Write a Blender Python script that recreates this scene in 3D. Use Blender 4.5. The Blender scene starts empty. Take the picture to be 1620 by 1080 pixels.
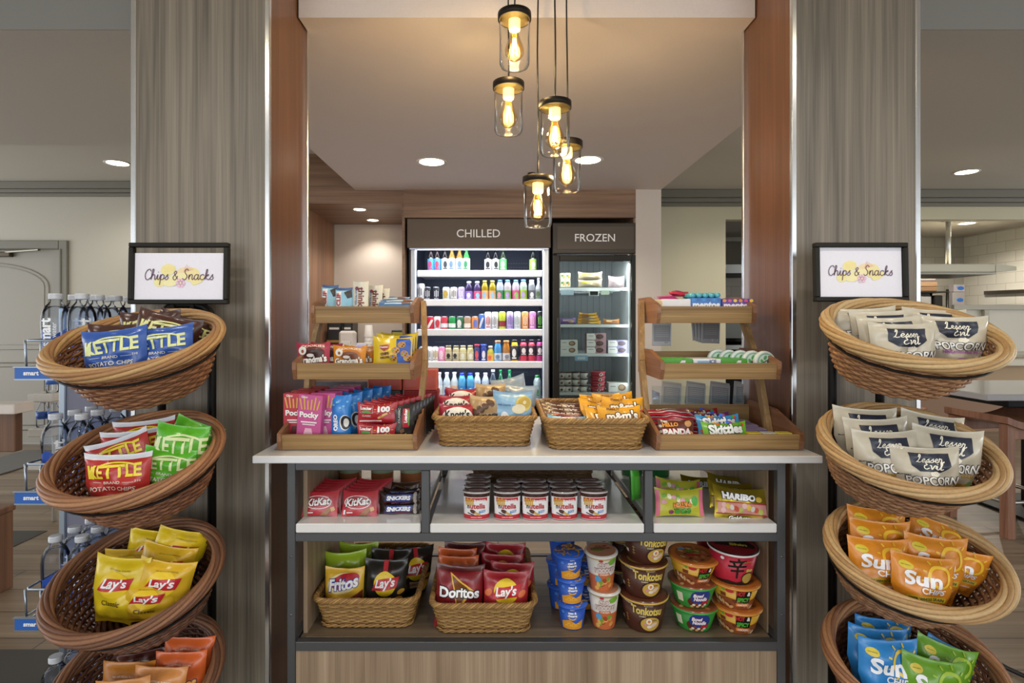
import bpy, bmesh, math, random
from mathutils import Vector, Matrix, Euler, noise
from mathutils.geometry import tessellate_polygon

C = bpy.context.scene.collection
SC = bpy.context.scene
PI = math.pi

# ---------------------------------------------------------------- camera, sky, large lights, exposure
CAMZ, FPX, VX, VY = 1.27, 870.0, 788.0, 507.0
cam_data = bpy.data.cameras.new('camera')
cam_data.sensor_width = 36.0
cam_data.lens = FPX / 1620.0 * 36.0
cam_data.shift_x = (810.0 - VX) / 1620.0
cam_data.shift_y = (VY - 540.0) / 1620.0
cam_data.clip_start = 0.05
cam = bpy.data.objects.new('camera', cam_data)
cam.location = (0, 0, CAMZ)
cam.rotation_euler = (PI / 2, 0, 0)
C.objects.link(cam)
SC.camera = cam
SC.cycles.transparent_max_bounces = 32

SC.view_settings.view_transform = 'Standard'
SC.view_settings.look = 'None'
SC.view_settings.gamma = 1.0
SC.view_settings.use_curve_mapping = False
SC.view_settings.exposure = 0.45

world = bpy.data.worlds.new('daylight')
SC.world = world
world.use_nodes = True
_bg = world.node_tree.nodes['Background']
_bg.inputs[0].default_value = (0.93, 0.97, 1.0, 1)
_bg.inputs[1].default_value = 1.0


def area_light(name, loc, rot, sx, sy, energy, col):
    l = bpy.data.lights.new(name, 'AREA')
    l.shape = 'RECTANGLE'
    l.size, l.size_y, l.energy, l.color = sx, sy, energy, col
    o = bpy.data.objects.new(name, l)
    o.location, o.rotation_euler = loc, rot
    C.objects.link(o)
    return o


# added fill light from behind the camera, no source seen there
area_light('fill_light', (-1.6, -3.6, 1.7), (PI / 2, 0, 0), 2.4, 2.2, 30, (0.95, 0.98, 1.0))
area_light('fill_light_2', (2.2, -3.6, 1.7), (PI / 2, 0, 0), 2.4, 2.2, 30, (0.95, 0.98, 1.0))

# unseen fill added at the far left and right to brighten the ceilings
area_light('fill_light_left', (-6.8, 2.5, 1.4), (PI / 2, 0, -PI / 2), 5.0, 2.2, 55, (0.97, 0.98, 1.0))
area_light('fill_light_right', (9.8, 3.0, 1.4), (PI / 2, 0, PI / 2), 5.0, 2.2, 90, (0.97, 0.98, 1.0))


def pt(px, py, d):
    """a point of the place from where the photograph shows it and how far it is"""
    return Vector(((px - VX) / FPX * d, d, CAMZ - (py - VY) / FPX * d))


def spot(name, loc, energy, col, size=2.2, blend=0.6, radius=0.05, parent=None):
    l = bpy.data.lights.new(name, 'SPOT')
    l.energy, l.color, l.spot_size, l.spot_blend, l.shadow_soft_size = energy, col, size, blend, radius
    o = bpy.data.objects.new(name, l)
    o.location = loc
    C.objects.link(o)
    return o


# ---------------------------------------------------------------- materials
def lin(h):
    h = h.lstrip('#')
    r = [int(h[i:i + 2], 16) / 255 for i in (0, 2, 4)]
    return tuple(c / 12.92 if c <= .04045 else ((c + .055) / 1.055) ** 2.4 for c in r) + (1,)


_M = {}
KIND = {  # roughness, metallic, coat, bump strength, bump scale
    'film': (.32, 0, .3, .25, 40), 'print': (.4, 0, .1, 0, 0), 'paper': (.75, 0, 0, .04, 300),
    'matte': (.9, 0, 0, .02, 90), 'plastic': (.35, 0, .1, .02, 60), 'gloss': (.15, 0, .3, .01, 20),
    'metal': (.38, 1, 0, .01, 200), 'chrome': (.22, 1, 0, .0, 0), 'foil': (.3, .75, 0, .1, 60),
    'paint': (.6, 0, 0, .03, 150), 'cane': (.55, 0, .1, .15, 120), 'dark': (.45, .6, 0, .02, 150),
}


def mt(h, kind='print'):
    k = (h, kind)
    if k in _M:
        return _M[k]
    ro, me, co, bs, bsc = KIND[kind]
    m = bpy.data.materials.new('%s_%s' % (kind, h.strip('#')))
    m.use_nodes = True
    nt = m.node_tree
    b = nt.nodes['Principled BSDF']
    b.inputs['Roughness'].default_value = ro
    b.inputs['Metallic'].default_value = me
    b.inputs['Coat Weight'].default_value = co
    b.inputs['Coat Roughness'].default_value = .15
    tc = nt.nodes.new('ShaderNodeTexCoord')
    n = nt.nodes.new('ShaderNodeTexNoise')
    n.inputs['Scale'].default_value = bsc if bs else 60
    n.inputs['Detail'].default_value = 3
    nt.links.new(tc.outputs['Object'], n.inputs['Vector'])
    mix = nt.nodes.new('ShaderNodeMix')
    mix.data_type = 'RGBA'
    mix.blend_type = 'MIX'
    c = lin(h)
    var = .22 if kind == 'cane' else .05
    mix.inputs[6].default_value = tuple(x * (1 - var) for x in c[:3]) + (1,)
    mix.inputs[7].default_value = tuple(min(1, x * (1 + var)) for x in c[:3]) + (1,)
    nt.links.new(n.outputs['Fac'], mix.inputs[0])
    nt.links.new(mix.outputs[2], b.inputs['Base Color'])
    if bs:
        bu = nt.nodes.new('ShaderNodeBump')
        bu.inputs['Strength'].default_value = bs
        bu.inputs['Distance'].default_value = .004
        nt.links.new(n.outputs['Fac'], bu.inputs['Height'])
        nt.links.new(bu.outputs['Normal'], b.inputs['Normal'])
    _M[k] = m
    return m


def wood(name, ca, cb, cc=None, axis='z', scale=1.0, rough=.45, streak=1.0, plank=None, contrast=1.0, arch=0):
    """long-grained timber: stretched noise in three sizes, optional board joints"""
    if name in _M:
        return _M[name]
    m = bpy.data.materials.new(name)
    m.use_nodes = True
    nt = m.node_tree
    N, L = nt.nodes, nt.links
    b = N['Principled BSDF']
    b.inputs['Roughness'].default_value = rough
    tc = N.new('ShaderNodeTexCoord')

    def layer(sc, along, detail, dist):
        mp = N.new('ShaderNodeMapping')
        s = [sc * scale] * 3
        s['xyz'.index(axis)] = along * scale
        mp.inputs['Scale'].default_value = s
        L.new(tc.outputs['Object'], mp.inputs['Vector'])
        n = N.new('ShaderNodeTexNoise')
        n.inputs['Scale'].default_value = 1
        n.inputs['Detail'].default_value = detail
        n.inputs['Distortion'].default_value = dist
        L.new(mp.outputs[0], n.inputs['Vector'])
        return n.outputs['Fac']

    def rings():
        mp = N.new('ShaderNodeMapping')
        q = [5.5 * scale] * 3
        q['xyz'.index(axis)] = .55 * scale
        mp.inputs['Scale'].default_value = q
        L.new(tc.outputs['Object'], mp.inputs['Vector'])
        w = N.new('ShaderNodeTexWave')
        w.wave_type = 'BANDS'
        w.bands_direction = 'X' if axis != 'x' else 'Z'
        w.inputs['Scale'].default_value = arch
        w.inputs['Distortion'].default_value = 7
        w.inputs['Detail'].default_value = 2
        w.inputs['Detail Scale'].default_value = .7
        L.new(mp.outputs[0], w.inputs['Vector'])
        return w.outputs['Fac']

    big, mid, fine = layer(7, .5, 3, 1.2) if not arch else rings(), layer(45, 1.0, 4, .6), layer(260, 3, 2, 0)

    def madd(a, k, c):
        x = N.new('ShaderNodeMath')
        x.operation = 'MULTIPLY_ADD'
        L.new(a, x.inputs[0])
        x.inputs[1].default_value = k
        if isinstance(c, float):
            x.inputs[2].default_value = c
        else:
            L.new(c, x.inputs[2])
        return x.outputs[0]
    f = madd(fine, .45 * contrast * streak, madd(mid, .8 * contrast, madd(big, .9 * contrast, .5 - 1.075 * contrast)))
    r = N.new('ShaderNodeValToRGB')
    r.color_ramp.elements[0].position = .2
    r.color_ramp.elements[0].color = lin(ca)
    r.color_ramp.elements[1].position = .8
    r.color_ramp.elements[1].color = lin(cb)
    if cc:
        e = r.color_ramp.elements.new(.5)
        e.color = lin(cc)
    L.new(f, r.inputs[0])
    out = r.outputs[0]
    if plank:
        br = N.new('ShaderNodeTexBrick')
        br.inputs['Color1'].default_value = (1, 1, 1, 1)
        br.inputs['Color2'].default_value = (.8, .78, .76, 1)
        br.inputs['Mortar'].default_value = (.35, .33, .3, 1)
        br.inputs['Scale'].default_value = 1
        br.inputs['Mortar Size'].default_value = .004
        br.inputs['Brick Width'].default_value = plank[0]
        br.inputs['Row Height'].default_value = plank[1]
        L.new(tc.outputs['Object'], br.inputs['Vector'])
        mx = N.new('ShaderNodeMix')
        mx.data_type = 'RGBA'
        mx.blend_type = 'MULTIPLY'
        mx.inputs[0].default_value = 1
        L.new(out, mx.inputs[6])
        L.new(br.outputs['Color'], mx.inputs[7])
        out = mx.outputs[2]
    L.new(out, b.inputs['Base Color'])
    bu = N.new('ShaderNodeBump')
    bu.inputs['Strength'].default_value = .08
    bu.inputs['Distance'].default_value = .002
    L.new(f, bu.inputs['Height'])
    L.new(bu.outputs['Normal'], b.inputs['Normal'])
    _M[name] = m
    return m


def brick(name, c1, c2, mortar, w, h, ms=.003, rough=.4, swap='xz', offset=.5):
    if name in _M:
        return _M[name]
    m = bpy.data.materials.new(name)
    m.use_nodes = True
    nt = m.node_tree
    N, L = nt.nodes, nt.links
    b = N['Principled BSDF']
    b.inputs['Roughness'].default_value = rough
    tc = N.new('ShaderNodeTexCoord')
    sp = N.new('ShaderNodeSeparateXYZ')
    cb = N.new('ShaderNodeCombineXYZ')
    L.new(tc.outputs['Object'], sp.inputs[0])
    L.new(sp.outputs['XYZ'.index(swap[0].upper())], cb.inputs[0])
    L.new(sp.outputs['XYZ'.index(swap[1].upper())], cb.inputs[1])
    br = N.new('ShaderNodeTexBrick')
    br.offset = offset
    for k, v in (('Color1', lin(c1)), ('Color2', lin(c2)), ('Mortar', lin(mortar)), ('Scale', 1), ('Mortar Size', ms),
                 ('Brick Width', w), ('Row Height', h)):
        br.inputs[k].default_value = v
    L.new(cb.outputs[0], br.inputs['Vector'])
    L.new(br.outputs['Color'], b.inputs['Base Color'])
    _M[name] = m
    return m


def wallpaper(name, ca, cb, sc=40):
    """fine diagonal basket-weave wallpaper"""
    m = bpy.data.materials.new(name)
    m.use_nodes = True
    nt = m.node_tree
    N, L = nt.nodes, nt.links
    b = N['Principled BSDF']
    b.inputs['Roughness'].default_value = .8
    tc = N.new('ShaderNodeTexCoord')
    mp = N.new('ShaderNodeMapping')
    mp.inputs['Rotation'].default_value = (0, .7, 0)
    L.new(tc.outputs['Object'], mp.inputs['Vector'])
    w = N.new('ShaderNodeTexWave')
    w.bands_direction = 'X'
    w.inputs['Scale'].default_value = sc
    w.inputs['Distortion'].default_value = 1.5
    L.new(mp.outputs[0], w.inputs['Vector'])
    r = N.new('ShaderNodeValToRGB')
    r.color_ramp.elements[0].color = lin(ca)
    r.color_ramp.elements[1].color = lin(cb)
    L.new(w.outputs['Fac'], r.inputs[0])
    L.new(r.outputs[0], b.inputs['Base Color'])
    return m


def thin_glass(name, tint='#ffffff', refl=1.0, rough=.03):
    if name in _M:
        return _M[name]
    m = bpy.data.materials.new(name)
    m.use_nodes = True
    nt = m.node_tree
    N, L = nt.nodes, nt.links
    N.remove(N['Principled BSDF'])
    o = [n for n in N if n.type == 'OUTPUT_MATERIAL'][0]
    t = N.new('ShaderNodeBsdfTransparent')
    t.inputs[0].default_value = lin(tint)
    g = N.new('ShaderNodeBsdfGlossy')
    g.inputs['Roughness'].default_value = rough
    lw = N.new('ShaderNodeLayerWeight')
    lw.inputs['Blend'].default_value = .18
    nz = N.new('ShaderNodeTexNoise')
    nz.inputs['Scale'].default_value = 8
    mu = N.new('ShaderNodeMath')
    mu.operation = 'MULTIPLY'
    mu.inputs[1].default_value = refl
    L.new(lw.outputs['Fresnel'], mu.inputs[0])
    mx = N.new('ShaderNodeMixShader')
    L.new(mu.outputs[0], mx.inputs[0])
    L.new(t.outputs[0], mx.inputs[1])
    L.new(g.outputs[0], mx.inputs[2])
    L.new(mx.outputs[0], o.inputs[0])
    _M[name] = m
    return m


def emit(h, s):
    k = ('emit', h, s)
    if k in _M:
        return _M[k]
    m = bpy.data.materials.new('lamp_%s' % h.strip('#'))
    m.use_nodes = True
    b = m.node_tree.nodes['Principled BSDF']
    b.inputs['Base Color'].default_value = lin(h)
    b.inputs['Emission Color'].default_value = lin(h)
    b.inputs['Emission Strength'].default_value = s
    _M[k] = m
    return m


# ---------------------------------------------------------------- flat shapes for print
_T = {}


def text(s, w=None, h=None, bold=0.0, shear=0.0):
    """triangulated lettering centred on 0,0; w or h fixes its size"""
    k = (s, bold, shear)
    if k not in _T:
        cu = bpy.data.curves.new('t', 'FONT')
        cu.body, cu.align_x, cu.offset, cu.shear, cu.resolution_u = s, 'CENTER', bold, shear, 3
        ob = bpy.data.objects.new('t', cu)
        me = ob.to_mesh()
        bm = bmesh.new()
        bm.from_mesh(me)
        bmesh.ops.triangulate(bm, faces=bm.faces[:])
        bm.verts.index_update()
        vs = [(v.co.x, v.co.y) for v in bm.verts]
        fs = [tuple(v.index for v in f.verts) for f in bm.faces]
        bm.free()
        ob.to_mesh_clear()
        bpy.data.objects.remove(ob)
        bpy.data.curves.remove(cu)
        _T[k] = (vs, fs)
    vs, fs = _T[k]
    if not vs:
        return [], []
    x0, x1 = min(v[0] for v in vs), max(v[0] for v in vs)
    y0, y1 = min(v[1] for v in vs), max(v[1] for v in vs)
    sx = w / (x1 - x0) if w else None
    sy = h / (y1 - y0) if h else (sx or 1.0)
    sx = sx or sy or 1.0
    return [((x - (x0 + x1) / 2) * sx, (y - (y0 + y1) / 2) * sy) for x, y in vs], fs


def ell(a, b, n=20, rings=3, r0=0.0):
    vs, fs = [], []
    for r in range(rings + 1):
        q = r0 + (1 - r0) * r / rings
        vs += [(a * q * math.cos(2 * PI * i / n), b * q * math.sin(2 * PI * i / n)) for i in range(n)]
    for r in range(rings):
        for i in range(n):
            j = (i + 1) % n
            fs.append((r * n + i, (r + 1) * n + i, (r + 1) * n + j, r * n + j))
    return vs, fs


def rect(w, h, nu=6, nv=4):
    vs = [(-w / 2 + w * i / nu, -h / 2 + h * j / nv) for j in range(nv + 1) for i in range(nu + 1)]
    fs = [(j * (nu + 1) + i, j * (nu + 1) + i + 1, (j + 1) * (nu + 1) + i + 1, (j + 1) * (nu + 1) + i) for j in range(nv) for i in range(nu)]
    return vs, fs


def poly(p, L=.012):
    tr = tessellate_polygon([[Vector((x, y, 0)) for x, y in p]])
    return refine((list(p), [tuple(t) for t in tr]), L)


def stroke(p, w):
    """a drawn line of width w through p"""
    vs, fs = [], []
    for i, a in enumerate(p):
        b, c = p[max(0, i - 1)], p[min(len(p) - 1, i + 1)]
        dx, dy = c[0] - b[0], c[1] - b[1]
        l = math.hypot(dx, dy) or 1
        vs += [(a[0] - dy / l * w / 2, a[1] + dx / l * w / 2), (a[0] + dy / l * w / 2, a[1] - dx / l * w / 2)]
    for i in range(len(p) - 1):
        fs.append((2 * i, 2 * i + 1, 2 * i + 3, 2 * i + 2))
    return vs, fs


def arcpts(cx, cy, rx, ry, a0, a1, n=10):
    return [(cx + rx * math.cos(a0 + (a1 - a0) * i / n), cy + ry * math.sin(a0 + (a1 - a0) * i / n)) for i in range(n + 1)]


def refine(sh, L):
    bm = bmesh.new()
    vv = [bm.verts.new((x, y, 0)) for x, y in sh[0]]
    for f in sh[1]:
        try:
            bm.faces.new([vv[i] for i in f])
        except ValueError:
            pass
    for _ in range(4):
        e = [e for e in bm.edges if e.calc_length() > L]
        if not e:
            break
        bmesh.ops.subdivide_edges(bm, edges=e, cuts=1)
        bmesh.ops.triangulate(bm, faces=[f for f in bm.faces if len(f.verts) > 4])
    bm.verts.index_update()
    r = [(v.co.x, v.co.y) for v in bm.verts], [tuple(v.index for v in f.verts) for f in bm.faces]
    bm.free()
    return r


def mv(sh, x=0, y=0, rot=0, arc=0, k=1):
    c, s = math.cos(rot), math.sin(rot)
    o = []
    for a, b in sh[0]:
        a, b = a * k, b * k
        b += arc * a * a
        o.append((a * c - b * s + x, a * s + b * c + y))
    return o, sh[1]


# ---------------------------------------------------------------- mesh builder
class G:
    def __init__(s):
        s.v, s.f, s.m, s.sm, s.mats = [], [], [], [], []
        s.X = None

    def mi(s, m):
        if m not in s.mats:
            s.mats.append(m)
        return s.mats.index(m)

    def add(s, vs, fs, m, smooth=False):
        o = len(s.v)
        s.v += [s.X @ Vector(v) for v in vs] if s.X else [Vector(v) for v in vs]
        if isinstance(m, list):
            ids = [s.mi(x) for x in m]
        else:
            ids = [s.mi(m)] * len(fs)
        s.f += [tuple(i + o for i in f) for f in fs]
        s.m += ids
        s.sm += [smooth] * len(fs)
        return s

    def box(s, x0, x1, y0, y1, z0, z1, m, b=0.0):
        b = min(b, (x1 - x0) * .45, (y1 - y0) * .45, (z1 - z0) * .45)
        if b <= 0:
            vs = [(x, y, z) for x in (x0, x1) for y in (y0, y1) for z in (z0, z1)]
            return s.add(vs, [(0, 1, 3, 2), (4, 6, 7, 5), (0, 4, 5, 1), (2, 3, 7, 6), (0, 2, 6, 4), (1, 5, 7, 3)], m)
        X, Y, Z = (x0, x1), (y0, y1), (z0, z1)
        vs, ix = [], {}
        for i in (0, 1):
            for j in (0, 1):
                for k in (0, 1):
                    ib, jb, kb = b * (1 - 2 * i), b * (1 - 2 * j), b * (1 - 2 * k)
                    for a, p in enumerate(((X[i], Y[j] + jb, Z[k] + kb), (X[i] + ib, Y[j], Z[k] + kb), (X[i] + ib, Y[j] + jb, Z[k]))):
                        ix[(i, j, k, a)] = len(vs)
                        vs.append(p)
        fs = []
        for i in (0, 1):
            q = [ix[(i, 0, 0, 0)], ix[(i, 0, 1, 0)], ix[(i, 1, 1, 0)], ix[(i, 1, 0, 0)]]
            fs.append(tuple(q if i == 0 else q[::-1]))
            q = [ix[(0, i, 0, 1)], ix[(1, i, 0, 1)], ix[(1, i, 1, 1)], ix[(0, i, 1, 1)]]
            fs.append(tuple(q if i == 0 else q[::-1]))
            q = [ix[(0, 0, i, 2)], ix[(0, 1, i, 2)], ix[(1, 1, i, 2)], ix[(1, 0, i, 2)]]
            fs.append(tuple(q if i == 0 else q[::-1]))
        ctr = Vector(((x0 + x1) / 2, (y0 + y1) / 2, (z0 + z1) / 2))

        def orient(q):
            p = [Vector(vs[n]) for n in q]
            n = (p[1] - p[0]).cross(p[2] - p[0])
            c = sum(p, Vector()) / len(p) - ctr
            return tuple(q) if n.dot(c) > 0 else tuple(q[::-1])
        for i in (0, 1):
            for j in (0, 1):
                fs.append(orient([ix[(i, j, 0, 0)], ix[(i, j, 1, 0)], ix[(i, j, 1, 1)], ix[(i, j, 0, 1)]]))
                fs.append(orient([ix[(i, 0, j, 0)], ix[(i, 1, j, 0)], ix[(i, 1, j, 2)], ix[(i, 0, j, 2)]]))
                fs.append(orient([ix[(0, i, j, 1)], ix[(1, i, j, 1)], ix[(1, i, j, 2)], ix[(0, i, j, 2)]]))
                for k in (0, 1):
                    fs.append(orient([ix[(i, j, k, 0)], ix[(i, j, k, 1)], ix[(i, j, k, 2)]]))
        return s.add(vs, fs, m)

    def tube(s, p, r, m, n=6, closed=False, flat=1.0):
        p = [Vector(q) for q in p]
        N = len(p)
        vs, fs = [], []
        up = None
        for i, q in enumerate(p):
            a = p[(i - 1) % N] if closed or i else q
            b = p[(i + 1) % N] if closed or i < N - 1 else q
            t = (b - a).normalized()
            if up is None:
                up = Vector((0, 0, 1)) if abs(t.z) < .9 else Vector((1, 0, 0))
            x = t.cross(up)
            x = x.normalized() if x.length > 1e-6 else Vector((1, 0, 0))
            up = x.cross(t).normalized()
            rr = r[i] if isinstance(r, (list, tuple)) else r
            vs += [q + (x * math.cos(2 * PI * k / n) * flat + up * math.sin(2 * PI * k / n)) * rr for k in range(n)]
        M = N if closed else N - 1
        for i in range(M):
            j = (i + 1) % N
            for k in range(n):
                l = (k + 1) % n
                fs.append((i * n + k, i * n + l, j * n + l, j * n + k))
        if not closed:
            fs += [tuple(range(n))[::-1], tuple((N - 1) * n + k for k in range(n))]
        return s.add(vs, fs, m, True)

    def bar(s, a, b, w, t, m):
        """a rectangular bar from a to b, w wide (x), t thick"""
        a, b = Vector(a), Vector(b)
        d = (b - a).normalized()
        x = Vector((1, 0, 0)) if abs(d.x) < .9 else Vector((0, 1, 0))
        y = d.cross(x).normalized()
        x = y.cross(d).normalized()
        vs = [q + x * w / 2 * i + y * t / 2 * j for q in (a, b) for i, j in ((-1, -1), (1, -1), (1, 1), (-1, 1))]
        return s.add(vs, [(0, 3, 2, 1), (4, 5, 6, 7), (0, 1, 5, 4), (1, 2, 6, 5), (2, 3, 7, 6), (3, 0, 4, 7)], m)

    def lathe(s, prof, m, n=24, c=(0, 0, 0), smooth=True, sx=1.0, sy=1.0, mats=None):
        vs, fs, ms = [], [], []
        for r, z in prof:
            vs += [(c[0] + sx * r * math.cos(2 * PI * k / n), c[1] + sy * r * math.sin(2 * PI * k / n), c[2] + z) for k in range(n)]
        for i in range(len(prof) - 1):
            for k in range(n):
                l = (k + 1) % n
                fs.append((i * n + k, i * n + l, (i + 1) * n + l, (i + 1) * n + k))
                ms.append(mats[i] if mats else m)
        if prof[0][0] > 1e-5:
            fs.append(tuple(range(n))[::-1]); ms.append(ms[0])
        if prof[-1][0] > 1e-5:
            fs.append(tuple((len(prof) - 1) * n + k for k in range(n))); ms.append(ms[-1])
        return s.add(vs, fs, ms, smooth)

    def prism(s, p2, axis, a, b, m):
        """outline p2 extruded along axis from a to b"""
        def q(u, v, w):
            return {'x': (w, u, v), 'y': (u, w, v), 'z': (u, v, w)}[axis]
        n = len(p2)
        vs = [q(u, v, a) for u, v in p2] + [q(u, v, b) for u, v in p2]
        tr = tessellate_polygon([[Vector((u, v, 0)) for u, v in p2]])
        fs = [tuple(t) for t in tr] + [tuple(i + n for i in t)[::-1] for t in tr]
        fs += [(i, (i + 1) % n, (i + 1) % n + n, i + n) for i in range(n)]
        return s.add(vs, fs, m)

    def decal(s, sh, S, m, lay=1, L=.011):
        if L:
            sh = refine(sh, L)
        e = 1e-3
        vs = []
        for u, v in sh[0]:
            p = Vector(S(u, v))
            n = (Vector(S(u + e, v)) - Vector(S(u - e, v))).cross(Vector(S(u, v + e)) - Vector(S(u, v - e)))
            vs.append(p + n.normalized() * (.0006 + .0005 * lay))
        return s.add(vs, sh[1], m, True)

    def mesh(s, name, fix=False):
        me = bpy.data.meshes.new(name)
        me.from_pydata([tuple(v) for v in s.v], [], s.f)
        for m in s.mats:
            me.materials.append(m)
        me.polygons.foreach_set('material_index', s.m)
        me.polygons.foreach_set('use_smooth', s.sm)
        if fix:
            bm = bmesh.new()
            bm.from_mesh(me)
            bmesh.ops.recalc_face_normals(bm, faces=bm.faces[:])
            bm.to_mesh(me)
            bm.free()
        me.update()
        return me


# ---------------------------------------------------------------- things
def obj(name, g, parent=None, link=True, fix=False, label=None):
    o = bpy.data.objects.new(name, g.mesh(name, fix))
    if link:
        C.objects.link(o)
    if parent:
        o.parent = parent
    if label:
        o['label'] = label
    return o


def struct(name, g, fix=False):
    o = obj(name, g, fix=fix)
    o['kind'] = 'structure'
    return o


def thing(name, label, cat, loc=(0, 0, 0), rot=(0, 0, 0), group=None):
    o = bpy.data.objects.new(name, None)
    o.empty_display_size = .05
    C.objects.link(o)
    o.location, o.rotation_euler = loc, rot
    o['label'], o['category'] = label, cat
    if group:
        o['group'] = group
    return o


class Kind:
    """one kind of thing: parts = [(name, mesh builder, [sub-parts])]; the first use places it, later ones copy it"""

    def __init__(s, name, cat, parts, h=0.1, top=None):
        s.name, s.cat, s.parts, s.h, s.root = name, cat, parts, h, None

    def make(s):
        if isinstance(s.parts, G):
            s.root = bpy.data.objects.new(s.name, s.parts.mesh(s.name))
            C.objects.link(s.root)
            return s.root
        s.root = bpy.data.objects.new(s.name, None)
        s.root.empty_display_size = .03
        C.objects.link(s.root)

        def rec(ps, par):
            for p in ps:
                o = obj(p[0], p[1], par)
                if len(p) > 3:
                    o['label'] = p[3]
                if len(p) > 2 and p[2]:
                    rec(p[2], o)
        rec(s.parts, s.root)
        return s.root

    def put(s, label, loc, rot=(0, 0, 0), group=None, scale=None):
        if s.root is None:
            r = s.make()
        else:
            r = s.root.copy()
            C.objects.link(r)

            def rec(a, b):
                for ch in list(a.children):
                    c = ch.copy()
                    C.objects.link(c)
                    c.parent = b
                    rec(ch, c)
            rec(s.root, r)
        r.location, r.rotation_euler = loc, rot
        r.scale = scale if isinstance(scale, tuple) else (scale or 1,) * 3
        r['label'], r['category'] = label, s.cat
        if group:
            r['group'] = group
        elif 'group' in r:
            del r['group']
        return r

    def hang(s, label, px, py, d, rot=(0, 0, 0), group=None, scale=1):
        """placed by where the middle of its top edge is seen"""
        R = Euler(rot).to_matrix()
        return s.put(label, pt(px, py, d) - R @ Vector((0, 0, s.h * scale)), rot, group, scale)


# ---------------------------------------------------------------- pillow bags, cups, bottles, boxes
def bag(w, h, t, base, bands=(), seal=None, seed=0, back=None, bend=0.0, kind='film', nu=24, nv=24, sealf=.07, taper=0.0):
    """a sealed pillow bag; returns the builder and its front surface S(u from the middle, v from the bottom)"""
    rnd = random.Random(seed)
    ph = [rnd.uniform(0, 6.28) for _ in range(6)]
    wr = min(t * .16, .0048)

    def S(u, v, sd=1):
        a, b = max(-1, min(1, 2 * u / w)), max(-1, min(1, 2 * v / h - 1))
        bb = min(1, abs(b) / (1 - sealf * 1.2))
        k = (1 - abs(a) ** 2.8) ** .7 * (1 - bb ** 3.0) ** .6
        ws = (math.sin(u * 120 + ph[0]) * .8 + math.sin(u * 185 + ph[1]) * .5) * (abs(b) ** 3) * (1 - bb ** 8 * .85)
        wm = math.sin(u * 55 + v * 70 + ph[2]) * .7 + math.sin(u * -80 + v * 45 + ph[3]) * .6 + math.sin(u * 30 - v * 120 + ph[4]) * .4
        y = -sd * (k * t / 2 + .0006) + wr * (ws * 1.2 + wm * k * (1 if sd > 0 else -1)) * (1 - abs(a) ** 8)
        x = (a * w / 2) * (1 - .05 * (1 - b * b)) * (1 - taper * max(0, .5 - v / h) * 2)
        z = v + .010 * w / .15 * (abs(a) ** 2.5 - .4) * (1 if b > 0 else -.6) * abs(b) ** 2
        y += bend * (v / h) ** 2 + .004 * math.sin(a * 2.2 + ph[5]) * max(0, b) ** 2
        return (x, y, z)
    g = G()
    fm = mt(base, kind)
    bm_ = mt(back or base, kind)
    sm_ = mt(seal, kind) if seal else None
    for sd in (1, -1):
        vs = [S(-w / 2 + w * i / nu, h * j / nv, sd) for j in range(nv + 1) for i in range(nu + 1)]
        fs, ms = [], []
        for j in range(nv):
            vf = (j + .5) / nv
            mat = fm if sd == 1 else bm_
            for b0, b1, hx in bands:
                if b0 <= vf < b1:
                    mat = mt(hx, kind)
            if sm_ and vf > 1 - sealf:
                mat = sm_
            for i in range(nu):
                q = (j * (nu + 1) + i, j * (nu + 1) + i + 1, (j + 1) * (nu + 1) + i + 1, (j + 1) * (nu + 1) + i)
                fs.append(q if sd == 1 else q[::-1])
                ms.append(mat)
        g.add(vs, fs, ms, True)
    return g, S


def put_text(g, S, s, x, y, col, w=None, h=None, bold=.02, shear=0, halo=None, hb=.05, rot=0, arc=0, lay=3, L=.009, kind='print'):
    """lettering printed on a surface, with an outline colour when halo is given"""
    if halo:
        a = text(s, w, h, bold, shear)
        b = text(s, None, None, bold + hb, shear)
        k0 = text(s, None, None, bold, shear)
        if w or h:
            wa = max(v[0] for v in a[0]) - min(v[0] for v in a[0])
            w0 = max(v[0] for v in k0[0]) - min(v[0] for v in k0[0])
            ha = max(v[1] for v in a[0]) - min(v[1] for v in a[0])
            h0 = max(v[1] for v in k0[0]) - min(v[1] for v in k0[0])
            raw = _T[(s, bold + hb, shear)]
            raw0 = _T[(s, bold, shear)][0]
            cx = (max(v[0] for v in raw0) + min(v[0] for v in raw0)) / 2
            cy = (max(v[1] for v in raw0) + min(v[1] for v in raw0)) / 2
            b = [((p - cx) * wa / w0, (q - cy) * ha / h0) for p, q in raw[0]], raw[1]
        g.decal(mv(b, x, y, rot, arc), S, mt(halo, kind), lay - 1, L)
    g.decal(mv(text(s, w, h, bold, shear), x, y, rot, arc), S, mt(col, kind), lay, L)


def shape(g, S, sh, x, y, col, lay=1, rot=0, L=.011, kind='print', arc=0):
    g.decal(mv(sh, x, y, rot, arc), S, mt(col, kind), lay, L)


def lathe_S(prof, off=0.0, c=(0, 0, 0)):
    """surface of a turned body: u runs round it (metres at its widest), v is height; u=0 faces the front"""
    R = max(p[0] for p in prof)

    def S(u, v):
        r = prof[-1][0]
        for (r0, z0), (r1, z1) in zip(prof, prof[1:]):
            if z0 <= v <= z1 and z1 > z0:
                r = r0 + (r1 - r0) * (v - z0) / (z1 - z0)
                break
            if v < z0:
                r = r0
                break
        a = u / R + off
        return (c[0] + r * math.sin(a), c[1] - r * math.cos(a), c[2] + v)
    return S


def flat_S(y, z0=0.0):
    return lambda u, v: (u, y, z0 + v)


def carton(w, d, h, m, b=.0015):
    g = G().box(-w / 2, w / 2, -d / 2, d / 2, 0, h, m, b)
    return g, flat_S(-d / 2)


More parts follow.
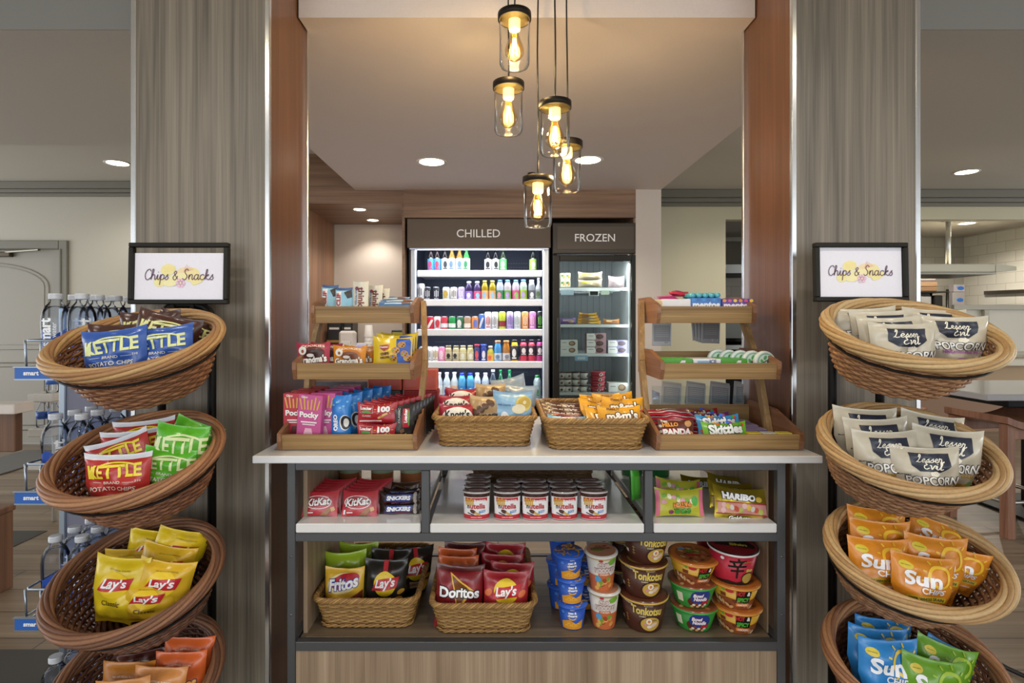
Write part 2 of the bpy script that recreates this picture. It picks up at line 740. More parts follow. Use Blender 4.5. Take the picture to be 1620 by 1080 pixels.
ORD = ['leftmost', 'second from the left', 'third from the left', 'fourth from the left', 'fifth from the left', 'sixth from the left',
       'seventh from the left', 'eighth from the left', 'ninth from the left']
# ================================================================ lettering drawn with a brush
GL = {'c': ([[(.85, .8), (.5, 1), (.15, .75), (.1, .35), (.4, 0), (.75, .1), (1, .4)]], .95),
      'h': ([[(0, .3), (.35, 1.2), (.45, 1.9), (.25, 2), (.15, 1.5), (.12, 0)], [(.12, 0), (.2, .6), (.5, 1), (.75, .8), (.75, .3), (.9, 0), (1.15, .35)]], 1.1),
      'i': ([[(0, .3), (.2, 1), (.2, .25), (.4, 0), (.65, .35)], [(.22, 1.38), (.27, 1.5)]], .6),
      'p': ([[(0, .3), (.2, 1), (.15, -1)], [(.15, .6), (.45, 1), (.8, .8), (.75, .2), (.4, 0), (.18, .2)], [(.75, .2), (1, .3)]], 1),
      's': ([[(0, .2), (.4, .9), (.5, 1), (.45, .7), (.65, .35), (.4, 0), (.1, .1)]], .75),
      'n': ([[(0, .3), (.15, 1), (.15, 0)], [(.15, .5), (.45, 1), (.7, .85), (.72, .2), (.85, 0), (1.1, .35)]], 1.05),
      'a': ([[(.8, .85), (.45, 1), (.12, .7), (.12, .25), (.4, 0), (.75, .4), (.82, 1), (.8, .25), (.95, 0), (1.15, .3)]], 1.1),
      'k': ([[(0, .3), (.35, 1.3), (.4, 1.9), (.22, 1.9), (.15, 1.2), (.12, 0)], [(.15, .5), (.55, 1), (.7, .85), (.2, .5), (.75, 0), (1.05, .3)]], 1),
      'C': ([[(1.1, 1.6), (.9, 2), (.4, 1.8), (.1, 1), (.3, .2), (.7, 0), (1.2, .4)]], 1.2),
      'S': ([[(1, 1.7), (.7, 2.05), (.35, 1.8), (.4, 1.3), (.8, .8), (.7, .2), (.3, 0), (0, .3)]], 1.1),
      '&': ([[(1, .1), (.5, .8), (.25, 1.3), (.5, 1.6), (.7, 1.3), (.15, .6), (.2, .1), (.6, 0), (.95, .7)]], 1.2),
      'L': ([[(.3, 1.35), (.45, 1.95), (.68, 1.95), (.55, 1.2), (.35, .35), (.08, .02), (.3, .18), (.65, -.02), (1.1, .15)]], 1.1),
      'e': ([[(0, .35), (.5, .55), (.6, .85), (.4, 1), (.15, .7), (.15, .25), (.45, 0), (.85, .3)]], .8),
      'r': ([[(0, .3), (.25, 1.05), (.35, .85), (.6, .9), (.5, .2), (.7, 0), (.95, .3)]], .85),
      'E': ([[(1, 1.75), (.65, 2.05), (.3, 1.75), (.6, 1.15), (.2, .9), (.1, .3), (.5, 0), (1.05, .35)]], 1.1),
      'v': ([[(0, .9), (.2, 1), (.35, 0), (.75, 1), (.95, .9)]], .9),
      'l': ([[(0, .3), (.4, 1.4), (.4, 2), (.22, 1.8), (.2, .4), (.35, 0), (.65, .3)]], .6),
      ' ': ([], .7)}


def script(s, w, pen=.22, slant=.12):
    vs, fs, x = [], [], 0
    for c in s:
        st, adv = GL[c]
        for p in st:
            q = []
            for i in range(len(p) - 1):
                p0, p1, p2, p3 = p[max(0, i - 1)], p[i], p[i + 1], p[min(len(p) - 1, i + 2)]
                for t in (0, .25, .5, .75):
                    q.append(tuple(.5 * (2 * p1[k] + (p2[k] - p0[k]) * t + (2 * p0[k] - 5 * p1[k] + 4 * p2[k] - p3[k]) * t * t + (3 * p1[k] - p0[k] - 3 * p2[k] + p3[k]) * t ** 3) for k in (0, 1)))
            q.append(p[-1])
            q = [(a + x + slant * b, b) for a, b in q]
            v, f = stroke(q, pen)
            o = len(vs)
            vs += v
            fs += [tuple(i + o for i in g) for g in f]
        x += adv
    x0, x1 = min(v[0] for v in vs), max(v[0] for v in vs)
    k = w / (x1 - x0)
    return [((a - (x0 + x1) / 2) * k, (b - .9) * k) for a, b in vs], fs


# ================================================================ the room
W_GREY = wood('laminate_grey_oak', '#585046', '#918676', '#797062', 'z', 1.0, .42, contrast=1.1)
W_RED = wood('laminate_red_walnut', '#583a2a', '#7d573f', '#6b4833', 'z', 1.0, .3, contrast=.8)
W_HEAD = wood('laminate_walnut_horizontal', '#6a5040', '#a08066', '#866852', 'x', 1.0, .4)
W_FLOOR = wood('floor_plank_tile', '#6d5f4f', '#9d8d78', '#857562', 'x', .6, .35, plank=(1.2, .2))
W_COUNTER = wood('laminate_light_walnut', '#7d6853', '#b09a80', '#978169', 'z', 1.0, .42, contrast=1.1)
W_SHELF = wood('laminate_shelf', '#5d4f3e', '#857560', '#70624f', 'x', 1.0, .4)
P_WARM = mt('#d4c8c1', 'paint')
P_OUT = mt('#bcb7ad', 'paint')
P_OLIVE = mt('#c2bca0', 'paint')
P_TRIM = mt('#77756a', 'paint')
CHROME = mt('#e8eaec', 'chrome')
STEEL = mt('#5b5c5e', 'dark')
WHITEQ = mt('#e3e5e7', 'gloss')
BLACKM = mt('#141312', 'dark')
TILE = brick('white_wall_tile', '#d6d2c4', '#cfcabb', '#b3ae9f', .30, .15, .004, .3, 'xz')
TILEY = brick('white_wall_tile_side', '#dcd8ca', '#d5d1c2', '#b9b4a5', .30, .15, .004, .3, 'yz')
WALLP = wallpaper('wallpaper_cream', '#c4b9ae', '#d9cfc6')
WALLP2 = wallpaper('wallpaper_pale', '#aaa699', '#bfbbad')

struct('floor', G().box(-7, 10, -4, 12, -.05, 0, W_FLOOR))
tl = mt('#3a3936', 'paint')
struct('trim_1', G().box(-2.6, -1.55, 1.75, 2.12, 0, .003, tl))
struct('trim_2', G().box(-3.6, -2.72, 3.05, 3.32, 0, .003, tl))

# main ceiling and the dropped bulkheads
struct('ceiling', G().box(-7, 10, -4, 12, 2.67, 2.75, P_OUT))
struct('ceiling_bulkhead', G().box(-7, 10, 2.085, 3.45, 2.37, 2.67, P_OUT))
struct('ceiling_bulkhead_middle', G().box(-.722, .93, 1.99, 2.0862, 2.366, 2.67, P_WARM)
       .box(-1.2, 1.365, 2.086, 4.62, 2.366, 2.67, P_WARM))

fas_shade = mt('#85837c', 'paint')  # shade on the bulkhead fronts, put into the colour of these sheets
struct('wall_bulkhead_shade_left', G().box(-7, -1.16, 2.0805, 2.0845, 2.3702, 2.67, fas_shade))
struct('wall_bulkhead_shade_right', G().box(1.335, 10, 2.0805, 2.0845, 2.3702, 2.67, fas_shade))

# pillars: grey laminate face, red-brown returns, bright metal edge strips
for nm, x0, x1, inner in (('left', -1.165, -.724, 1), ('right', .931, 1.34, 0)):
    g = G().box(x0 + .004, x1 - .004, 1.752, 2.08, 0, 2.67, W_RED)
    struct('wall_pillar_' + nm, g)
    struct('wall_pillar_face_' + nm, G().box(x0 + .016, x1 - .016, 1.744, 1.752, 0, 2.67, W_GREY))
    g = G()
    for a, b in ((x0, x0 + .016), (x1 - .016, x1)):
        g.box(a, b, 1.742, 1.758, 0, 2.67, CHROME, .002)
    e = x1 if inner else x0
    g.box(e - .008, e + .008, 2.07, 2.086, 0, 2.366, CHROME, .002)
    struct('trim_pillar_' + nm, g)

# back wall of the left side with its doorway, crown moulding
LD = 5.6
dx0, dx1, dz1 = pt(-160, 0, LD).x, pt(96, 0, LD).x, pt(0, 394, LD).z
struct('wall_left', G().box(-7, dx0, LD, LD + .12, 0, 2.67, WALLP2).box(dx1, -1.67, LD, LD + .12, 0, 2.67, WALLP2)
       .box(dx0, dx1, LD, LD + .12, dz1, 2.67, WALLP2))
g = G()
for z0, z1, o in ((2.60, 2.67, .09), (2.565, 2.60, .06), (2.53, 2.565, .03)):
    g.box(-7, -1.7, LD - o, LD, z0, z1, P_TRIM, .006)
struct('trim_3', g)
g = G()
g.box(dx1, dx1 + .085, LD - .03, LD + .02, 0, dz1 + .085, P_TRIM, .006).box(dx1 + .01, dx1 + .03, LD - .04, LD, 0, dz1, P_TRIM, .004)
g.box(dx0 - .085, dx0, LD - .03, LD + .02, 0, dz1 + .085, P_TRIM, .006).box(dx0, dx1, LD - .03, LD + .02, dz1, dz1 + .085, P_TRIM, .006)
struct('trim_4', g)
g = G().box(-1.95, -1.75, LD - .02, LD + .01, 0, 2.1, P_TRIM, .006)
struct('trim_5', g)
struct('baseboard_left', G().box(dx1 + .085, -1.68, LD - .02, LD, 0, .11, P_TRIM, .004))
# the door, arched raised panels, standing a little back in its frame
dm = mt('#98948a', 'paint')
g = G().box(dx0, dx1, LD + .06, LD + .1, .01, dz1, dm)
S = flat_S(LD + .06)
c0 = (dx0 + dx1) / 2
for r, wd in ((0, .022), (.045, .010)):
    hw = (dx1 - dx0) / 2 - .17 - r
    pts = [(c0 - hw, .98 + r)] + [(c0 - hw, 1.62)] + arcpts(c0, 1.62, hw, .24 - r * .6, PI, 0, 16) + [(c0 + hw, .98 + r), (c0 - hw, .98 + r)]
    g.tube([(p[0], LD + .058, p[1]) for p in pts], wd / 2, dm, 6)
    pts = [(c0 - hw, .15 + r), (c0 - hw, .84 - r), (c0 + hw, .84 - r), (c0 + hw, .15 + r), (c0 - hw, .15 + r)]
    g.tube([(p[0], LD + .058, p[1]) for p in pts], wd / 2, dm, 6)
d = struct('door_1', g)
g = G().box(c0 + .0, c0 + .30, LD - .0, LD + .055, dz1 - .075, dz1 - .03, mt('#4c4336', 'dark'), .006)
g.bar((c0 + .25, LD + .02, dz1 - .03), (c0 + .62, LD - .02, dz1 - .01), .03, .012, mt('#8b8679', 'metal'))
obj('door_closer', g, d)

# recessed coffee niche with walnut surround, fridge housing
HD = 4.62
nz = pt(0, 322, HD).z
fz = pt(0, 345, HD).z
nx0, nx1, fx1 = pt(450, 0, HD).x, pt(641, 0, HD).x, pt(1005, 0, HD).x
BK = 5.62
struct('wall_niche_header', G().box(-2.4, nx1 - .012, HD, HD + .05, nz, 2.67, W_HEAD)
       .box(-2.4, nx1, HD + .05, BK, nz, nz + .03, W_HEAD))
struct('wall_fridge_header', G().box(nx1 - .01, fx1, HD - .012, HD + .05, fz + .003, 2.67, W_HEAD)
       .box(nx1 - .028, nx1 - .006, HD + .012, BK, 0, 2.364, W_HEAD).box(fx1 - .012, fx1, HD + .012, BK, 0, 2.364, W_HEAD))
struct('wall_niche_side', G().box(-1.76, -1.672, HD - .1, BK + .1, 0, nz, wood('laminate_walnut_light', '#7a5a46', '#ab8469', '#936e55', 'z', 1.0, .4)))
struct('wall_niche_back', G().box(-1.672, nx1 - .03, BK, BK + .1, 0, nz + .02, WALLP))
struct('wall_fridge_back', G().box(nx1 - .03, fx1 + .02, BK + .02, BK + .1, 0, 2.66, mt('#3d3833', 'paint')))
struct('wall_fridge_end', G().box(fx1, pt(1045, 0, HD).x, HD - .02, BK + .1, 0, 2.366, WALLP))

# olive wall of the right side with the kitchen opening
RD = 5.94
kz = pt(0, 347, RD).z
kx = pt(1457, 0, RD).x
ox0, ox1 = pt(1148, 0, RD).x, pt(1200, 0, RD).x
struct('wall_right', G().box(pt(1040, 0, RD).x, ox0, RD, RD + .12, 0, 2.67, P_OLIVE)
       .box(ox0, ox1, RD, RD + .12, kz, 2.67, P_OLIVE)
       .box(ox1, kx - .6, RD, RD + .12, 0, 2.67, P_OLIVE).box(kx - .6, 10, RD, RD + .12, kz, 2.67, P_OLIVE))
g = G()
for z0, z1, o in ((2.585, 2.67, .09), (2.54, 2.585, .06), (2.50, 2.54, .03)):
    g.box(1.4, 10, RD - o, RD, z0, z1, P_TRIM, .006)
struct('trim_6', g)
KB, KX = 8.5, 7.2
struct('ceiling_kitchen', G().box(1.2, 10, RD + .12, KB + .2, 2.56, 2.62, mt('#a8a298', 'paint')))
struct('wall_kitchen_back', G().box(1.2, KX, KB, KB + .1, 0, 2.6, brick('grey_wall_tile', '#a7a396', '#a09c8f', '#8b877b', .30, .15, .004, .35, 'xz')))
struct('wall_kitchen_side', G().box(KX, KX + .1, RD + .1, KB + .1, 0, 2.6, TILEY))
# low serving wall of the kitchen, with its ledge and post
g = G().box(4.3, 9, 6.3, 6.42, 0, pt(0, 612, 6.3).z, mt('#8a6a50', 'paint'))
g.box(4.3, 9, 6.2, 6.55, pt(0, 578, 6.3).z, pt(0, 567, 6.3).z, mt('#c8c2b0', 'paint'), .01)
g.box(4.3, 9, 6.31, 6.4, pt(0, 612, 6.3).z, pt(0, 578, 6.3).z, mt('#a98d68', 'paint'))
struct('wall_serving', g)
g = G()
for a, b, ya, yb in ((1505, 1700, 482, 490), (1553, 1561, 490, 560), (1505, 1512, 490, 560), (1505, 1700, 556, 562)):
    g.box(pt(a, 0, 6.5).x, pt(b, 0, 6.5).x, 6.46, 6.5, pt(0, yb, 6.5).z, pt(0, ya, 6.5).z, mt('#a9a595', 'paint'), .004)
struct('trim_7', g)
struct('wall_serving_upper', G().box(pt(1507, 0, 6.5).x, 9, 6.505, 6.53, pt(0, 560, 6.5).z, pt(0, 484, 6.5).z, mt('#c9c5b6', 'paint')))

# ---------------------------------------------------------------- recessed ceiling lights
GLOW = emit('#fff0d0', 14)
RIM = mt('#e6e2da', 'paint')


def downlight(r):
    a = G().lathe([(r * 1.0, 0), (r * 1.22, -.004), (r * 1.25, -.001), (r * 1.25, .0)], RIM, 28)
    b = G().lathe([(0, -.0015), (r * .6, -.0025), (r, -.001)], GLOW, 28)
    return Kind('recessed_downlight', 'ceiling light', [('trim_ring', a), ('diffuser', b)])


DL = downlight(.085)
DLS = downlight(.05)
for lab, px, py, z, k, e, sz in (
        ('round recessed ceiling light left of the hanging pendants', 683, 256, 2.366, DL, 30, 2.4),
        ('round recessed ceiling light partly behind the lowest pair of pendants', 930, 253, 2.366, DL, 30, 2.4),
        ('small recessed light above the coffee niche, the left one near the front', 569, 331, nz, DLS, 13, 2.2),
        ('small recessed light above the coffee niche, the right one farther back', 590, 348, nz, DLS, 13, 2.2),
        ('oval looking recessed light in the ceiling left of the left pillar', 186, 258, 2.67, DL, 25, 2.6),
        ('oval looking recessed light in the ceiling right of the right pillar', 1529, 272, 2.67, DL, 25, 2.6),
        ('recessed light in the kitchen ceiling above the rod of the hood', 1530, 353, 2.56, DL, 85, 2.8)):
    d = (z - CAMZ) * FPX / (VY - py)
    p = pt(px, py, d)
    p.z = z - .0015
    k.put(lab, p)
    spot('downlight', p - Vector((0, 0, .02)), e, (1, .92, .82), sz)
spot('downlight', (2.7, 4.7, 2.64), 45, (1, .92, .82), 2.7)  # unseen spot without a fixture, added to brighten the olive wall
# unseen downlights added over the camera for overhead light
for x in (-1.3, .1, 1.5):
    k = DL.put('added unseen recessed ceiling light in front of the counter', (x, .55, 2.6685), group='added unseen downlights')
    spot('downlight', (x, .55, 2.64), 18, (1, .94, .87), 2.5)
# ================================================================ counter with metal frame
FD = 1.59
fx0, fx1_ = -.610, .832
CT = .8845          # top of the counter
RB = 2.20           # rear of the counter
ct = thing('display_counter', 'white topped snack counter with dark metal frame between the two pillars', 'counter', (.11, FD, 0))


def ctpart(name, g, label=None):
    g.v = [v - Vector((.11, FD, 0)) for v in g.v]
    return obj(name, g, ct, label=label)


ctpart('countertop', G().box(-.7, .925, 1.565, RB + .02, CT - .021, CT, WHITEQ, .002))
zt0, zt1 = pt(0, 744, FD).z, CT - .022
zm0, zm1 = pt(0, 856.5, FD).z, pt(0, 843, FD).z
zb0, zb1 = pt(0, 1030, FD).z, pt(0, 1015.5, FD).z
TW = .0235
xs = [fx0, pt(666.5, 0, FD).x, pt(1020, 0, FD).x, fx1_ - TW - .001]
g = G()
for y in (FD, RB - TW):
    g.box(fx0 + TW, fx1_ - TW, y, y + TW, zt0, zt1, STEEL, .0015)
    g.box(fx0 + TW, fx1_ - TW, y, y + TW, zm0, zm1, STEEL, .0015)
    g.box(fx0 + TW, fx1_ - TW, y, y + TW, zb0, zb1, STEEL, .0015)
for z0, z1 in ((zt0, zt1), (zm0, zm1), (zb0, zb1)):
    for x in (xs[0], xs[3]):
        g.box(x + .001, x + TW - .001, FD + TW, RB - TW, z0 + .001, z1 - .001, STEEL)
for x in (xs[1], xs[2]):
    g.box(x + .002, x + TW - .002, FD + TW, RB - TW, zm0 + .002, zm1 - .002, STEEL)
ctpart('rail_frame', g)
for x in xs:
    tall = x in (xs[0], xs[3])
    for y in (FD - .001, RB - TW + .001):
        ctpart('post', G().box(x, x + TW, y, y + TW, 0 if tall else zm1, zt1 if tall else zt0, STEEL, .0015))
zs = pt(0, 827.5, FD).z
for a, b in ((fx0 + TW + .002, xs[1] - .002), (xs[1] + TW + .002, xs[2] - .002), (xs[2] + TW + .002, xs[3] - .002)):
    ctpart('shelf', G().box(a, b, FD - .004, RB - .03, zm1 + .001, zs, mt('#e2e1de', 'gloss'), .003), 'white shelf')
zl = pt(0, 1007, 1.62).z
ctpart('shelf', G().box(fx0 + TW + .004, xs[3] - .006, 1.62, RB - .03, zl - .02, zl, W_SHELF, .001), 'brown lower shelf')
for x, xw in ((fx0 + TW + .006, .012), (xs[3] - .0055, .004)):
    ctpart('side_panel', G().box(x, x + xw, FD + .05, RB - .03, zl, zt0, W_COUNTER), 'brown wooden side panel')
ctpart('front_panel', G().box(fx0 + TW + .001, xs[3] - .001, FD + .003, FD + .02, .05, zb0 - .0005, W_COUNTER), 'wood grain panel')
for x in (xs[0] + TW / 2, xs[3] + TW / 2):
    for py in (880, 972):
        g = G().tube([(x, FD - .0012, pt(0, py, FD).z), (x, FD - .0025, pt(0, py, FD).z)], .003, mt('#8c8c8a', 'metal'), 8)
        ctpart('screw', g)
ctpart('toe_kick', G().box(fx0 + .03, fx1_ - .03, FD + .05, RB - .05, 0, .05, BLACKM))

# ================================================================ five glass pendants
BRASS = mt('#1f1a15', 'dark')
PG = thin_glass('clear_glass', '#fdfdfb', .9)
AMBER = thin_glass('amber_glass', '#ffeab8', .6)
FIL = emit('#ffdf9a', 60)
SOCK = mt('#efe3c0', 'plastic')
CORD = mt('#0d0c0b', 'plastic')
GH = .158
cyl = G().lathe([(.0, -.018 - GH), (.030, -.018 - GH), (.044, -.016 - GH), (.0485, -.008 - GH), (.0495, .004 - GH), (.0495, -.016)], PG, 36)
ring = G().lathe([(.050, -.022), (.0545, -.022), (.0545, -.001), (.050, .001), (.012, .002)], BRASS, 36)
ring.lathe([(.050, -.022), (.047, -.020), (.047, -.004), (.012, -.003)], mt('#a8935c', 'metal'), 36)
sock = G().lathe([(.0, -.003), (.019, -.003), (.0195, -.006), (.0195, -.05), (.017, -.056), (.012, -.058), (.0, -.058)], SOCK, 24)
bulb = G().lathe([(.011, -.058), (.013, -.066), (.02, -.085), (.029, -.108), (.032, -.12), (.030, -.134), (.02, -.148), (.008, -.155), (.0, -.156)], AMBER, 24)
fil = G()
for i in range(4):
    a = i * PI / 2 + .4
    fil.tube([(.004 * math.cos(a), .004 * math.sin(a), -.082), (.009 * math.cos(a), .009 * math.sin(a), -.132)], .0021, FIL, 6)
PEND = Kind('pendant_lamp', 'pendant lamp', [('ring_cap', ring), ('glass_shade', cyl), ('socket', sock), ('bulb', bulb, [('filament', fil)]),
                                             ('cord', G().tube([(0, 0, .002), (0, 0, .30)], .0028, CORD, 6))])
PR = [(814, 32, 1.79, 'uppermost glass pendant lamp of the cluster, nearest the bulkhead'),
      (804.5, 141, 1.90, 'second highest pendant lamp, hanging directly beneath the uppermost one'),
      (878, 172, 1.83, 'middle pendant lamp, in front of another pendant and a ceiling light'),
      (897, 234, 1.93, 'pendant lamp half behind the middle pendant, low on the right'),
      (851, 290, 1.93, 'lowest pendant lamp, in front of the cooler sign')]
for px, py, d, lab in PR:
    p = pt(px, py, d)
    p.z += .022
    o = PEND.put(lab, p, (0, 0, px), 'pendant cluster')
    for ch in o.children:
        if ch.name.startswith('cord'):
            L_ = 2.66 - p.z
            ch.data = G().tube([(.0015 * math.sin(i * 1.3 + px), .0015 * math.cos(i * .9 + px), .002 + (L_ - .002) * i / 8) for i in range(9)], .0028, CORD, 6).mesh('cord')
    l = bpy.data.lights.new('bulb_light', 'POINT')
    l.energy, l.color, l.shadow_soft_size = 3.0, (1, .89, .77), .02
    lo = bpy.data.objects.new('bulb_light', l)
    lo.location = p - Vector((0, 0, .11))
    C.objects.link(lo)
o = obj('ceiling_canopy', G().lathe([(0, -.03), (.14, -.03), (.15, -.022), (.15, 0)], BRASS, 36))
o.location = (pt(850, 0, 1.87).x, 1.87, 2.67)
o['label'], o['category'] = 'round dark canopy plate on the ceiling that the pendant cords run to', 'canopy'
g = G().lathe([(0, 0), (.03, 0), (.03, -.004), (.012, -.012), (.008, -.035), (.0, -.035)][::-1], mt('#3a3330', 'metal'), 16)
g.lathe([(0, -.036), (.022, -.036), (.022, -.034), (0, -.034)], mt('#3a3330', 'metal'), 14)
o = obj('sprinkler_head', g)
o.location = pt(841, 274, 4.09)
o.location.z = 2.366
o['label'], o['category'] = 'small dark fire sprinkler in the ceiling above the lowest pendant', 'sprinkler'

# ================================================================ three tier wooden stands
W_ACA = wood('acacia', '#785a34', '#b99a68', '#9a7a4d', 'x', 1.6, .5)
W_ACAZ = wood('acacia_upright', '#7d5f3c', '#b8996a', '#99794f', 'z', 1.6, .5)
W_ACAY = wood('acacia_side', '#67432c', '#9c7250', '#83593c', 'y', 1.6, .45)


def tier_stand(label, cx, specs, poles):
    t = thing('tiered_display_stand', label, 'display stand', (cx, 1.8, CT))
    O = Vector((cx, 1.8, CT))
    for w, y0, y1, z0, hf, hb in specs:
        tilt = .008
        g = G()
        g.prism([(y0 - tilt, z0 + hf), (y0 - tilt + .012, z0 + hf), (y0 + .012, z0), (y0, z0)], 'x', -w / 2 + .012, w / 2 - .012, W_ACA)
        tr = obj('tray', G(), t)
        bpy.data.meshes.remove(tr.data) if False else None
        g.box(-w / 2 + .012, w / 2 - .012, y0 + .012, y1 - .012, z0 + .002, z0 + .010, W_ACA)
        g.box(-w / 2 + .012, w / 2 - .012, y1 - .012, y1, z0, z0 + hb * .85, W_ACA)
        g.v = [v - Vector((0, 1.8, CT)) for v in g.v]
        tr.data = g.mesh('tray')
        for sx in (-1, 1):
            a, b = sorted((sx * w / 2, sx * (w / 2 - .012)))
            g = G().prism([(y0, z0 - .001), (y1, z0 - .001), (y1, z0 + hb), (y0 + (y1 - y0) * .45, z0 + hb), (y0 - tilt - .004, z0 + hf + .004), (y0 - tilt - .004, z0 + hf * .6)], 'x', a, b, W_ACAY)
            g.v = [v - Vector((0, 1.8, CT)) for v in g.v]
            obj('tray_side', g, tr, label='reddish brown side board')
    for a, b, top in poles:
        g = G().bar(Vector(a), Vector(b), .017, .03, W_ACAZ)
        g.v = [v - Vector((0, 1.8, CT)) for v in g.v]
        obj('pole', g, t)
    return t


# trays: width, front, back, bottom height, front board height, back height
for lab, cx, ws in (('three tier wooden stand on the left of the counter with cookies and biscuit boxes', -.4455, (.413, .375, .338)),
                    ('three tier wooden stand on the right of the counter with mints and candy', .685, (.436, .372, .326))):
    s3 = [(ws[0], 1.632, 1.965, CT + .002, .046, .10), (ws[1], 1.70, 1.96, 1.089, .05, .085), (ws[2], 1.815, 2.05, 1.262, .055, .09)]
    poles = []
    for sx in (-1, 1):
        x0, x1, x2 = (sx * (ws[0] / 2 - .022), sx * (ws[1] / 2 + .010), sx * (ws[2] / 2 + .010))
        poles.append(((x0, 1.79, CT + .014), (x1, 1.875, 1.13), 0))
        poles.append(((x1, 1.875, 1.13), (x2, 1.97, 1.335), 0))
    tier_stand(lab, cx, s3, poles)

# ================================================================ woven baskets
def weave(g, P, n, rows, r, m, stake=None, sr=None, jitter=0):
    """rows of cane woven round n stakes; P(s, t) -> point and outward normal, s round, t from the bottom up"""
    sub = 2
    N = n * sub
    for j in range(rows):
        t = (j + .5) / rows
        pts = []
        for i in range(N):
            p, q = P(i / N, t)
            k = math.cos(PI * (i / sub + j))
            pts.append(p + q * (k * r * .95))
        g.tube(pts, r, m[j % len(m)], 5, True)
    for i in range(n):
        pts = []
        for j in range(5):
            p, q = P(i / n, j / 4)
            pts.append(p)
        g.tube(pts, sr or r * .8, stake or m[0], 4)


def braid(g, P, r, R, k, turns, m, N=110):
    """a rolled rim of k canes twisting round the path P(s)"""
    for c in range(k):
        pts = []
        for i in range(N):
            s = i / N
            p, nrm = P(s)
            a = 2 * PI * (c / k + turns * s)
            pts.append(p + nrm * (R * math.cos(a)) + Vector((0, 0, 1)) * (R * math.sin(a)))
        # the helix closes onto the next cane when turns is whole
        g.tube(pts, r, m[c % len(m)], 6, True)


def oval_basket(label, a, b, cols, loc, rot, depth=.135):
    """oval willow basket; local origin in the middle of the rim, z up out of the basket"""
    C1 = [mt(c, 'cane') for c in cols[0]]
    C2 = [mt(c, 'cane') for c in cols[1]]
    t = thing('wicker_basket', label, 'basket', loc, rot)

    def P(s, tt):
        an = 2 * PI * s
        k = .66 + .30 * tt ** .75
        z = -depth + depth * .93 * tt
        x, y = math.cos(an), math.sin(an)
        return Vector((a * k * x, b * k * y + .012 * (1 - tt), z)), Vector((x / a, y / b, 0)).normalized()
    g = G()
    weave(g, P, 40, 15, .0046, C1, C1[0], .0035)
    obj('basket_wall', g, t)
    g = G()
    for j in range(9):
        k = .65 * (j + 1) / 9
        pts = [(a * k * math.cos(2 * PI * i / 40), b * k * math.sin(2 * PI * i / 40) + .012, -depth + .0025 * math.cos(PI * (i + j))) for i in range(40)]
        g.tube(pts, .0065, C1[j % len(C1)], 5, True)
    g.lathe([(0, -depth - .003), (.65, -depth - .003)], C1[0], 30, (0, .012, 0), False, a, b)
    obj('basket_base', g, t)
    g = G()

    def R(s):
        an = 2 * PI * s
        x, y = math.cos(an), math.sin(an)
        return Vector((a * x, b * y, 0)), Vector((x / a, y / b, 0)).normalized()
    braid(g, R, .0062, .0125, 8, 2, C2)
    braid(g, R, .0062, .004, 3, 3, C2[:1])
    obj('rolled_rim', g, t)
    return t


RL = [1.215, .915, .597, .325]
RR = [1.240, .945, .669, .395]
LIGHT = (('#8a5b3a', '#754a2f', '#976843'), ('#b69260', '#a47b4e', '#9c7148'))
MIDC = (('#7e5136', '#6c422a', '#895a3c'), ('#996b47', '#83573a', '#a67853'))
DARKC = (('#653f2b', '#573423', '#724a32'), ('#7b5338', '#67432f', '#885e43'))
TAN = (('#976d48', '#895f3e', '#a27851'), ('#bb9b6a', '#ab8757', '#c3a678'))
TANB = (('#8e6646', '#805a3c', '#976f4d'), ('#b99869', '#a78356', '#c1a275'))
TL, TR = .396, .476
bl = ['topmost wicker basket of the left rack, filled with brown and blue chip bags',
      'second wicker basket from the top of the left rack, with red and green chip bags',
      'third wicker basket from the top of the left rack, dark brown, with yellow chip bags',
      'lowest visible wicker basket of the left rack, with orange snack bags, cut by the frame']
br_ = ['topmost wicker basket of the right rack, filled with cream popcorn bags with pink lettering',
       'second wicker basket from the top of the right rack, with popcorn bags with gold lettering',
       'third wicker basket from the top of the right rack, filled with orange chip bags',
       'lowest visible wicker basket of the right rack, with blue and green chip bags']
LX, LY, RX, RY = -.953, 1.453, 1.064, 1.409
for i, z in enumerate(RL):
    oval_basket(bl[i], .197, .19, (LIGHT, MIDC, DARKC, DARKC)[i], (LX, LY, z), (TL, 0, -.03))
for i, z in enumerate(RR):
    oval_basket(br_[i], .199, .166, (TAN, TANB, TANB, MIDC)[i], (RX + (-.004, -.012, .006, .0)[i], RY, z), (TR, 0, -.02))

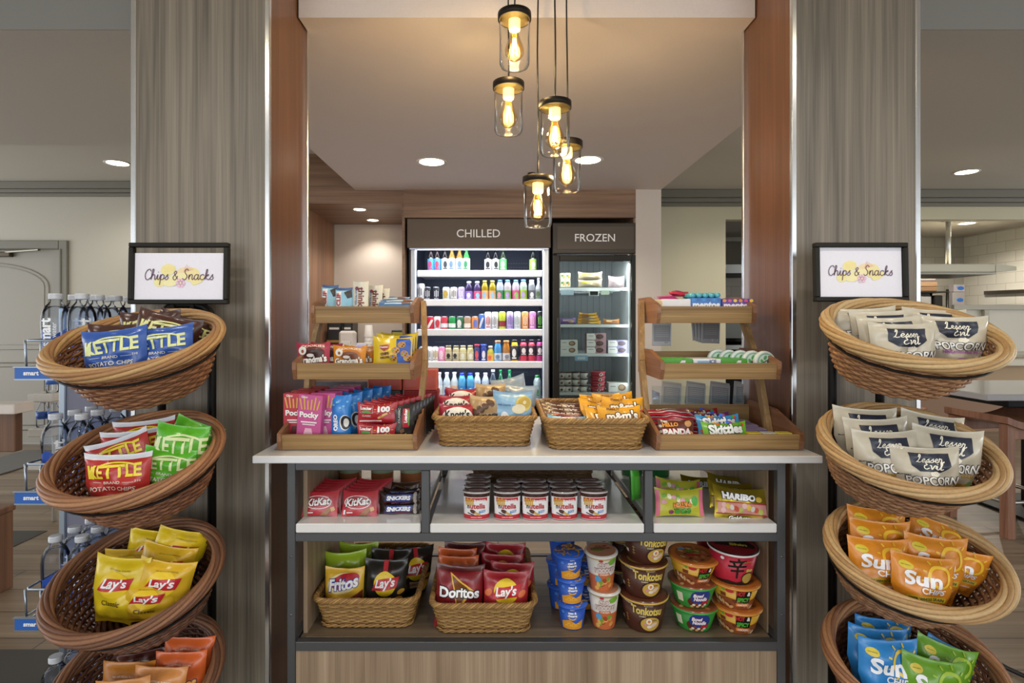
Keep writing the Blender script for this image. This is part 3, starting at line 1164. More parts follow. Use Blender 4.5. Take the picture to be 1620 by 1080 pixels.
# the tubular racks that carry them
for lab, xa, xb, yp, zs_, bx, by, a, b, tl_ in (
        ('black tubular rack carrying the wicker baskets in front of the left pillar', -1.037, -.882, 1.695, RL, LX, LY, .186, .179, TL),
        ('black tubular rack carrying the wicker baskets in front of the right pillar', .985, 1.125, 1.62, RR, RX, RY, .188, .155, TR)):
    t = thing('basket_rack', lab, 'rack', ((xa + xb) / 2, yp, 0))
    O = Vector(((xa + xb) / 2, yp, 0))
    ztop = pt(0, 482, yp).z
    pts = [(xa, yp, .0)] + [(xa, yp, ztop - .06)] + [(xa + .05 - .05 * math.cos(q), yp, ztop - .05 + .05 * math.sin(q)) for q in (.3, .7, 1.1, 1.5)]
    pts += [(xb - .05 + .05 * math.sin(q), yp, ztop - .05 + .05 * math.cos(q)) for q in (.1, .5, .9, 1.3)] + [(xb, yp, ztop - .06), (xb, yp, 0)]
    obj('post_frame', G().tube([Vector(p) - O for p in pts], .0125, BLACKM, 10), t)
    for z in zs_:
        c, s = math.cos(tl_), math.sin(tl_)
        n = 44
        f = -.035
        ring_ = []
        for i in range(n):
            x, y, w = a * math.cos(2 * PI * i / n), b * math.sin(2 * PI * i / n), f
            x, y = x * 1.035, y * 1.035
            ring_.append(Vector((bx + x, by + y * c - w * s, z + y * s + w * c)) - O)
        g = G().tube(ring_, .003, BLACKM, 6, True)
        yb_ = max(p.y for p in ring_)
        zb_ = [p.z for p in ring_ if p.y == yb_][0]
        for x in (xa, xb):
            g.tube([Vector((x - O.x, yb_ - .01, zb_)), Vector((x - O.x, 0, zb_))], .004, BLACKM, 6)
        obj('hoop', g, t)

# ================================================================ framed signs
def sign(label, corners, d, top_gap):
    (ax, ay), (bx, by) = corners
    A, B = pt(ax, by, d), pt(bx, ay, d)
    w, h = B.x - A.x, B.z - A.z
    t = thing('framed_sign', label, 'sign', ((A.x + B.x) / 2, d, A.z), (-.03, 0, 0))
    fm = mt('#23211c', 'dark')
    f = .0135
    g = G()
    for q in ((-w / 2, w / 2, 0, f), (-w / 2, w / 2, h - f, h), (-w / 2, -w / 2 + f, f, h - f), (w / 2 - f, w / 2, f, h - f)):
        g.box(q[0], q[1], -.012, .008, q[2], q[3], fm, .002)
    obj('frame', g, t)
    ph = h - 2 * f - top_gap
    g = G().box(-w / 2 + f + .001, w / 2 - f - .001, -.001, .0, f, f + ph, mt('#eceaf2', 'paper'))
    S = flat_S(-.001, f + ph / 2)
    k = w / .30
    for q_, (x, y, aa, bb, c, r) in enumerate(((-.028, .016, .018, .014, '#f3e6a0', .2), (-.048, -.014, .014, .012, '#f0e5a2', 0), (.01, .006, .022, .016, '#f3ddb0', .3),
                               (.03, .004, .02, .018, '#f2e3a4', 0), (-.01, -.008, .03, .013, '#f3ea b0'.replace(' ', ''), .4), (.045, -.01, .018, .008, '#f1e4a0', .5))):
        shape(g, S, ell(aa * k * 1.25, bb * k * 1.25, 18), x * k * 1.25, y * k * 1.25, c, .2 + q_ * .15, r)
    shape(g, S, rect(.034 * k, .016 * k), -.03 * k, .022 * k, '#f2e29a', 1.4, .12)
    for i in range(7):
        an = 2 * PI * i / 6
        shape(g, S, ell(.006 * k, .006 * k, 12), (.004 + (.009 * math.cos(an) if i < 6 else 0)) * k, (-.02 + (.009 * math.sin(an) if i < 6 else 0)) * k, '#ecc4d6' if i < 6 else '#f2d9c4', 2)
    for i in range(6):
        shape(g, S, stroke([((.012 + i * .003) * k, (.012 + i * .001) * k), ((.022 + i * .0045) * k, (.036 - i * .003) * k)], .0012 * k), 0, 0, '#e9b3a6', 2)
    shape(g, S, stroke([(-.02 * k, -.03 * k), (.0, -.022 * k)], .0012 * k), 0, 0, '#c9c3c8', 2)
    # hand lettering drawn with a brush
    g.decal(mv(script('Chips & Snacks', .208 * k, .15), 0, .004 * k), S, mt('#5d3550', 'print'), 2.4)
    obj('printed_sheet', g, t)
    for sx in (-.03, .03):
        obj('bracket', G().bar((sx, .012, .01), (sx, .02, -.02), .012, .004, fm), t)
    if top_gap < .01:
        obj('backing_board', G().box(-w / 2 + f, w / 2 - f, .001, .004, f, h - f, mt('#d7d5da', 'paper')), t)


sign('black framed chips sign above the left basket rack, its sheet slipped down in the frame', ((205, 384), (362, 481)), 1.665, .017)
sign('black framed chips sign above the right basket rack, its sheet filling the frame', ((1288, 384), (1435, 477)), 1.61, .0)
# ================================================================ chilled drinks cooler and freezer
NTH = ['first', 'second', 'third', 'fourth', 'fifth', 'sixth', 'seventh', 'eighth', 'ninth', 'tenth', 'eleventh', 'twelfth', 'thirteenth',
       'fourteenth', 'fifteenth', 'sixteenth', 'seventeenth']
DBROWN = mt('#66574a', 'paint')
INNER = mt('#5a6276', 'paint')
SILV = mt('#c9ccd2', 'metal')
LIP = mt('#f2f4fa', 'plastic')
CF = 4.66           # front of the cooler
X0, X1 = pt(645, 0, CF).x, pt(871, 0, CF).x
CH = pt(0, 346, CF).z
cool = thing('display_cooler', 'open drinks cooler with brown chilled sign panel and five white edged shelves', 'cooler', ((X0 + X1) / 2, CF, 0))


def rel(name, g, par, O, label=None):
    g.v = [v - Vector(O) for v in g.v]
    return obj(name, g, par, label=label)


CO = ((X0 + X1) / 2, CF, 0)
hz = pt(0, 393, CF).z
g = G().box(X0, X1, CF + .86, CF + .9, .02, CH, INNER).box(X0, X0 + .03, CF + .06, CF + .86, .02, CH, INNER).box(X1 - .03, X1, CF + .06, CF + .86, .02, CH, INNER)
g.box(X0 + .03, X1 - .03, CF + .06, CF + .86, CH - .03, CH, INNER).box(X0, X1, CF, CF + .86, .02, .42, INNER)
for j in range(10):                                   # air slots of the back panel
    for i in range(12):
        for z in (.0, .04):
            x = X0 + .14 + i * .026 + (.62 if j % 2 else 0)
            zz = 1.80 - (j // 2) * .262 + z
            g.box(x, x + .016, CF + .855, CF + .861, zz, zz + .005, mt('#8d94a6', 'paint'))
rel('cabinet', g, cool, CO)
g = G().box(X0, X1, CF - .03, CF + .06, hz, CH - .002, DBROWN, .006)
g.box(X0 + .02, X1 - .02, CF - .03, CF - .015, hz - .012, hz, mt('#c8cde0', 'metal'))
S = flat_S(CF - .03, 0)
put_text(g, S, 'CHILLED', pt(757, 0, CF).x, pt(0, 369, CF - .03).z, '#ffffff', w=.365, h=.068, bold=.006, lay=2, L=None)
rel('sign_panel', g, cool, CO, 'dark brown sign panel reading chilled')
for a, b in ((648, 658.5), (858.5, 870)):
    xa, xb = pt(a, 0, CF).x, pt(b, 0, CF).x
    g = G().box(xa, xb, CF, CF + .05, .42, hz, SILV, .012)
    rel('side_trim', g, cool, CO, 'rounded silver side trim')
SZ = [1.697, 1.448, 1.194, .918, .60]
for i, z in enumerate(SZ):
    g = G().box(X0 + .05, X1 - .05, CF + .06, CF + .80, z - .022, z - .008, mt('#c9cdd8', 'paint'))
    sh = rel('shelf', g, cool, CO)
    g = G().box(X0 + .055 + .02, X1 - .062, CF + .035, CF + .06, z - .054, z + .004, LIP, .006)
    rel('shelf_lip', g, sh, CO, 'bright white price rail')
g = G().box(pt(688, 0, CF).x, X1 - .06, CF + .02, CF + .026, .44, pt(0, 595, CF).z, thin_glass('acrylic', '#f4f8fa', .7))
rel('front_guard', g, cool, CO, 'clear front guard')
LED = emit('#dfe8ff', 6)
g = G().box(X0 + .07, X1 - .07, CF + .07, CF + .09, hz - .002, hz + .012, LED)
rel('light_strip', g, cool, CO)
area_light('cooler_led', ((X0 + X1) / 2, CF - .005, hz - .016), (.5, 0, 0), 1.05, .03, 2.6, (.86, .91, 1))
for z in SZ[:4]:
    area_light('cooler_led', ((X0 + X1) / 2, CF + .085, z - .056), (.5, 0, 0), 1.05, .02, 1.4, (.86, .91, 1))

# --- drinks
CANTOP = mt('#c4c8cc', 'metal')


def can_kind(c1, c2=None, r=.032, h=.120, mark=None):
    m = mt(c1, 'plastic')
    prof = [(.0, 0), (r * .8, 0), (r, .008), (r, h - .014), (r * .82, h - .003), (r * .82, h), (r * .74, h - .004), (0, h - .004)]
    g = G().lathe(prof, m, 18, mats=[CANTOP, CANTOP, m, m, CANTOP, CANTOP, CANTOP])
    S = lathe_S([(r, 0), (r, h)])
    if c2:
        if mark == 'band':
            shape(g, S, rect(r * 4.4, h * .3, 12, 2), 0, h * .35, c2)
        elif mark == 'text':
            for q in (-.45, 0, .45):
                shape(g, S, rect(r * .26, h * (.5 - abs(q) * .25), 2, 4), r * q, h * .52, c2)
            shape(g, S, rect(r * 1.2, h * .05, 4, 1), 0, h * .18, c2)
        elif mark == 'slash':
            shape(g, S, poly([(-r, .02), (-r * .2, .02), (r, h - .03), (r * .3, h - .03)]), 0, 0, c2)
        else:
            shape(g, S, ell(r * .62, h * .27, 14), 0, h * .5, c2)
            shape(g, S, rect(r * 1.1, h * .06), 0, h * .22, c2)
    return Kind('drink_can', 'drink can', g)


def bottle_kind(body, label, cap, h=.20, r=.031, neck=.013, sh=.62, mark=None, lab=(.08, .5), kind='gloss', square=False, capr=None):
    cr = capr or neck * 1.25
    prof = [(0, 0), (r * .92, 0), (r, .006), (r, h * sh), (r * .86, h * (sh + .08)), (neck * 1.1, h * (sh + .22)), (neck, h - .018), (0, h - .018)]
    n = 4 if square else 18
    g = G().lathe(prof, mt(body, kind), 18, smooth=True)
    lz0, lz1 = h * lab[0], h * lab[1]
    lg = G().lathe([(r * 1.01, lz0), (r * 1.015, lz0 + .001), (r * 1.015, lz1 - .001), (r * 1.01, lz1)], mt(label, 'print'), 18)
    S = lathe_S([(r * 1.015, 0), (r * 1.015, h)])
    if mark:
        shape(lg, S, ell(r * .55, (lz1 - lz0) * .3, 12), 0, (lz0 + lz1) / 2, mark)
        shape(lg, S, rect(r * 1.2, (lz1 - lz0) * .1), 0, lz0 + (lz1 - lz0) * .14, mark)
    cg = G().lathe([(cr, h - .02), (cr, h - .001), (cr * .9, h), (0, h)], mt(cap, 'plastic'), 16)
    return Kind('drink_bottle', 'drink bottle', [('bottle', g), ('label_band', lg), ('cap', cg)])


row1 = [(682, bottle_kind('#24140f', '#3f8fd0', '#b3283c', .235, .031, mark='#c23a55', sh=.5), 'dark bottle with blue label and red cap'), (692, 0, 'dark bottle with blue label and red cap'),
        (704, bottle_kind('#1d1a18', '#e3e4e6', '#c9c9cc', .235, .031, mark='#2b3338', sh=.5), 'dark bottle with black and white label'),
        (715, bottle_kind('#8d6a1e', '#d9e2e8', '#e0d9b0', .24, .031, mark='#5b7790', sh=.5), 'amber beer bottle with white label'), (727, 3, 'amber beer bottle with white label'),
        (738, bottle_kind('#2f8a3a', '#cfe3d2', '#2f8a3a', .24, .031, mark='#2b7a4a', sh=.5), 'green beer bottle with white label'),
        (772, bottle_kind('#14110f', '#dfdfe2', '#b9babd', .225, .031, mark='#1d1d22', sh=.5), 'black bottle with white patterned label'), (784, 6, 'black bottle with white patterned label'),
        (796, bottle_kind('#20301a', '#4fb858', '#a9e0a0', .23, .031, mark='#e9f5e5', sh=.5), 'dark bottle with bright green label'),
        (843, bottle_kind('#141a10', '#8fc24a', '#2d4a24', .225, .031, mark='#d9e8c0', sh=.5), 'very dark bottle with lime label standing alone')]
row2 = [(666, can_kind('#e6e8ee', '#7d8490', .034, .150, 'text'), 'tall white carton style can'), (677, can_kind('#2a2e38', '#c9ced8', mark='text'), 'black and silver can'), (690, 1, 'black and silver can'),
        (706, can_kind('#dde3df', '#c9a94a'), 'white can with gold mark'), (718, can_kind('#e4e3e3', '#8e8a86', mark='text'), 'white can with grey lettering'), (730, can_kind('#c3b3e6', '#efeaf8', mark='text'), 'lavender can'),
        (742, bottle_kind('#3c2a5c', '#8f74d0', '#dfe3ea', .17, .032, .015, .66, '#e5e0f8'), 'purple bottle with white cap'), (755, bottle_kind('#4a3a6c', '#e05a8e', '#dfe3ea', .17, .032, .015, .66, '#8fd0f0'), 'purple bottle with pink label'),
        (767, bottle_kind('#a58f1e', '#e8b27c', '#b5aa50', .178, .031, .015, .66, '#8ec6e8'), 'gold bottle with orange label'), (779, 8, 'gold bottle with orange label'),
        (791, bottle_kind('#b8c4d8', '#3f8f62', '#3f74d8', .182, .032, .016, .7, '#e58aa2'), 'clear bottle with green label and blue cap'), (803, bottle_kind('#c2bcc4', '#6fb04c', '#4a86e0', .182, .032, .016, .7, '#b89ae0'), 'clear bottle with leaf green label and blue cap'),
        (816, bottle_kind('#c2b4c8', '#d85a92', '#4a86e0', .182, .032, .016, .7, '#8fd06a'), 'clear bottle with pink label and blue cap'), (828, bottle_kind('#b8d0c0', '#a8d03c', '#4a86e0', .186, .032, .016, .7, '#b9a0e8'), 'clear bottle with lime label and blue cap'),
        (841, bottle_kind('#9aa0aa', '#60666e', '#dfe3ea', .182, .03, .016, .72, '#e8eaee'), 'clear water bottle with white cap'), (852, bottle_kind('#b8c0c8', '#a0aeb4', '#8e969e', .20, .03, .011, .52, '#5c7a4c'), 'long necked clear bottle')]
row3 = [(671, can_kind('#c4213a', '#f0e6e6', mark='slash'), 'red soda can'), (681, 0, 'red soda can'), (692, can_kind('#d9dde2', '#d03a50'), 'silver soda can'), (703, can_kind('#c23a4e', '#e9e3ea', mark='band'), 'red and white soda can'),
        (715.5, can_kind('#1f8f48', '#e4efe6', mark='band'), 'green soda can'), (728, can_kind('#356a4c', '#e4e4e0'), 'dark green can with white label'), (739.5, can_kind('#a88a70', '#ece4da', mark='band'), 'tan and white can'), (751.5, can_kind('#d98a4a', '#6a78c0'), 'orange can with blue mark'),
        (762, can_kind('#3a66b8', '#d5dbe6', .0265, .140, 'slash'), 'slim blue and silver can'), (772, can_kind('#e3e4ea', '#c05060', .030, .160, 'text'), 'tall white energy drink can'), (783, can_kind('#dde0e4', '#9a9ea8', .030, .160, 'text'), 'tall white energy drink can'),
        (794.5, can_kind('#b9cc3a', '#8e2a3a', .031, .162, 'band'), 'tall lime and red can'), (806.5, can_kind('#b8a6dc', '#8a76c0', .031, .162, 'text'), 'tall lavender can'), (818.5, can_kind('#d5dde0', '#a6b4ba', .031, .162, 'text'), 'tall pale silver can'),
        (830.5, can_kind('#e39a58', '#f5d8b8', .031, .162, 'text'), 'tall orange can'), (842.5, can_kind('#d98ad0', '#f3d0ec', .031, .162, 'text'), 'tall pink can'), (854.5, can_kind('#1d2420', '#6ac04a', .031, .164, 'text'), 'tall black can with green mark')]
row4 = [(668, can_kind('#e8e8ea', '#8a9098', .030, .135, 'text'), 'white can with grey print'), (678.5, 0, 'white can with grey print'), (688.5, can_kind('#ecebe8', '#b8a05a', .030, .135, 'text'), 'white can with gold print'), (699, can_kind('#e88ab8', '#f6d5e4', .030, .133), 'pink can'),
        (709.5, bottle_kind('#b7a884', '#cfc6a8', '#9a9078', .145, .031, .018, .7, '#2d2a26', (.15, .62)), 'milk coffee bottle with black emblem'), (721.5, 4, 'milk coffee bottle with black emblem'),
        (732.5, bottle_kind('#c0b684', '#d3cba0', '#aaa386', .145, .031, .018, .7, '#eceadc', (.15, .62)), 'cream coloured milk bottle'), (744, 6, 'cream coloured milk bottle'),
        (755, bottle_kind('#2d3a78', '#2d3a78', '#b8324a', .155, .027, .02, .74, '#e35a62', (.05, .8)), 'navy yogurt drink with red cap'), (765, bottle_kind('#2d44a0', '#2d44a0', '#3a5ad0', .155, .027, .02, .74, '#e8e4ee', (.05, .8)), 'blue yogurt drink with blue cap'),
        (776, bottle_kind('#b8b04a', '#e8b84c', '#e8e8ea', .14, .031, .015, .6, '#e56a52'), 'short yellow juice bottle'), (787.5, bottle_kind('#3d8ac8', '#cfd8e2', '#d98a5c', .188, .034, .02, .64, '#6a8ab0', (.08, .42)), 'blue sports drink with orange cap'),
        (801, bottle_kind('#a86a22', '#d3d3d6', '#c98a50', .188, .034, .02, .64, '#8a8a90', (.08, .42)), 'orange sports drink with orange cap'), (814, bottle_kind('#e0aa2c', '#33343a', '#1d1d20', .195, .033, .019, .7, '#e8e8ea', (.1, .72)), 'yellow and black sports bottle with black cap'),
        (828, bottle_kind('#d0445c', '#3a3038', '#1d1d20', .195, .033, .019, .7, '#f0e8ea', (.3, .72)), 'red and black sports bottle with black cap'), (841, 14, 'red and black sports bottle with black cap'), (854, bottle_kind('#c84a90', '#3a2c38', '#1d1d20', .197, .033, .019, .7, '#f0e8ee', (.3, .72)), 'magenta and black sports bottle')]
row5 = [(695, bottle_kind('#cfd6da', '#e8e6e2', '#f0f2f4', .225, .033, .014, .6, '#e5945a'), 'clear bottle with peach mark and white cap'), (707, bottle_kind('#cfd6da', '#e6e6ec', '#f0f2f4', .225, .033, .014, .6, '#6a5ab0'), 'clear bottle with violet mark and white cap'),
        (719, bottle_kind('#d0d2d0', '#e2b08a', '#f0f2f4', .227, .033, .014, .6, '#f2e2d2'), 'clear bottle with orange label and white cap'), (731, bottle_kind('#5aa8d0', '#3a86c8', '#2440c8', .22, .034, .016, .7, '#c8e6f4'), 'blue water bottle with royal blue cap'), (744, 3, 'blue water bottle with royal blue cap'),
        (755, bottle_kind('#c8d0dc', '#b8bccc', '#e4e8ee', .222, .033, .014, .66, '#8a70a0'), 'clear sparkling water bottle'), (768, 5, 'clear sparkling water bottle'), (780, bottle_kind('#3a4250', '#4a5260', '#c8ccd4', .25, .033, .014, .6, '#c8ccd4'), 'dark bottle with pale cap'),
        (792, bottle_kind('#1d6a44', '#cfe0d0', '#1d7a4c', .25, .032, .012, .55, '#2a8a50'), 'green glass water bottle'), (806, 8, 'green glass water bottle'), (850, bottle_kind('#c0ccc8', '#c4d2cc', '#3aa050', .20, .034, .016, .7, '#4aa060'), 'clear bottle with green cap at the right end')]
for ri, (row, z, d) in enumerate(((row1, SZ[0], CF + .13), (row2, SZ[1], CF + .12), (row3, SZ[2], CF + .12), (row4, SZ[3], CF + .12), (row5, SZ[4], CF + .16))):
    for i, (px, k, lab) in enumerate(row):
        kk = row[k][1] if isinstance(k, int) else k
        while isinstance(kk, int):
            kk = row[kk][1]
        pos = NTH[i] + ' from left' if i else 'leftmost'
        x = pt(px, 0, d).x
        kk.put('%s, %s on %s cooler shelf' % (lab, pos, NTH[ri]), (x, d, z - .0075), (0, 0, (i * 1.7) % .5 - .25), 'drinks on the %s cooler shelf' % NTH[ri])

# --- freezer
FX0, FX1 = pt(874, 0, CF).x, pt(1007.5, 0, CF).x
FO = ((FX0 + FX1) / 2, CF, 0)
fr = thing('display_freezer', 'black upright freezer with glass door and frozen sign panel, right of the cooler', 'freezer', FO)
FB = mt('#2c2a25', 'dark')
FH = pt(0, 354, CF).z
GREYI = mt('#9aa0a2', 'paint')
BX = brick('freezer_liner', '#8b8f93', '#858a8e', '#6c7074', .06, 2.2, .003, .5, 'xz', 0)
g = G().box(FX0, FX0 + .04, CF, CF + .8, .02, FH, FB).box(FX1 - .035, FX1, CF, CF + .8, .02, FH, FB).box(FX0 + .04, FX1 - .035, CF + .76, CF + .8, .02, FH, BX)
g.box(FX0 + .04, FX1 - .035, CF, CF + .76, FH - .06, FH, FB).box(FX0 + .04, FX1 - .035, CF, CF + .76, .02, .30, FB)
g.box(FX1 - .05, FX1 - .035, CF + .05, CF + .76, .3, FH - .25, mt('#cfd4d4', 'paint')).box(FX0 + .04, FX0 + .05, CF + .05, CF + .76, .3, FH - .25, mt('#b9bec0', 'paint'))
rel('cabinet', g, fr, FO)
z0 = pt(0, 402, CF).z
g = G().box(FX0, FX1, CF - .05, CF, z0, FH, mt('#453e36', 'paint'), .006)
g.box(FX0 + .035, FX1 - .035, CF - .053, CF - .05, z0 + .035, FH - .03, mt('#574d43', 'paint'), .001)
put_text(g, flat_S(CF - .053), 'FROZEN', pt(939.5, 0, CF).x, pt(0, 376, CF - .05).z, '#ffffff', w=.335, h=.065, bold=.006, lay=2, L=None)
rel('sign_panel', g, fr, FO, 'dark sign panel reading frozen')
dz1_ = pt(0, 404.5, CF).z
g = G()
fw = .055
for q in ((FX0, FX0 + fw, .3, dz1_), (FX1 - fw, FX1, .3, dz1_), (FX0 + fw, FX1 - fw, dz1_ - .05, dz1_), (FX0 + fw, FX1 - fw, .3, .36)):
    g.box(q[0], q[1], CF - .055, CF - .005, q[2], q[3], FB, .004)
dr = rel('door', g, fr, FO)
g = G().box(FX0 + fw - .004, FX1 - fw + .004, CF - .035, CF - .03, .355, dz1_ - .046, thin_glass('freezer_glass', '#e6eceb', .55))
rel('door_glass', g, dr, FO)
g = G().box(pt(880, 0, CF).x, pt(885, 0, CF).x, CF - .075, CF - .055, pt(0, 572, CF).z, pt(0, 503, CF).z, mt('#0f0f0f', 'plastic'), .004)
rel('door_handle', g, dr, FO)
FS = [pt(0, 455, CF + .1).z, pt(0, 513, CF + .1).z, pt(0, 559, CF + .1).z, pt(0, 620, CF + .1).z]
for z in FS:
    g = G()
    for i in range(22):
        x = FX0 + .055 + i * (FX1 - FX0 - .115) / 21
        g.box(x - .003, x + .003, CF + .09, CF + .72, z - .008, z - .002, mt('#d5d8d8', 'paint'))
    for y in (CF + .085, CF + .4, CF + .7):
        g.box(FX0 + .052, FX1 - .052, y, y + .012, z - .016, z - .004, mt('#e6e9e9', 'paint'))
    g.box(FX0 + .052, FX1 - .052, CF + .083, CF + .09, z - .024, z - .0005, mt('#e9ecec', 'paint'))
    rel('wire_shelf', g, fr, FO)


def card(name, label, cat, px0, px1, py0, py1, d, col, mark=None, par=None, O=None):
    a, b = pt(px0, py1, d), pt(px1, py0, d)
    g = G().box(a.x, b.x, d, d + .003, a.z, b.z, mt(col, 'paper'))
    if mark:
        g.box(a.x + (b.x - a.x) * .2, b.x - (b.x - a.x) * .2, d - .0006, d, a.z + (b.z - a.z) * .25, b.z - (b.z - a.z) * .3, mt(mark, 'paper'))
    return rel(name, g, par, O, label)


card('price_card', 'pale blue price card', '', 887.5, 907.5, 458, 466.5, CF + .075, '#c9dcec', None, fr, FO)
card('price_card', 'blue price card', '', 909.5, 930, 562, 570.5, CF + .075, '#9fc6e2', '#dfeaf4', fr, FO)
card('price_card', 'pale green price card', '', 951, 964, 459.5, 466, CF + .075, '#cfdcc4', None, fr, FO)
g = G().box(pt(934, 0, CF).x, pt(949.5, 0, CF).x, CF + .06, CF + .08, pt(0, 467.5, CF).z, pt(0, 458.5, CF).z, mt('#e4e4e0', 'plastic'), .004)
g.box(pt(935.5, 0, CF).x, pt(948, 0, CF).x, CF + .057, CF + .06, pt(0, 466, CF).z, pt(0, 460, CF).z, mt('#2c302c', 'plastic'))
rel('thermometer', g, fr, FO, 'white digital thermometer')
area_light('freezer_led', ((FX0 + FX1) / 2, CF + .05, dz1_ - .06), (.35, 0, 0), .6, .05, 3, (.95, .98, 1))
area_light('freezer_led', (FX1 - .06, CF + .05, 1.3), (0, PI / 2, -.6), 1.2, .03, 1.8, (.95, .98, 1))

FD2 = CF + .16


def fpack(desc, cat, name, px0, px1, py0, py1, c1, c2, c3, d=FD2, soft=True, mark='ell'):
    a, b = pt(px0, py1, d), pt(px1, py0, d)
    w, h = b.x - a.x, b.z - a.z
    if soft:
        g, S = bag(w, h, min(.06, h), c1, nu=10, nv=8, seed=int(px0))
    else:
        g, S = carton(w, .10, h, mt(c1, 'print'))
        S = flat_S(-.05)
    if mark == 'choc':
        shape(g, S, poly([(-w * .49, h * .04), (-w * .05, h * .04), (-w * .02, h * .5), (-w * .1, h * .96), (-w * .49, h * .96)], 1), 0, 0, '#eeece8')
        shape(g, S, ell(w * .2, h * .36, 14), w * .17, h * .5, c2, 2)
        shape(g, S, ell(w * .13, h * .22, 12), w * .15, h * .52, c3, 3)
        shape(g, S, rect(w * .26, h * .1), -w * .28, h * .62, '#a09890', 2)
    else:
        shape(g, S, rect(w * .6, h * .3), -w * .05, h * .62, c2)
        shape(g, S, ell(w * .2, h * .25, 12), w * .18, h * .45, c3, 2)
    k = Kind(name, cat, g)
    return k, (a.x + w / 2, d, a.z)


def fput(desc, name, cat, *a, group=None, **k):
    kd, loc = fpack(desc, cat, name, *a, **k)
    return kd.put(desc, loc, group=group)


for i, px in enumerate((889.5, 897.5)):
    for j in range(2):
        y1 = 454.5 - j * 11
        fput('%s green and cream carton at the left end of the top freezer shelf, %s layer' % (('outer', 'inner')[i], ('bottom', 'top')[j]), 'food_carton', 'carton', px - 3.8, px + 3.8, y1 - 10.8, y1, '#e6dfc4', '#4c8a50', '#d89a4a', soft=False, group='cartons in the freezer')
for j in range(2):
    fput('%s clear wrapped pack of yellow labelled buns on the top freezer shelf' % ('lower', 'upper')[j], 'bun_pack', 'frozen pack', 914, 953, (442, 430.5)[j], (454.5, 442)[j], '#a99a84', '#b7b03a', '#c2a886', group='bun packs in the freezer')
fput('pale pink frozen pack at the right of the top freezer shelf', 'frozen_pack', 'frozen pack', 962, 988, 437, 454.5, '#b09a9c', '#c8b4b4', '#e0dcdc')
fput('purple frozen pack at the left of the second freezer shelf', 'frozen_pack', 'frozen pack', 886, 911, 503, 512.5, '#7a5a9a', '#c9b0c0', '#c8a488')
for j in range(4):
    fput('orange yellow frozen snack pack, %s of the pile on the second freezer shelf' % ('lowest', 'second lowest', 'second highest', 'topmost')[j], 'frozen_pack', 'frozen pack', 913 + j, 951 - j * 2.2, 512.5 - (j + 1) * 4.4, 512.5 - j * 4.4, '#d39a34', '#7a4a2a', '#e8c25a', group='orange packs in the freezer', d=FD2)
fput('orange frozen pack at the right of the second freezer shelf', 'frozen_pack', 'frozen pack', 954.5, 980, 504.5, 512.5, '#c8803a', '#e8cfa0', '#8a4a30')
for gi, (xa, xb, n, c2, c3, b) in enumerate(((886, 912.5, 2, '#7a5a4a', '#b89a80', '#e2e2da'), (926.5, 957, 3, '#4e3530', '#6d4c44', '#b98a92'), (960, 992, 2, '#453540', '#5c4650', '#9a90b8'))):
    for j in range(n):
        y1 = 558.5 - j * 10.6
        nm = {2: ('bottom', 'top'), 3: ('bottom', 'middle', 'top')}[n][j]
        fput('white ice cream bar box with chocolate bar picture, %s of the %s freezer stack' % (nm, ('left', 'middle', 'right')[gi]), 'ice_cream_box', 'ice cream box', xa, xb, y1 - 10.4, y1, b, c2, c3, soft=False, mark='choc', group='ice cream boxes')
fput('white ice cream bar box with brown picture on the lowest visible freezer shelf', 'ice_cream_box', 'ice cream box', 961, 992, 604.5, 619, '#cfcfc6', '#8a6a50', '#b0967a', soft=False, mark='choc')
# tubs
gb = G().lathe([(0, 0), (.030, 0), (.0355, .05), (0, .05)], mt('#eceae6', 'print'), 20)
shape(gb, lathe_S([(.030, 0), (.0355, .05)]), ell(.013, .010, 12), 0, .022, '#7a4a34')
shape(gb, lathe_S([(.030, 0), (.0355, .05)]), rect(.03, .006), .004, .038, '#c9b8a4')
gl = G().lathe([(.0365, .048), (.0375, .049), (.0375, .056), (.035, .058), (0, .057)], mt('#5e4a42', 'plastic'), 20)
TUB = Kind('ice_cream_tub', 'ice cream tub', [('tub', gb), ('lid', gl)])
for i, px in enumerate((887.5, 898, 910.8, 923.5)):
    for j in range(3):
        p = pt(px, 0, FD2)
        TUB.put('small white ice cream tub with brown lid, %s of the %s stack' % (('bottom', 'middle', 'top')[j], ('leftmost', 'second', 'third', 'rightmost')[i]), (p.x, FD2 - .02, FS[3] - .002 + j * .0585), (0, 0, i * .3), 'ice cream tubs')
gb = G().lathe([(0, 0), (.058, 0), (.064, .036), (0, .036)], mt('#c24a58', 'plastic'), 24)
shape(gb, lathe_S([(.058, 0), (.064, .036)]), ell(.018, .014, 12), 0, .019, '#e9dcd8')
shape(gb, lathe_S([(.058, 0), (.064, .036)]), ell(.009, .008, 12), 0, .019, '#5c3a3c', 2)
gl = G().lathe([(.0655, .034), (.068, .036), (.068, .042), (.062, .0445), (0, .044)], mt('#c8525e', 'plastic'), 24)
TB2 = Kind('dessert_tub', 'dessert tub', [('tub', gb), ('lid', gl)])
for j in range(4):
    p = pt(945.5, 0, FD2)
    TB2.put('round red lidded dessert tub, %s of the stack of four' % ('bottom', 'second from bottom', 'second from top', 'top')[j], (p.x, FD2, FS[3] - .002 + j * .0448), (0, 0, j * .1), 'red dessert tubs')

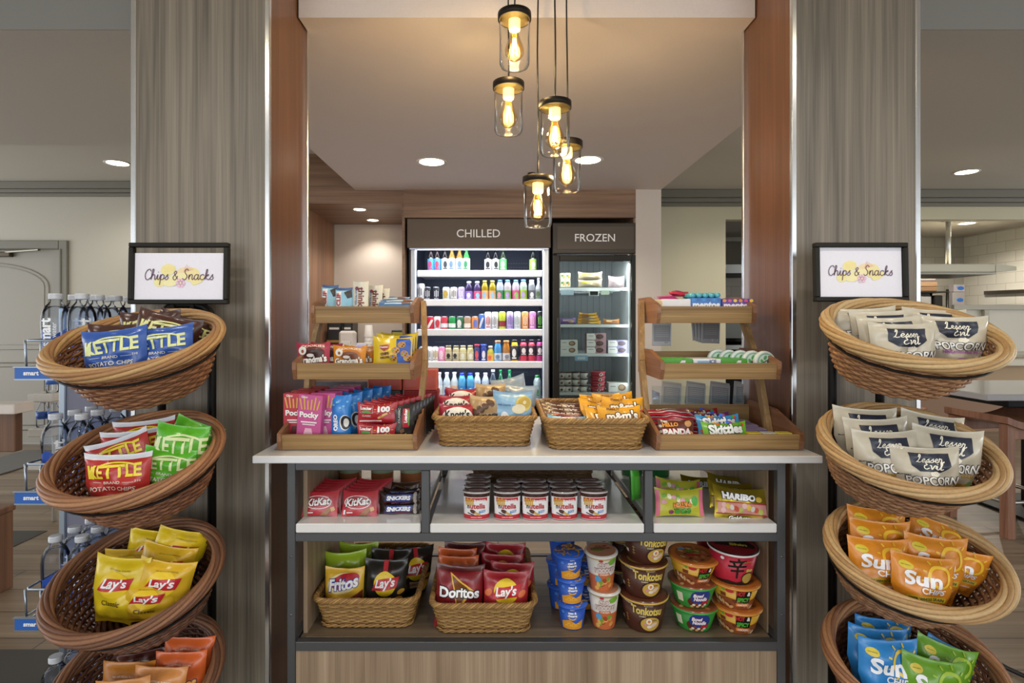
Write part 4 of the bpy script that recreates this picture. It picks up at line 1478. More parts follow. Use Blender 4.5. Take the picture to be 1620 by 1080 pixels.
# ================================================================ coffee niche
NZ = .93
struct('trim_8', G().box(-1.67, nx1 - .03, 4.98, BK, NZ - .04, NZ, mt('#d9d3cc', 'gloss'), .004).box(-1.67, nx1 - .03, 5.02, BK, 0, NZ - .04, W_HEAD))
BLK = mt('#1a1918', 'plastic')
for lab, a, b, d in (('black drinks dispenser with a brass band in the coffee niche, left one', 517, 540.5, 5.25), ('black drinks dispenser in the coffee niche, right one behind the napkin holder', 542, 557.5, 5.32)):
    p0, p1 = pt(a, 0, d), pt(b, 0, d)
    t = thing('coffee_dispenser', lab, 'dispenser', ((p0.x + p1.x) / 2, d, NZ))
    w = p1.x - p0.x
    obj('body', G().box(-w / 2, w / 2, 0, .22, 0, .335, BLK, .012), t)
    obj('band', G().box(-w / 2 - .002, w / 2 + .002, -.004, .0, .13, .155, mt('#b58d4e', 'metal'), .001), t)
    obj('name_plate', G().box(-w * .33, w * .33, -.004, 0, .255, .275, mt('#e8e6e0', 'paper'), .0005), t)
p = pt(548, 0, 5.12)
t = thing('napkin_dispenser', 'white napkin dispenser with black slot in front of the black drinks dispensers', 'dispenser', (p.x, 5.12, NZ))
obj('body', G().box(-.075, .075, 0, .10, 0, .245, mt('#e9e4df', 'plastic'), .02), t)
obj('slot', G().box(-.045, .045, -.004, 0, .03, .10, BLK, .001).box(-.045, .045, -.003, 0, .12, .15, mt('#d9d7d2', 'chrome'), .001), t)
obj('napkin', G().box(-.04, .04, -.012, -.0045, .08, .15, mt('#f2f0ec', 'paper'), .003), t)
cup = Kind('paper_cup', 'paper cup', G().lathe([(0, .012), (.030, .012), (.032, 0), (.033, .0), (.043, .112), (.0445, .114), (.0445, .118), (.042, .118), (.032, .03)], mt('#e9e6e2', 'paper'), 20))
for j in range(6):
    p = pt(583.5, 0, 5.3)
    cup.put('white paper cup, %s of the upside down stack in the coffee niche' % ('lowest', 'second lowest', 'third lowest', 'third highest', 'second highest', 'topmost')[j], (p.x, 5.3, NZ + .118 + j * .036), (PI, 0, 0), 'stacked paper cups')
p = pt(569, 0, 5.2)
t = thing('payment_terminal', 'small white device with a blue screen beside the cup stack', 'device', (p.x, 5.2, NZ), (-.3, 0, 0))
obj('body', G().box(-.055, .055, 0, .04, 0, .135, mt('#dfe0e2', 'plastic'), .008), t)
obj('screen', G().box(-.035, .035, -.003, 0, .04, .11, emit('#3f7fe0', 1.0), .001), t)
p = pt(631, 0, 5.25)
o = obj('lid_box', G().box(-.07, .07, 0, .12, 0, .25, BLK, .004).box(-.062, .062, -.003, .0, .205, .23, mt('#c9c24a', 'print')))
o.location = (p.x, 5.25, NZ)
o['label'], o['category'] = 'black box with a yellow strip behind the yellow cookie bags', 'box'

# ================================================================ kitchen and seating on the right
STL = mt('#b9bab4', 'metal')
KW = mt('#d0ccb8', 'paint')
t = thing('hanging_exhaust_hood', 'flat pale metal hood hung on a rod from the kitchen ceiling', 'hood', pt(1500, 430, 7.0))
O = pt(1500, 430, 7.0)
h0 = pt(1380, 437, 7.0)
h1 = pt(1573, 421, 7.0)
g = G().box(h0.x, h1.x - .25, 6.7, 7.5, h0.z + .03, h1.z, KW, .01)
g.prism([(h1.x - .25, h0.z + .03), (h1.x - .25, h1.z), (h1.x, h1.z - .03), (h1.x, h1.z - .08)], 'y', 6.7, 7.5, KW)
g.v = [v - O for v in g.v]
obj('canopy', g, t)
g = G().box(h0.x + .05, h1.x - .2, 6.75, 7.45, h0.z + .005, h0.z + .03, mt('#6c6a60', 'metal'))
g.v = [v - O for v in g.v]
obj('filter', g, t)
g = G().tube([(0, 0, h1.z - O.z), (0, 0, 2.55 - O.z)], .028, mt('#dcdcd8', 'metal'), 12)
obj('rod', g, t)
g = G().lathe([(0, 2.53 - O.z), (.07, 2.53 - O.z), (.09, 2.56 - O.z), (0, 2.56 - O.z)], STL, 20)
obj('ceiling_flange', g, t)
t = thing('storage_rack', 'black wire rack against the dark tiled kitchen wall', 'rack', (pt(1465, 0, 8.2).x, 8.2, 0))
O = Vector((pt(1465, 0, 8.2).x, 8.2, 0))
xr0, xr1 = pt(1420, 0, 8.2).x, pt(1494, 0, 8.2).x
for z in (pt(0, 461, 8.2).z, pt(0, 487, 8.2).z, .6):
    g = G().box(xr0, xr1, 8.1, 8.45, z - .02, z, mt('#5a584f', 'metal'), .004)
    g.v = [v - O for v in g.v]
    obj('shelf', g, t)
for x in (xr0 + .02, xr1 - .02):
    for y in (8.12, 8.43):
        g = G().tube([(x - O.x, y - O.y, 0), (x - O.x, y - O.y, pt(0, 458, 8.2).z)], .018, mt('#4a4840', 'metal'), 8)
        obj('post', g, t)


def kbox(name, lab, cat, px0, px1, py0, py1, d, dep, col, kind='paper', b=.01, extra=None):
    a, c = pt(px0, py1, d), pt(px1, py0, d)
    g = G().box(a.x, c.x, d, d + dep, a.z, c.z, mt(col, kind), b)
    if extra:
        extra(g, a, c)
    o = obj(name, g)
    o['label'], o['category'] = lab, cat
    return o


kbox('cardboard_box', 'lower brown cardboard box on top of the kitchen rack', 'box', 1440, 1483, 453.5, 460.8, 8.14, .25, '#8a6a4a')
kbox('cardboard_box', 'upper tan cardboard box on top of the kitchen rack', 'box', 1436, 1484, 446, 453.3, 8.14, .25, '#a58360')
kbox('folded_cloth', 'folded white cloth on the cardboard boxes of the kitchen rack', 'cloth', 1438, 1483, 437, 445.8, 8.16, .2, '#b9b2ac', 'matte', .03)
kbox('plastic_bag', 'crumpled translucent white bag on the kitchen rack', 'bag', 1452, 1478, 464, 486.8, 8.15, .2, '#c9c9c8', 'foil', .05)
kbox('microwave_oven', 'black box shaped oven on the kitchen rack right of the white bag', 'oven', 1479, 1492, 467, 486.8, 8.15, .2, '#1c1b1a', 'plastic', .01)


def bl(g, a, c):
    S = lambda u, v: ((a.x + c.x) / 2 + u, a.y, (a.z + c.z) / 2 + v)
    shape(g, S, ell(.05, .03, 16), .02, .0, '#2f6fc4', 1)
    shape(g, S, ell(.02, .015, 12), -.03, .02, '#7fa6d8', 1)


kbox('glove_box', 'white box with a blue glove print on the kitchen counter, upper one', 'box', 1509, 1526.5, 450, 461.5, 8.3, .1, '#b6aeb0', 'paper', .004, bl)
kbox('glove_box', 'clear holder with a blue glove on the kitchen counter, lower one', 'box', 1507, 1526.5, 462, 487, 8.3, .1, '#a59f9c', 'paper', .004, bl)
g = G().bar(Vector((KX - .03, 8.1, pt(0, 463, 8.1).z)), Vector((KX - .03, 7.0, pt(0, 458, 7.0).z)), .03, .05, mt('#8b8477', 'metal'))
o = obj('wall_rail', g)
o['label'], o['category'] = 'narrow grey rail on the white tiled kitchen wall', 'rail'
o = obj('kitchen_counter', G().box(pt(1506, 0, 8.1).x, KX - .02, 8.05, 8.49, .0, pt(0, 487.5, 8.2).z, mt('#8d8a80', 'paint'), .01))
o['label'], o['category'] = 'grey kitchen counter along the tiled back wall under the glove boxes', 'counter'
# equipment seen through the narrow opening
qa, qb = pt(1100, 432, 7.6), pt(1215, 375, 7.6)
g = G().prism([(7.6, qa.z), (8.48, qa.z), (8.48, qb.z), (8.0, qb.z), (7.6, qa.z + .12)], 'x', qa.x, qb.x, mt('#c8cac6', 'metal'))
t = thing('range_hood', 'stainless range hood seen through the narrow kitchen opening', 'hood', ((qa.x + qb.x) / 2, 8.0, qa.z))
g.v = [v - Vector(((qa.x + qb.x) / 2, 8.0, qa.z)) for v in g.v]
obj('canopy', g, t)
obj('lip', G().box(qa.x - (qa.x + qb.x) / 2, qb.x - (qa.x + qb.x) / 2, -.42, -.37, -.06, .0, mt('#3a3a38', 'metal'), .004), t)
qa, qb = pt(1100, 560, 7.6), pt(1215, 545, 7.6)
t = thing('cooking_range', 'dark cooking range with steel edge seen through the narrow kitchen opening', 'range', ((qa.x + qb.x) / 2, 8.0, 0))
w = (qb.x - qa.x) / 2
obj('body', G().box(-w, w, -.4, .45, 0, qb.z, mt('#2a2928', 'dark'), .01), t)
obj('edge', G().box(-w, w, -.43, -.40, qb.z - .07, qb.z + .0, mt('#b9bbb8', 'metal'), .006), t)
obj('back_splash', G().box(-w, w, .40, .45, qb.z, qb.z + .42, mt('#6a6a66', 'metal'), .006), t)
kz_ = qb.z
o = obj('pan', G().lathe([(0, 0), (.11, 0), (.15, .07), (.155, .07), (.115, -.004), (0, -.004)], mt('#1a1918', 'dark'), 24).tube([(.14, 0, .06), (.34, 0, .10)], .012, mt('#1a1918', 'dark'), 8))
o.location = (pt(1160, 0, 7.85).x, 7.85, kz_ + .006)
o['label'], o['category'] = 'black pan on the cooking range', 'pan'

# bar height table and wooden stools
TD = 3.55
tx0 = pt(1518, 0, TD).x
tz = pt(0, 606, 3.95).z
t = thing('bar_table', 'grey topped bar table behind the right basket rack', 'table', (tx0 + .6, 3.7, 0))
obj('table_top', G().box(-.6, 1.4, -.35, .45, tz - .04, tz, mt('#a7a6a8', 'gloss'), .004), t)
obj('apron', G().box(-.35, 1.3, -.22, .32, tz - .10, tz - .042, BLACKM, .004), t)
obj('pedestal', G().box(.0, .14, -.07, .07, .02, tz - .10, BLACKM, .006).box(-.25, .4, -.3, .3, 0, .02, BLACKM, .004), t)
W_ST = wood('stool_beech', '#6f4a38', '#a3765c', '#8a604a', 'z', 1.0, .45)
seat = G()
vs, fs = [], []
n = 12
for j in range(9):
    for i in range(n + 1):
        x, y = -.23 + .46 * i / n, -.2 + .4 * j / 8
        vs.append((x, y, .66 + .05 * (2 * i / n - 1) ** 2))
for j in range(8):
    for i in range(n):
        fs.append((j * (n + 1) + i, j * (n + 1) + i + 1, (j + 1) * (n + 1) + i + 1, (j + 1) * (n + 1) + i))
seat.add(vs, fs, W_ST, True)
seat.add([(x, y, z - .04) for x, y, z in vs], [f[::-1] for f in fs], W_ST, True)
for i in range(n):
    a, b = i, i + 1
    for base in (0, 8 * (n + 1)):
        p, q = vs[base + a], vs[base + b]
        seat.add([p, q, (q[0], q[1], q[2] - .04), (p[0], p[1], p[2] - .04)], [(0, 1, 2, 3)], W_ST)
for base in (0, n):
    for j in range(8):
        p, q = vs[j * (n + 1) + base], vs[(j + 1) * (n + 1) + base]
        seat.add([p, q, (q[0], q[1], q[2] - .04), (p[0], p[1], p[2] - .04)], [(0, 1, 2, 3)], W_ST)
parts = [('seat', seat)]
for sx in (-1, 1):
    for sy in (-1, 1):
        parts.append(('leg', G().bar(Vector((sx * .19, sy * .16, .66)), Vector((sx * .21, sy * .18, 0)), .05, .05, W_ST)))
for sy in (-1, 1):
    parts.append(('apron', G().box(-.17, .17, sy * .16 - .012, sy * .16 + .012, .57, .65, W_ST, .003)))
parts.append(('foot_rail', G().tube([(-.2, -.17, .2), (.2, -.17, .2), (.2, .17, .2), (-.2, .17, .2)], .012, STL, 8, True)))
ST = Kind('bar_stool', 'stool', parts)
p = pt(1570, 0, 3.3)
ST.put('wooden bar stool with curved seat, its leg showing beside the second right basket', (p.x + .20, 3.42, 0), (0, 0, .12), 'wooden stools')
ST.put('wooden bar stool partly hidden behind the second right basket, nearer the pillar', (p.x - .42, 3.75, 0), (0, 0, -.1), 'wooden stools')
o = obj('power_cable', G().tube([pt(1560, 1042, 2.02) * 1.0 + Vector((0, 0, .012)), Vector((pt(1590, 0, 2.0).x, 1.99, .012)), Vector((pt(1660, 0, 1.9).x, 1.86, .012)), Vector((2.2, 1.6, .012))], .008, BLK, 8))
o['label'], o['category'] = 'black cable lying on the floor at the lower right', 'cable'
for v in o.data.vertices:
    v.co.z = max(v.co.z, .002)

# ================================================================ left: water rack, tables, rug
WB = thin_glass('bottle_plastic', '#fafcff', 1.0, .06)
h = .215
prof = [(0, 0), (.026, 0), (.031, .008), (.0315, .03), (.0305, .05), (.0315, .07), (.033, .11), (.0335, .135), (.031, .158), (.024, .176), (.0155, .187), (.0135, .192), (.0135, .204)]
gb = G().lathe(prof, WB, 28)
SW = lathe_S(prof)
shape(gb, SW, poly([(-.05, .015), (.05, .015), (.05, .10), (.028, .085), (-.012, .11), (-.05, .09)]), 0, 0, '#2b55b0', -4)
put_text(gb, SW, 'smart', .016, .098, '#eef2f6', w=.085, h=.026, bold=.035, rot=PI / 2, lay=2)
put_text(gb, SW, 'water', .036, .105, '#dfe6ee', w=.045, h=.009, bold=.01, rot=PI / 2, lay=2)
shape(gb, SW, rect(.016, .018), -.028, .045, '#e6e8ee', 1)
gw = G().lathe([(0, .002), (.0245, .002), (.0295, .01), (.030, .03), (.029, .05), (.030, .07), (.0315, .11), (.032, .135), (.0295, .157), (.022, .175), (.0, .178)], thin_glass('water', '#f6f9fe', .8, .02), 24)
gc = G()
cv = [(.0148, .197), (.0162, .198)] + [(.0162 + (.0007 if i % 2 else 0), .199 + i * .0016) for i in range(9)] + [(.0155, .2145), (0, .215)]
gc.lathe(cv, mt('#c9cdd3', 'plastic'), 28, smooth=False)
WBK = Kind('water_bottle', 'water bottle', [('bottle', gb), ('water', gw), ('cap', gc)])
WX, WY = -1.335, 1.66
t = thing('water_display_rack', 'grey metal bottle rack with blue price strips behind the left baskets', 'rack', (-1.30, 1.9, 0))
O = Vector((-1.30, 1.9, 0))
RKM = mt('#aab6c2', 'metal')
WL = [1.137, .775, .408, .045]
g = G()
for sx in (-1.405, -1.185):
    pass
for x, y in ((pt(97.5, 0, 1.97).x, 1.97), (pt(195, 0, 1.97).x, 1.97)):
    obj('upright', G().box(x - .012 - O.x, x + .012 - O.x, y - O.y, y + .03 - O.y, 0, WL[0] + .18, RKM, .003), t)
obj('back_panel', G().box(pt(103, 0, 1.98).x - O.x, -1.345 - O.x + .16, .078, .082, .05, WL[0] + .0, mt('#77798a', 'paint')), t)
for z in WL:
    g = G()
    xa, xb, ya, yb = WX - .05, WX + .125, WY - .05, 1.965
    for i in range(9):
        x = xa + (xb - xa) * i / 8
        g.tube([(x - O.x, ya - O.y, z - .004), (x - O.x, yb - O.y, z - .004)], .0025, RKM, 5)
    obj('wire_shelf', g, t)
    g = G()
    pts = [(xa, yb, z + .075), (xa, ya + .01, z + .075), (xa + .01, ya, z + .075), (xb - .01, ya, z + .075), (xb, ya + .01, z + .075), (xb, yb, z + .075)]
    g.tube([Vector(p) - O for p in pts], .0035, RKM, 6)
    for x in (xa, xa + .045, xb):
        g.tube([Vector((x, ya + (.0 if x != xb else .01), z + .075)) - O, Vector((x + .004, ya, z - .004)) - O], .003, RKM, 6)
    obj('wire_front', g, t)
    g = G().box(xa - .02 - O.x, xa + .115 - O.x, ya - .012 - O.y, ya - .008 - O.y, z - .036, z - .004, mt('#2a62b4', 'print'))
    S = (lambda yy, zz, xx: (lambda u, v: (xx + u, yy, zz + v)))(ya - .012 - O.y, z - .02, xa + .045 - O.x)
    put_text(g, S, 'smart', -.016, 0, '#f0f3f8', w=.045, h=.012, bold=.04, lay=2)
    obj('price_strip', g, t, label='blue price strip')
    g = G().box(xa - .024 - O.x, xa + .118 - O.x, ya - .014 - O.y, ya - .006 - O.y, z - .004, z - .0005, RKM).box(xa - .02 - O.x, xa + .118 - O.x, ya - .014 - O.y, ya - .006 - O.y, z - .040, z - .036, RKM)
    obj('strip_holder', g, t)
lv = ['top', 'second', 'third', 'lowest']
for li, z in enumerate(WL):
    sh = (0, -.030, -.016, -.008)[li]
    for j in range((4, 3, 3, 3)[li]):
        for i in range(2):
            lab = 'clear water bottle on the %s rack shelf, %s one of the %s pair' % (lv[li], ('left', 'right')[i], ('front', 'second', 'third', 'rearmost')[j])
            WBK.put(lab, (WX + sh * 0 + i * .076 + .004 * math.sin(j * 3 + i), WY + j * .074, z), (0, 0, (-.5, .4, .9, -.2)[(j + i + li) % 4]), 'water bottles', (1.1, 1.1, 1))
# a second small white rack with water, farther back by the door
p = pt(84, 0, 3.4)
t = thing('small_white_rack', 'small white bottle rack in front of the grey door', 'rack', (p.x, 3.4, 0))
for z in (.42, .62, .83):
    obj('shelf', G().box(-.075, .075, -.1, .1, z - .05, z, mt('#d9d6ce', 'plastic'), .006), t)
for x in (-.065, .065):
    obj('side_frame', G().tube([(x, .09, 0), (x, .09, .9), (x * .8, .05, .97)], .012, mt('#d9d6ce', 'plastic'), 8), t)
SB = Kind('small_water_bottle', 'water bottle', [('bottle', G().lathe([(0, 0), (.03, 0), (.032, .01), (.032, .10), (.014, .135), (.014, .15), (0, .15)], WB, 16)),
                                                 ('label_band', G().lathe([(.0325, .05), (.0325, .09)], mt('#3a66b8', 'print'), 16)), ('cap', G().lathe([(.016, .145), (.016, .16), (0, .16)], mt('#e6e6e8', 'plastic'), 12))])
for k_, (x, z, l) in enumerate(((.02, .83, 'small water bottle on the top shelf of the small white rack'), (-.04, .62, 'small water bottle on the middle shelf of the small white rack, left one'), (.03, .62, 'small water bottle on the middle shelf of the small white rack, right one'))):
    SB.put(l, (p.x + x, 3.37, z + .001), (0, 0, k_))
W_TB = wood('table_walnut', '#5b4031', '#86634c', '#73523d', 'z', 1.0, .4)
q = pt(36, 637, 2.75)
t = thing('lobby_table', 'pale topped counter table at the left edge with a brown wooden base', 'table', (q.x - .5, 3.1, 0))
obj('table_top', G().box(-.6, .5, -.40, -.28, q.z - .05, q.z, mt('#dcd2c9', 'gloss'), .004), t)
obj('base', G().box(-.6, .45, -.34, -.29, .61, q.z - .05, W_TB, .004), t)
obj('pedestal', G().box(-.6, -.25, -.34, -.29, 0, .61, W_TB, .004), t)
q2 = pt(16, 800, 2.6)
t = thing('lobby_bench', 'low brown wooden bench end at the left edge below the table', 'bench', (q2.x - .35, 2.52, 0))
obj('bench_top', G().box(-.4, .345, -.12, .12, q2.z - .03, q2.z, W_TB, .004), t)
obj('bench_side', G().box(-.38, .34, -.11, .11, 0, q2.z - .03, W_TB, .003), t)
g = G().box(-4.6, pt(62, 0, 4.9).x, 4.5, 5.35, 0, .012, mt('#6b6a68', 'matte'), .004)
o = obj('floor_mat', g)
o['label'], o['category'] = 'dark grey mat on the floor in front of the grey door', 'mat'
# ================================================================ kinds of packaged snacks
def starb(r0, r1, n):
    return [((r0 if i % 2 else r1) * math.sin(PI * i / n), (r0 if i % 2 else r1) * math.cos(PI * i / n)) for i in range(2 * n)]


def kettle(col, ink, seal=None, seed=1, w=.165, h=.195):
    g, S = bag(w, h, .045, col, seal=seal, seed=seed, taper=.45)
    put_text(g, S, 'KETTLE', 0, h - .052, ink, w=.134, h=.042, bold=.03, rot=.05, lay=2)
    shape(g, S, stroke(arcpts(.008, h - .046, .05, .022, 2.75, .5, 14), .005), 0, 0, ink, 1.5)
    shape(g, S, poly([(-.064, h - .075), (-.05, h - .078), (-.047, h - .042), (-.058, h - .035)]), 0, 0, ink, 1.5)
    put_text(g, S, 'BRAND', 0, h - .087, '#e8e2d0', w=.042, h=.0085, bold=.01, lay=2)
    for sx in (-1, 1):
        shape(g, S, rect(.025, .001, 4, 1), sx * .04, h - .087, '#e8e2d0', 2)
    put_text(g, S, 'POTATO CHIPS', 0, h - .106, '#e8e2d0', w=.115, h=.013, bold=.015, arc=-.6, lay=2)
    put_text(g, S, '210', .06, h - .084, '#e8e2d0', w=.012, bold=.01, lay=2)
    return Kind('chip_bag', 'chip bag', g, h)


KBR = kettle('#45261d', '#d9d990', seed=1)
KBL = kettle('#2f56a4', '#dde3a0', seed=2)
KRD = kettle('#b5302c', '#f2dc3e', '#dcdfe6', seed=3)
KGR = kettle('#5cb52c', '#e2f0b4', seed=4, w=.13, h=.17)


def lays(col, name2, ink2, seed, w=.14, h=.19, extra=None, dy=.008):
    g, S0 = bag(w, h, .05, col, seed=seed, taper=.35)
    S = lambda u, v: S0(u, v + dy)
    cy = h * .58
    shape(g, S, ell(w * .27, w * .27, 24), 0, cy, '#f3cf2e', 1)
    shape(g, S, poly([(-w * .32, -.018), (-w * .2, .016), (w * .33, .026), (w * .27, -.008)]), 0, cy - .004, '#c4242f', 2)
    put_text(g, S, "Lay's", 0, cy, '#ffffff', w=w * .47, h=.034, bold=.03, shear=.25, rot=.1, lay=4)
    if extra:
        extra(g, S, w, h)
    put_text(g, S, name2, 0, h * .3, ink2, w=w * .4, bold=.015, lay=3)
    put_text(g, S, 'NO ARTIFICIAL FLAVORS', w * .05, h * .80, ink2, w=w * .4, bold=0, lay=2)
    return Kind('chip_bag', 'chip bag', g, h)


LYC = lays('#e3c521', 'Classic', '#5c4a14', 5)
LYC2 = lays('#dfb52a', 'Classic', '#5c4a14', 6, .14, .165)


def bbq(g, S, w, h):
    shape(g, S, rect(.016, h * .22), 0, h * .84, '#c03038', 1)
    shape(g, S, rect(w * .34, h * .12), 0, h * .3, '#e5d3b0', 2)
    for x, y, r in ((.045, .055, .018), (-.05, .05, .016), (.03, .04, .02), (.052, .08, .012)):
        shape(g, S, ell(r, r * .6, 14), x, y, '#d9a234', 1, .4)


LYB = lays('#26231f', 'BARBECUE', '#8e2430', 7, .135, .18, bbq)


def poker(g, S, w, h):
    for x, y in ((-.055, .1), (.05, .1), (.055, .06), (-.05, .055)):
        shape(g, S, ell(.013, .009, 12), x, y, '#d9703a', 1, .6)
    shape(g, S, rect(w * .66, h * .13), 0, h * .22, '#1d1a18', 2)
    put_text(g, S, 'POKER', 0, h * .22, '#f0e2c0', w=w * .58, h=h * .09, bold=.03, lay=3)
    shape(g, S, ell(.03, .008, 14), 0, h * .29, '#e8d24a', 2)


LYR = lays('#a9262f', ' ', '#a9262f', 8, .14, .18, poker, .022)

g, S = bag(.125, .17, .045, '#e2b437', seed=9)
U = (lambda F: lambda u, v: F(u, v + 0.016))(S)
shape(g, U, poly([(-.0625, .07), (.0, .055), (.06, .09), (.06, .0), (-.0625, .0)]), 0, 0, '#7b3321', 1)
shape(g, U, ell(.05, .03, 24), -.002, .112, '#f0dca0', 1, .2)
shape(g, U, ell(.046, .022, 24), .004, .118, '#b8232f', 2, .25)
put_text(g, U, 'Fritos', -.001, .112, '#f4f2f0', w=.095, h=.034, bold=.04, shear=.2, halo='#24409a', hb=.05, rot=.17, lay=5)
put_text(g, U, 'CHILI CHEESE', .008, .058, '#f4ead6', w=.085, h=.013, bold=.02, rot=.1, lay=3)
FRI = Kind('corn_chip_bag', 'chip bag', g, .17)
g, S = bag(.135, .185, .05, '#a3c22c', seed=10)
put_text(g, S, 'Funyuns', 0, .125, '#b8d440', w=.11, h=.034, bold=.03, halo='#1f3a14', hb=.06, lay=4)
shape(g, S, ell(.03, .012, 16), .02, .09, '#d9c46a', 2)
FUN = Kind('chip_bag', 'chip bag', g, .185)
g, S = bag(.15, .185, .05, '#8d2027', bands=((.9, 1.01, '#5c1a1c'),), seed=11)
U = (lambda F: lambda u, v: F(u, v + 0.014))(S)
shape(g, U, poly([(-.03, .155), (.045, .105), (-.005, .045)]), 0, 0, '#f0c24a', 1)
shape(g, U, poly([(-.024, .146), (.036, .104), (-.004, .056)]), 0, 0, '#7d4a24', 2)
put_text(g, U, 'Doritos', 0, .098, '#ffffff', w=.122, h=.03, bold=.035, halo='#1a1414', hb=.06, lay=5)
put_text(g, U, 'SPICY NACHO', .035, .05, '#f0e2d8', w=.04, bold=.01, lay=3)
DOR = Kind('tortilla_chip_bag', 'chip bag', g, .185)


def cheeto(col, txt, ink, halo, seed, w=.13, h=.17):
    g, S = bag(w, h, .045, col, seed=seed, taper=.35)
    put_text(g, S, txt, 0, h * .52, ink, w=w * .72, h=.028, bold=.045, halo=halo, hb=.06, rot=.05, lay=4)
    for i in range(4):
        shape(g, S, stroke(arcpts(.03 + .004 * i, .03 + i * .011, .022, .012, .2 * i, 2.2 + .2 * i, 8), .007), 0, 0, '#e8822c', 1 + .3 * i)
    put_text(g, S, 'NO ARTIFICIAL FLAVORS', 0, h * .82, '#fbe9dc', w=w * .5, lay=2)
    return Kind('snack_bag', 'chip bag', g, h)


CHE = cheeto('#d2622c', 'Cheetos', '#f2a93a', '#2a1712', 12)
CHP = cheeto('#cf8a4a', 'Cheetos', '#f2c23a', '#2a1712', 13)
RUF = cheeto('#b97423', 'Ruffles', '#f2f0f0', '#6a2a50', 14)
RUB = cheeto('#5c2a22', 'RUFFLES', '#dcd6d4', '#27302c', 15)


def popcorn(ink, stripe, seed, w=.165, h=.19):
    g, S = bag(w, h, .05, '#c6beaa', seed=seed, kind='film', taper=.45)
    shape(g, S, poly([(-.048, h - .018), (.048, h - .018), (.045, h - .058), (.02, h - .080), (-.028, h - .078), (-.046, h - .06)]), 0, 0, '#272c3c', 1)
    g.decal(mv(script('Lesser', .066, .2), -.003, h - .036), S, mt('#f0ead8', 'print'), 3)
    g.decal(mv(script('Evil', .042, .22), .004, h - .059), S, mt('#f0ead8', 'print'), 3)
    put_text(g, S, 'POPCORN', .004, h - .108, '#f2f0ea', w=.128, h=.026, bold=.02, halo='#242a3a', hb=.045, arc=.6, lay=4)
    put_text(g, S, ('HIMALAYAN PINK SALT', 'BUTTERY GOLD')[stripe], .008, h - .128, ink, w=.11, h=.010, bold=.035, arc=.5, lay=3)
    put_text(g, S, ('THE ORIGINAL', 'BUTTERY')[stripe], -.062, h - .09, '#242a3a', w=.026, bold=.03, lay=2)
    shape(g, S, ell(.009, .009, 12), .058, h - .15, '#e8e6dc' if stripe == 0 else '#6f9a58', 2)
    for i in range(5):
        shape(g, S, ell(.006, .005, 8), .008 + .006 * math.cos(i * 1.3), h - .086 + .005 * math.sin(i * 1.3), '#f2ecd8', 1 + i * .2)
    shape(g, S, stroke([(-.03, h - .165), (.0, h - .155), (.04, h - .158), (.06, h - .15)], .012), 0, 0, ink, 1)
    return Kind('popcorn_bag', 'popcorn bag', g, h)


POP = popcorn('#b060b0', 0, 16)
POG = popcorn('#b8912e', 1, 17)
POP2 = popcorn('#b060b0', 0, 26)
POG2 = popcorn('#b8912e', 1, 27)


def sun(col, band, seed, sunc, tx, w=.15, h=.17):
    g, S = bag(w, h, .048, col, seed=seed, taper=.45)
    shape(g, S, ell(.03, .03, 20, 2, .75), .028, h * .72, sunc, 1)
    for i in range(9):
        a = 2 * PI * i / 9
        shape(g, S, stroke([(.028 + .034 * math.cos(a), h * .72 + .034 * math.sin(a)), (.028 + .043 * math.cos(a), h * .72 + .043 * math.sin(a))], .004), 0, 0, sunc, 1)
    put_text(g, S, 'Sun', -.012, h * .66, '#f4f6fa', w=.082, h=.040, bold=.035, lay=3)
    put_text(g, S, 'CHIPS', .014, h * .48, '#f4f6fa', w=.058, h=.017, bold=.03, lay=3)
    shape(g, S, rect(.105, .013, 10, 1), 0, h * .35, band, 1)
    put_text(g, S, '100% WHOLE GRAIN', 0, h * .35, '#2f3a20', w=.094, h=.0075, bold=.03, lay=2)
    shape(g, S, ell(.015, .010, 14), -.048, h * .84, '#d9c43a', 1)
    put_text(g, S, 'HEART HEALTHY', -.048, h * .84, '#5c5a20', w=.02, lay=2)
    put_text(g, S, tx, .012, h * .24, '#f0f0f0', w=.06, bold=.02, lay=2)
    return Kind('chip_bag', 'chip bag', g, h)


SUO = sun('#d98a26', '#c9b02a', 18, '#f0c23a', 'HARVEST CHEDDAR')
SUO2 = sun('#d98a26', '#c9b02a', 28, '#f0c23a', 'HARVEST CHEDDAR')
SUB = sun('#2f86cc', '#d9c23a', 19, '#e8c84a', 'ORIGINAL')
SUG = sun('#6aa024', '#d9c23a', 20, '#a8c83a', 'FRENCH ONION')

BKT = '3rd'
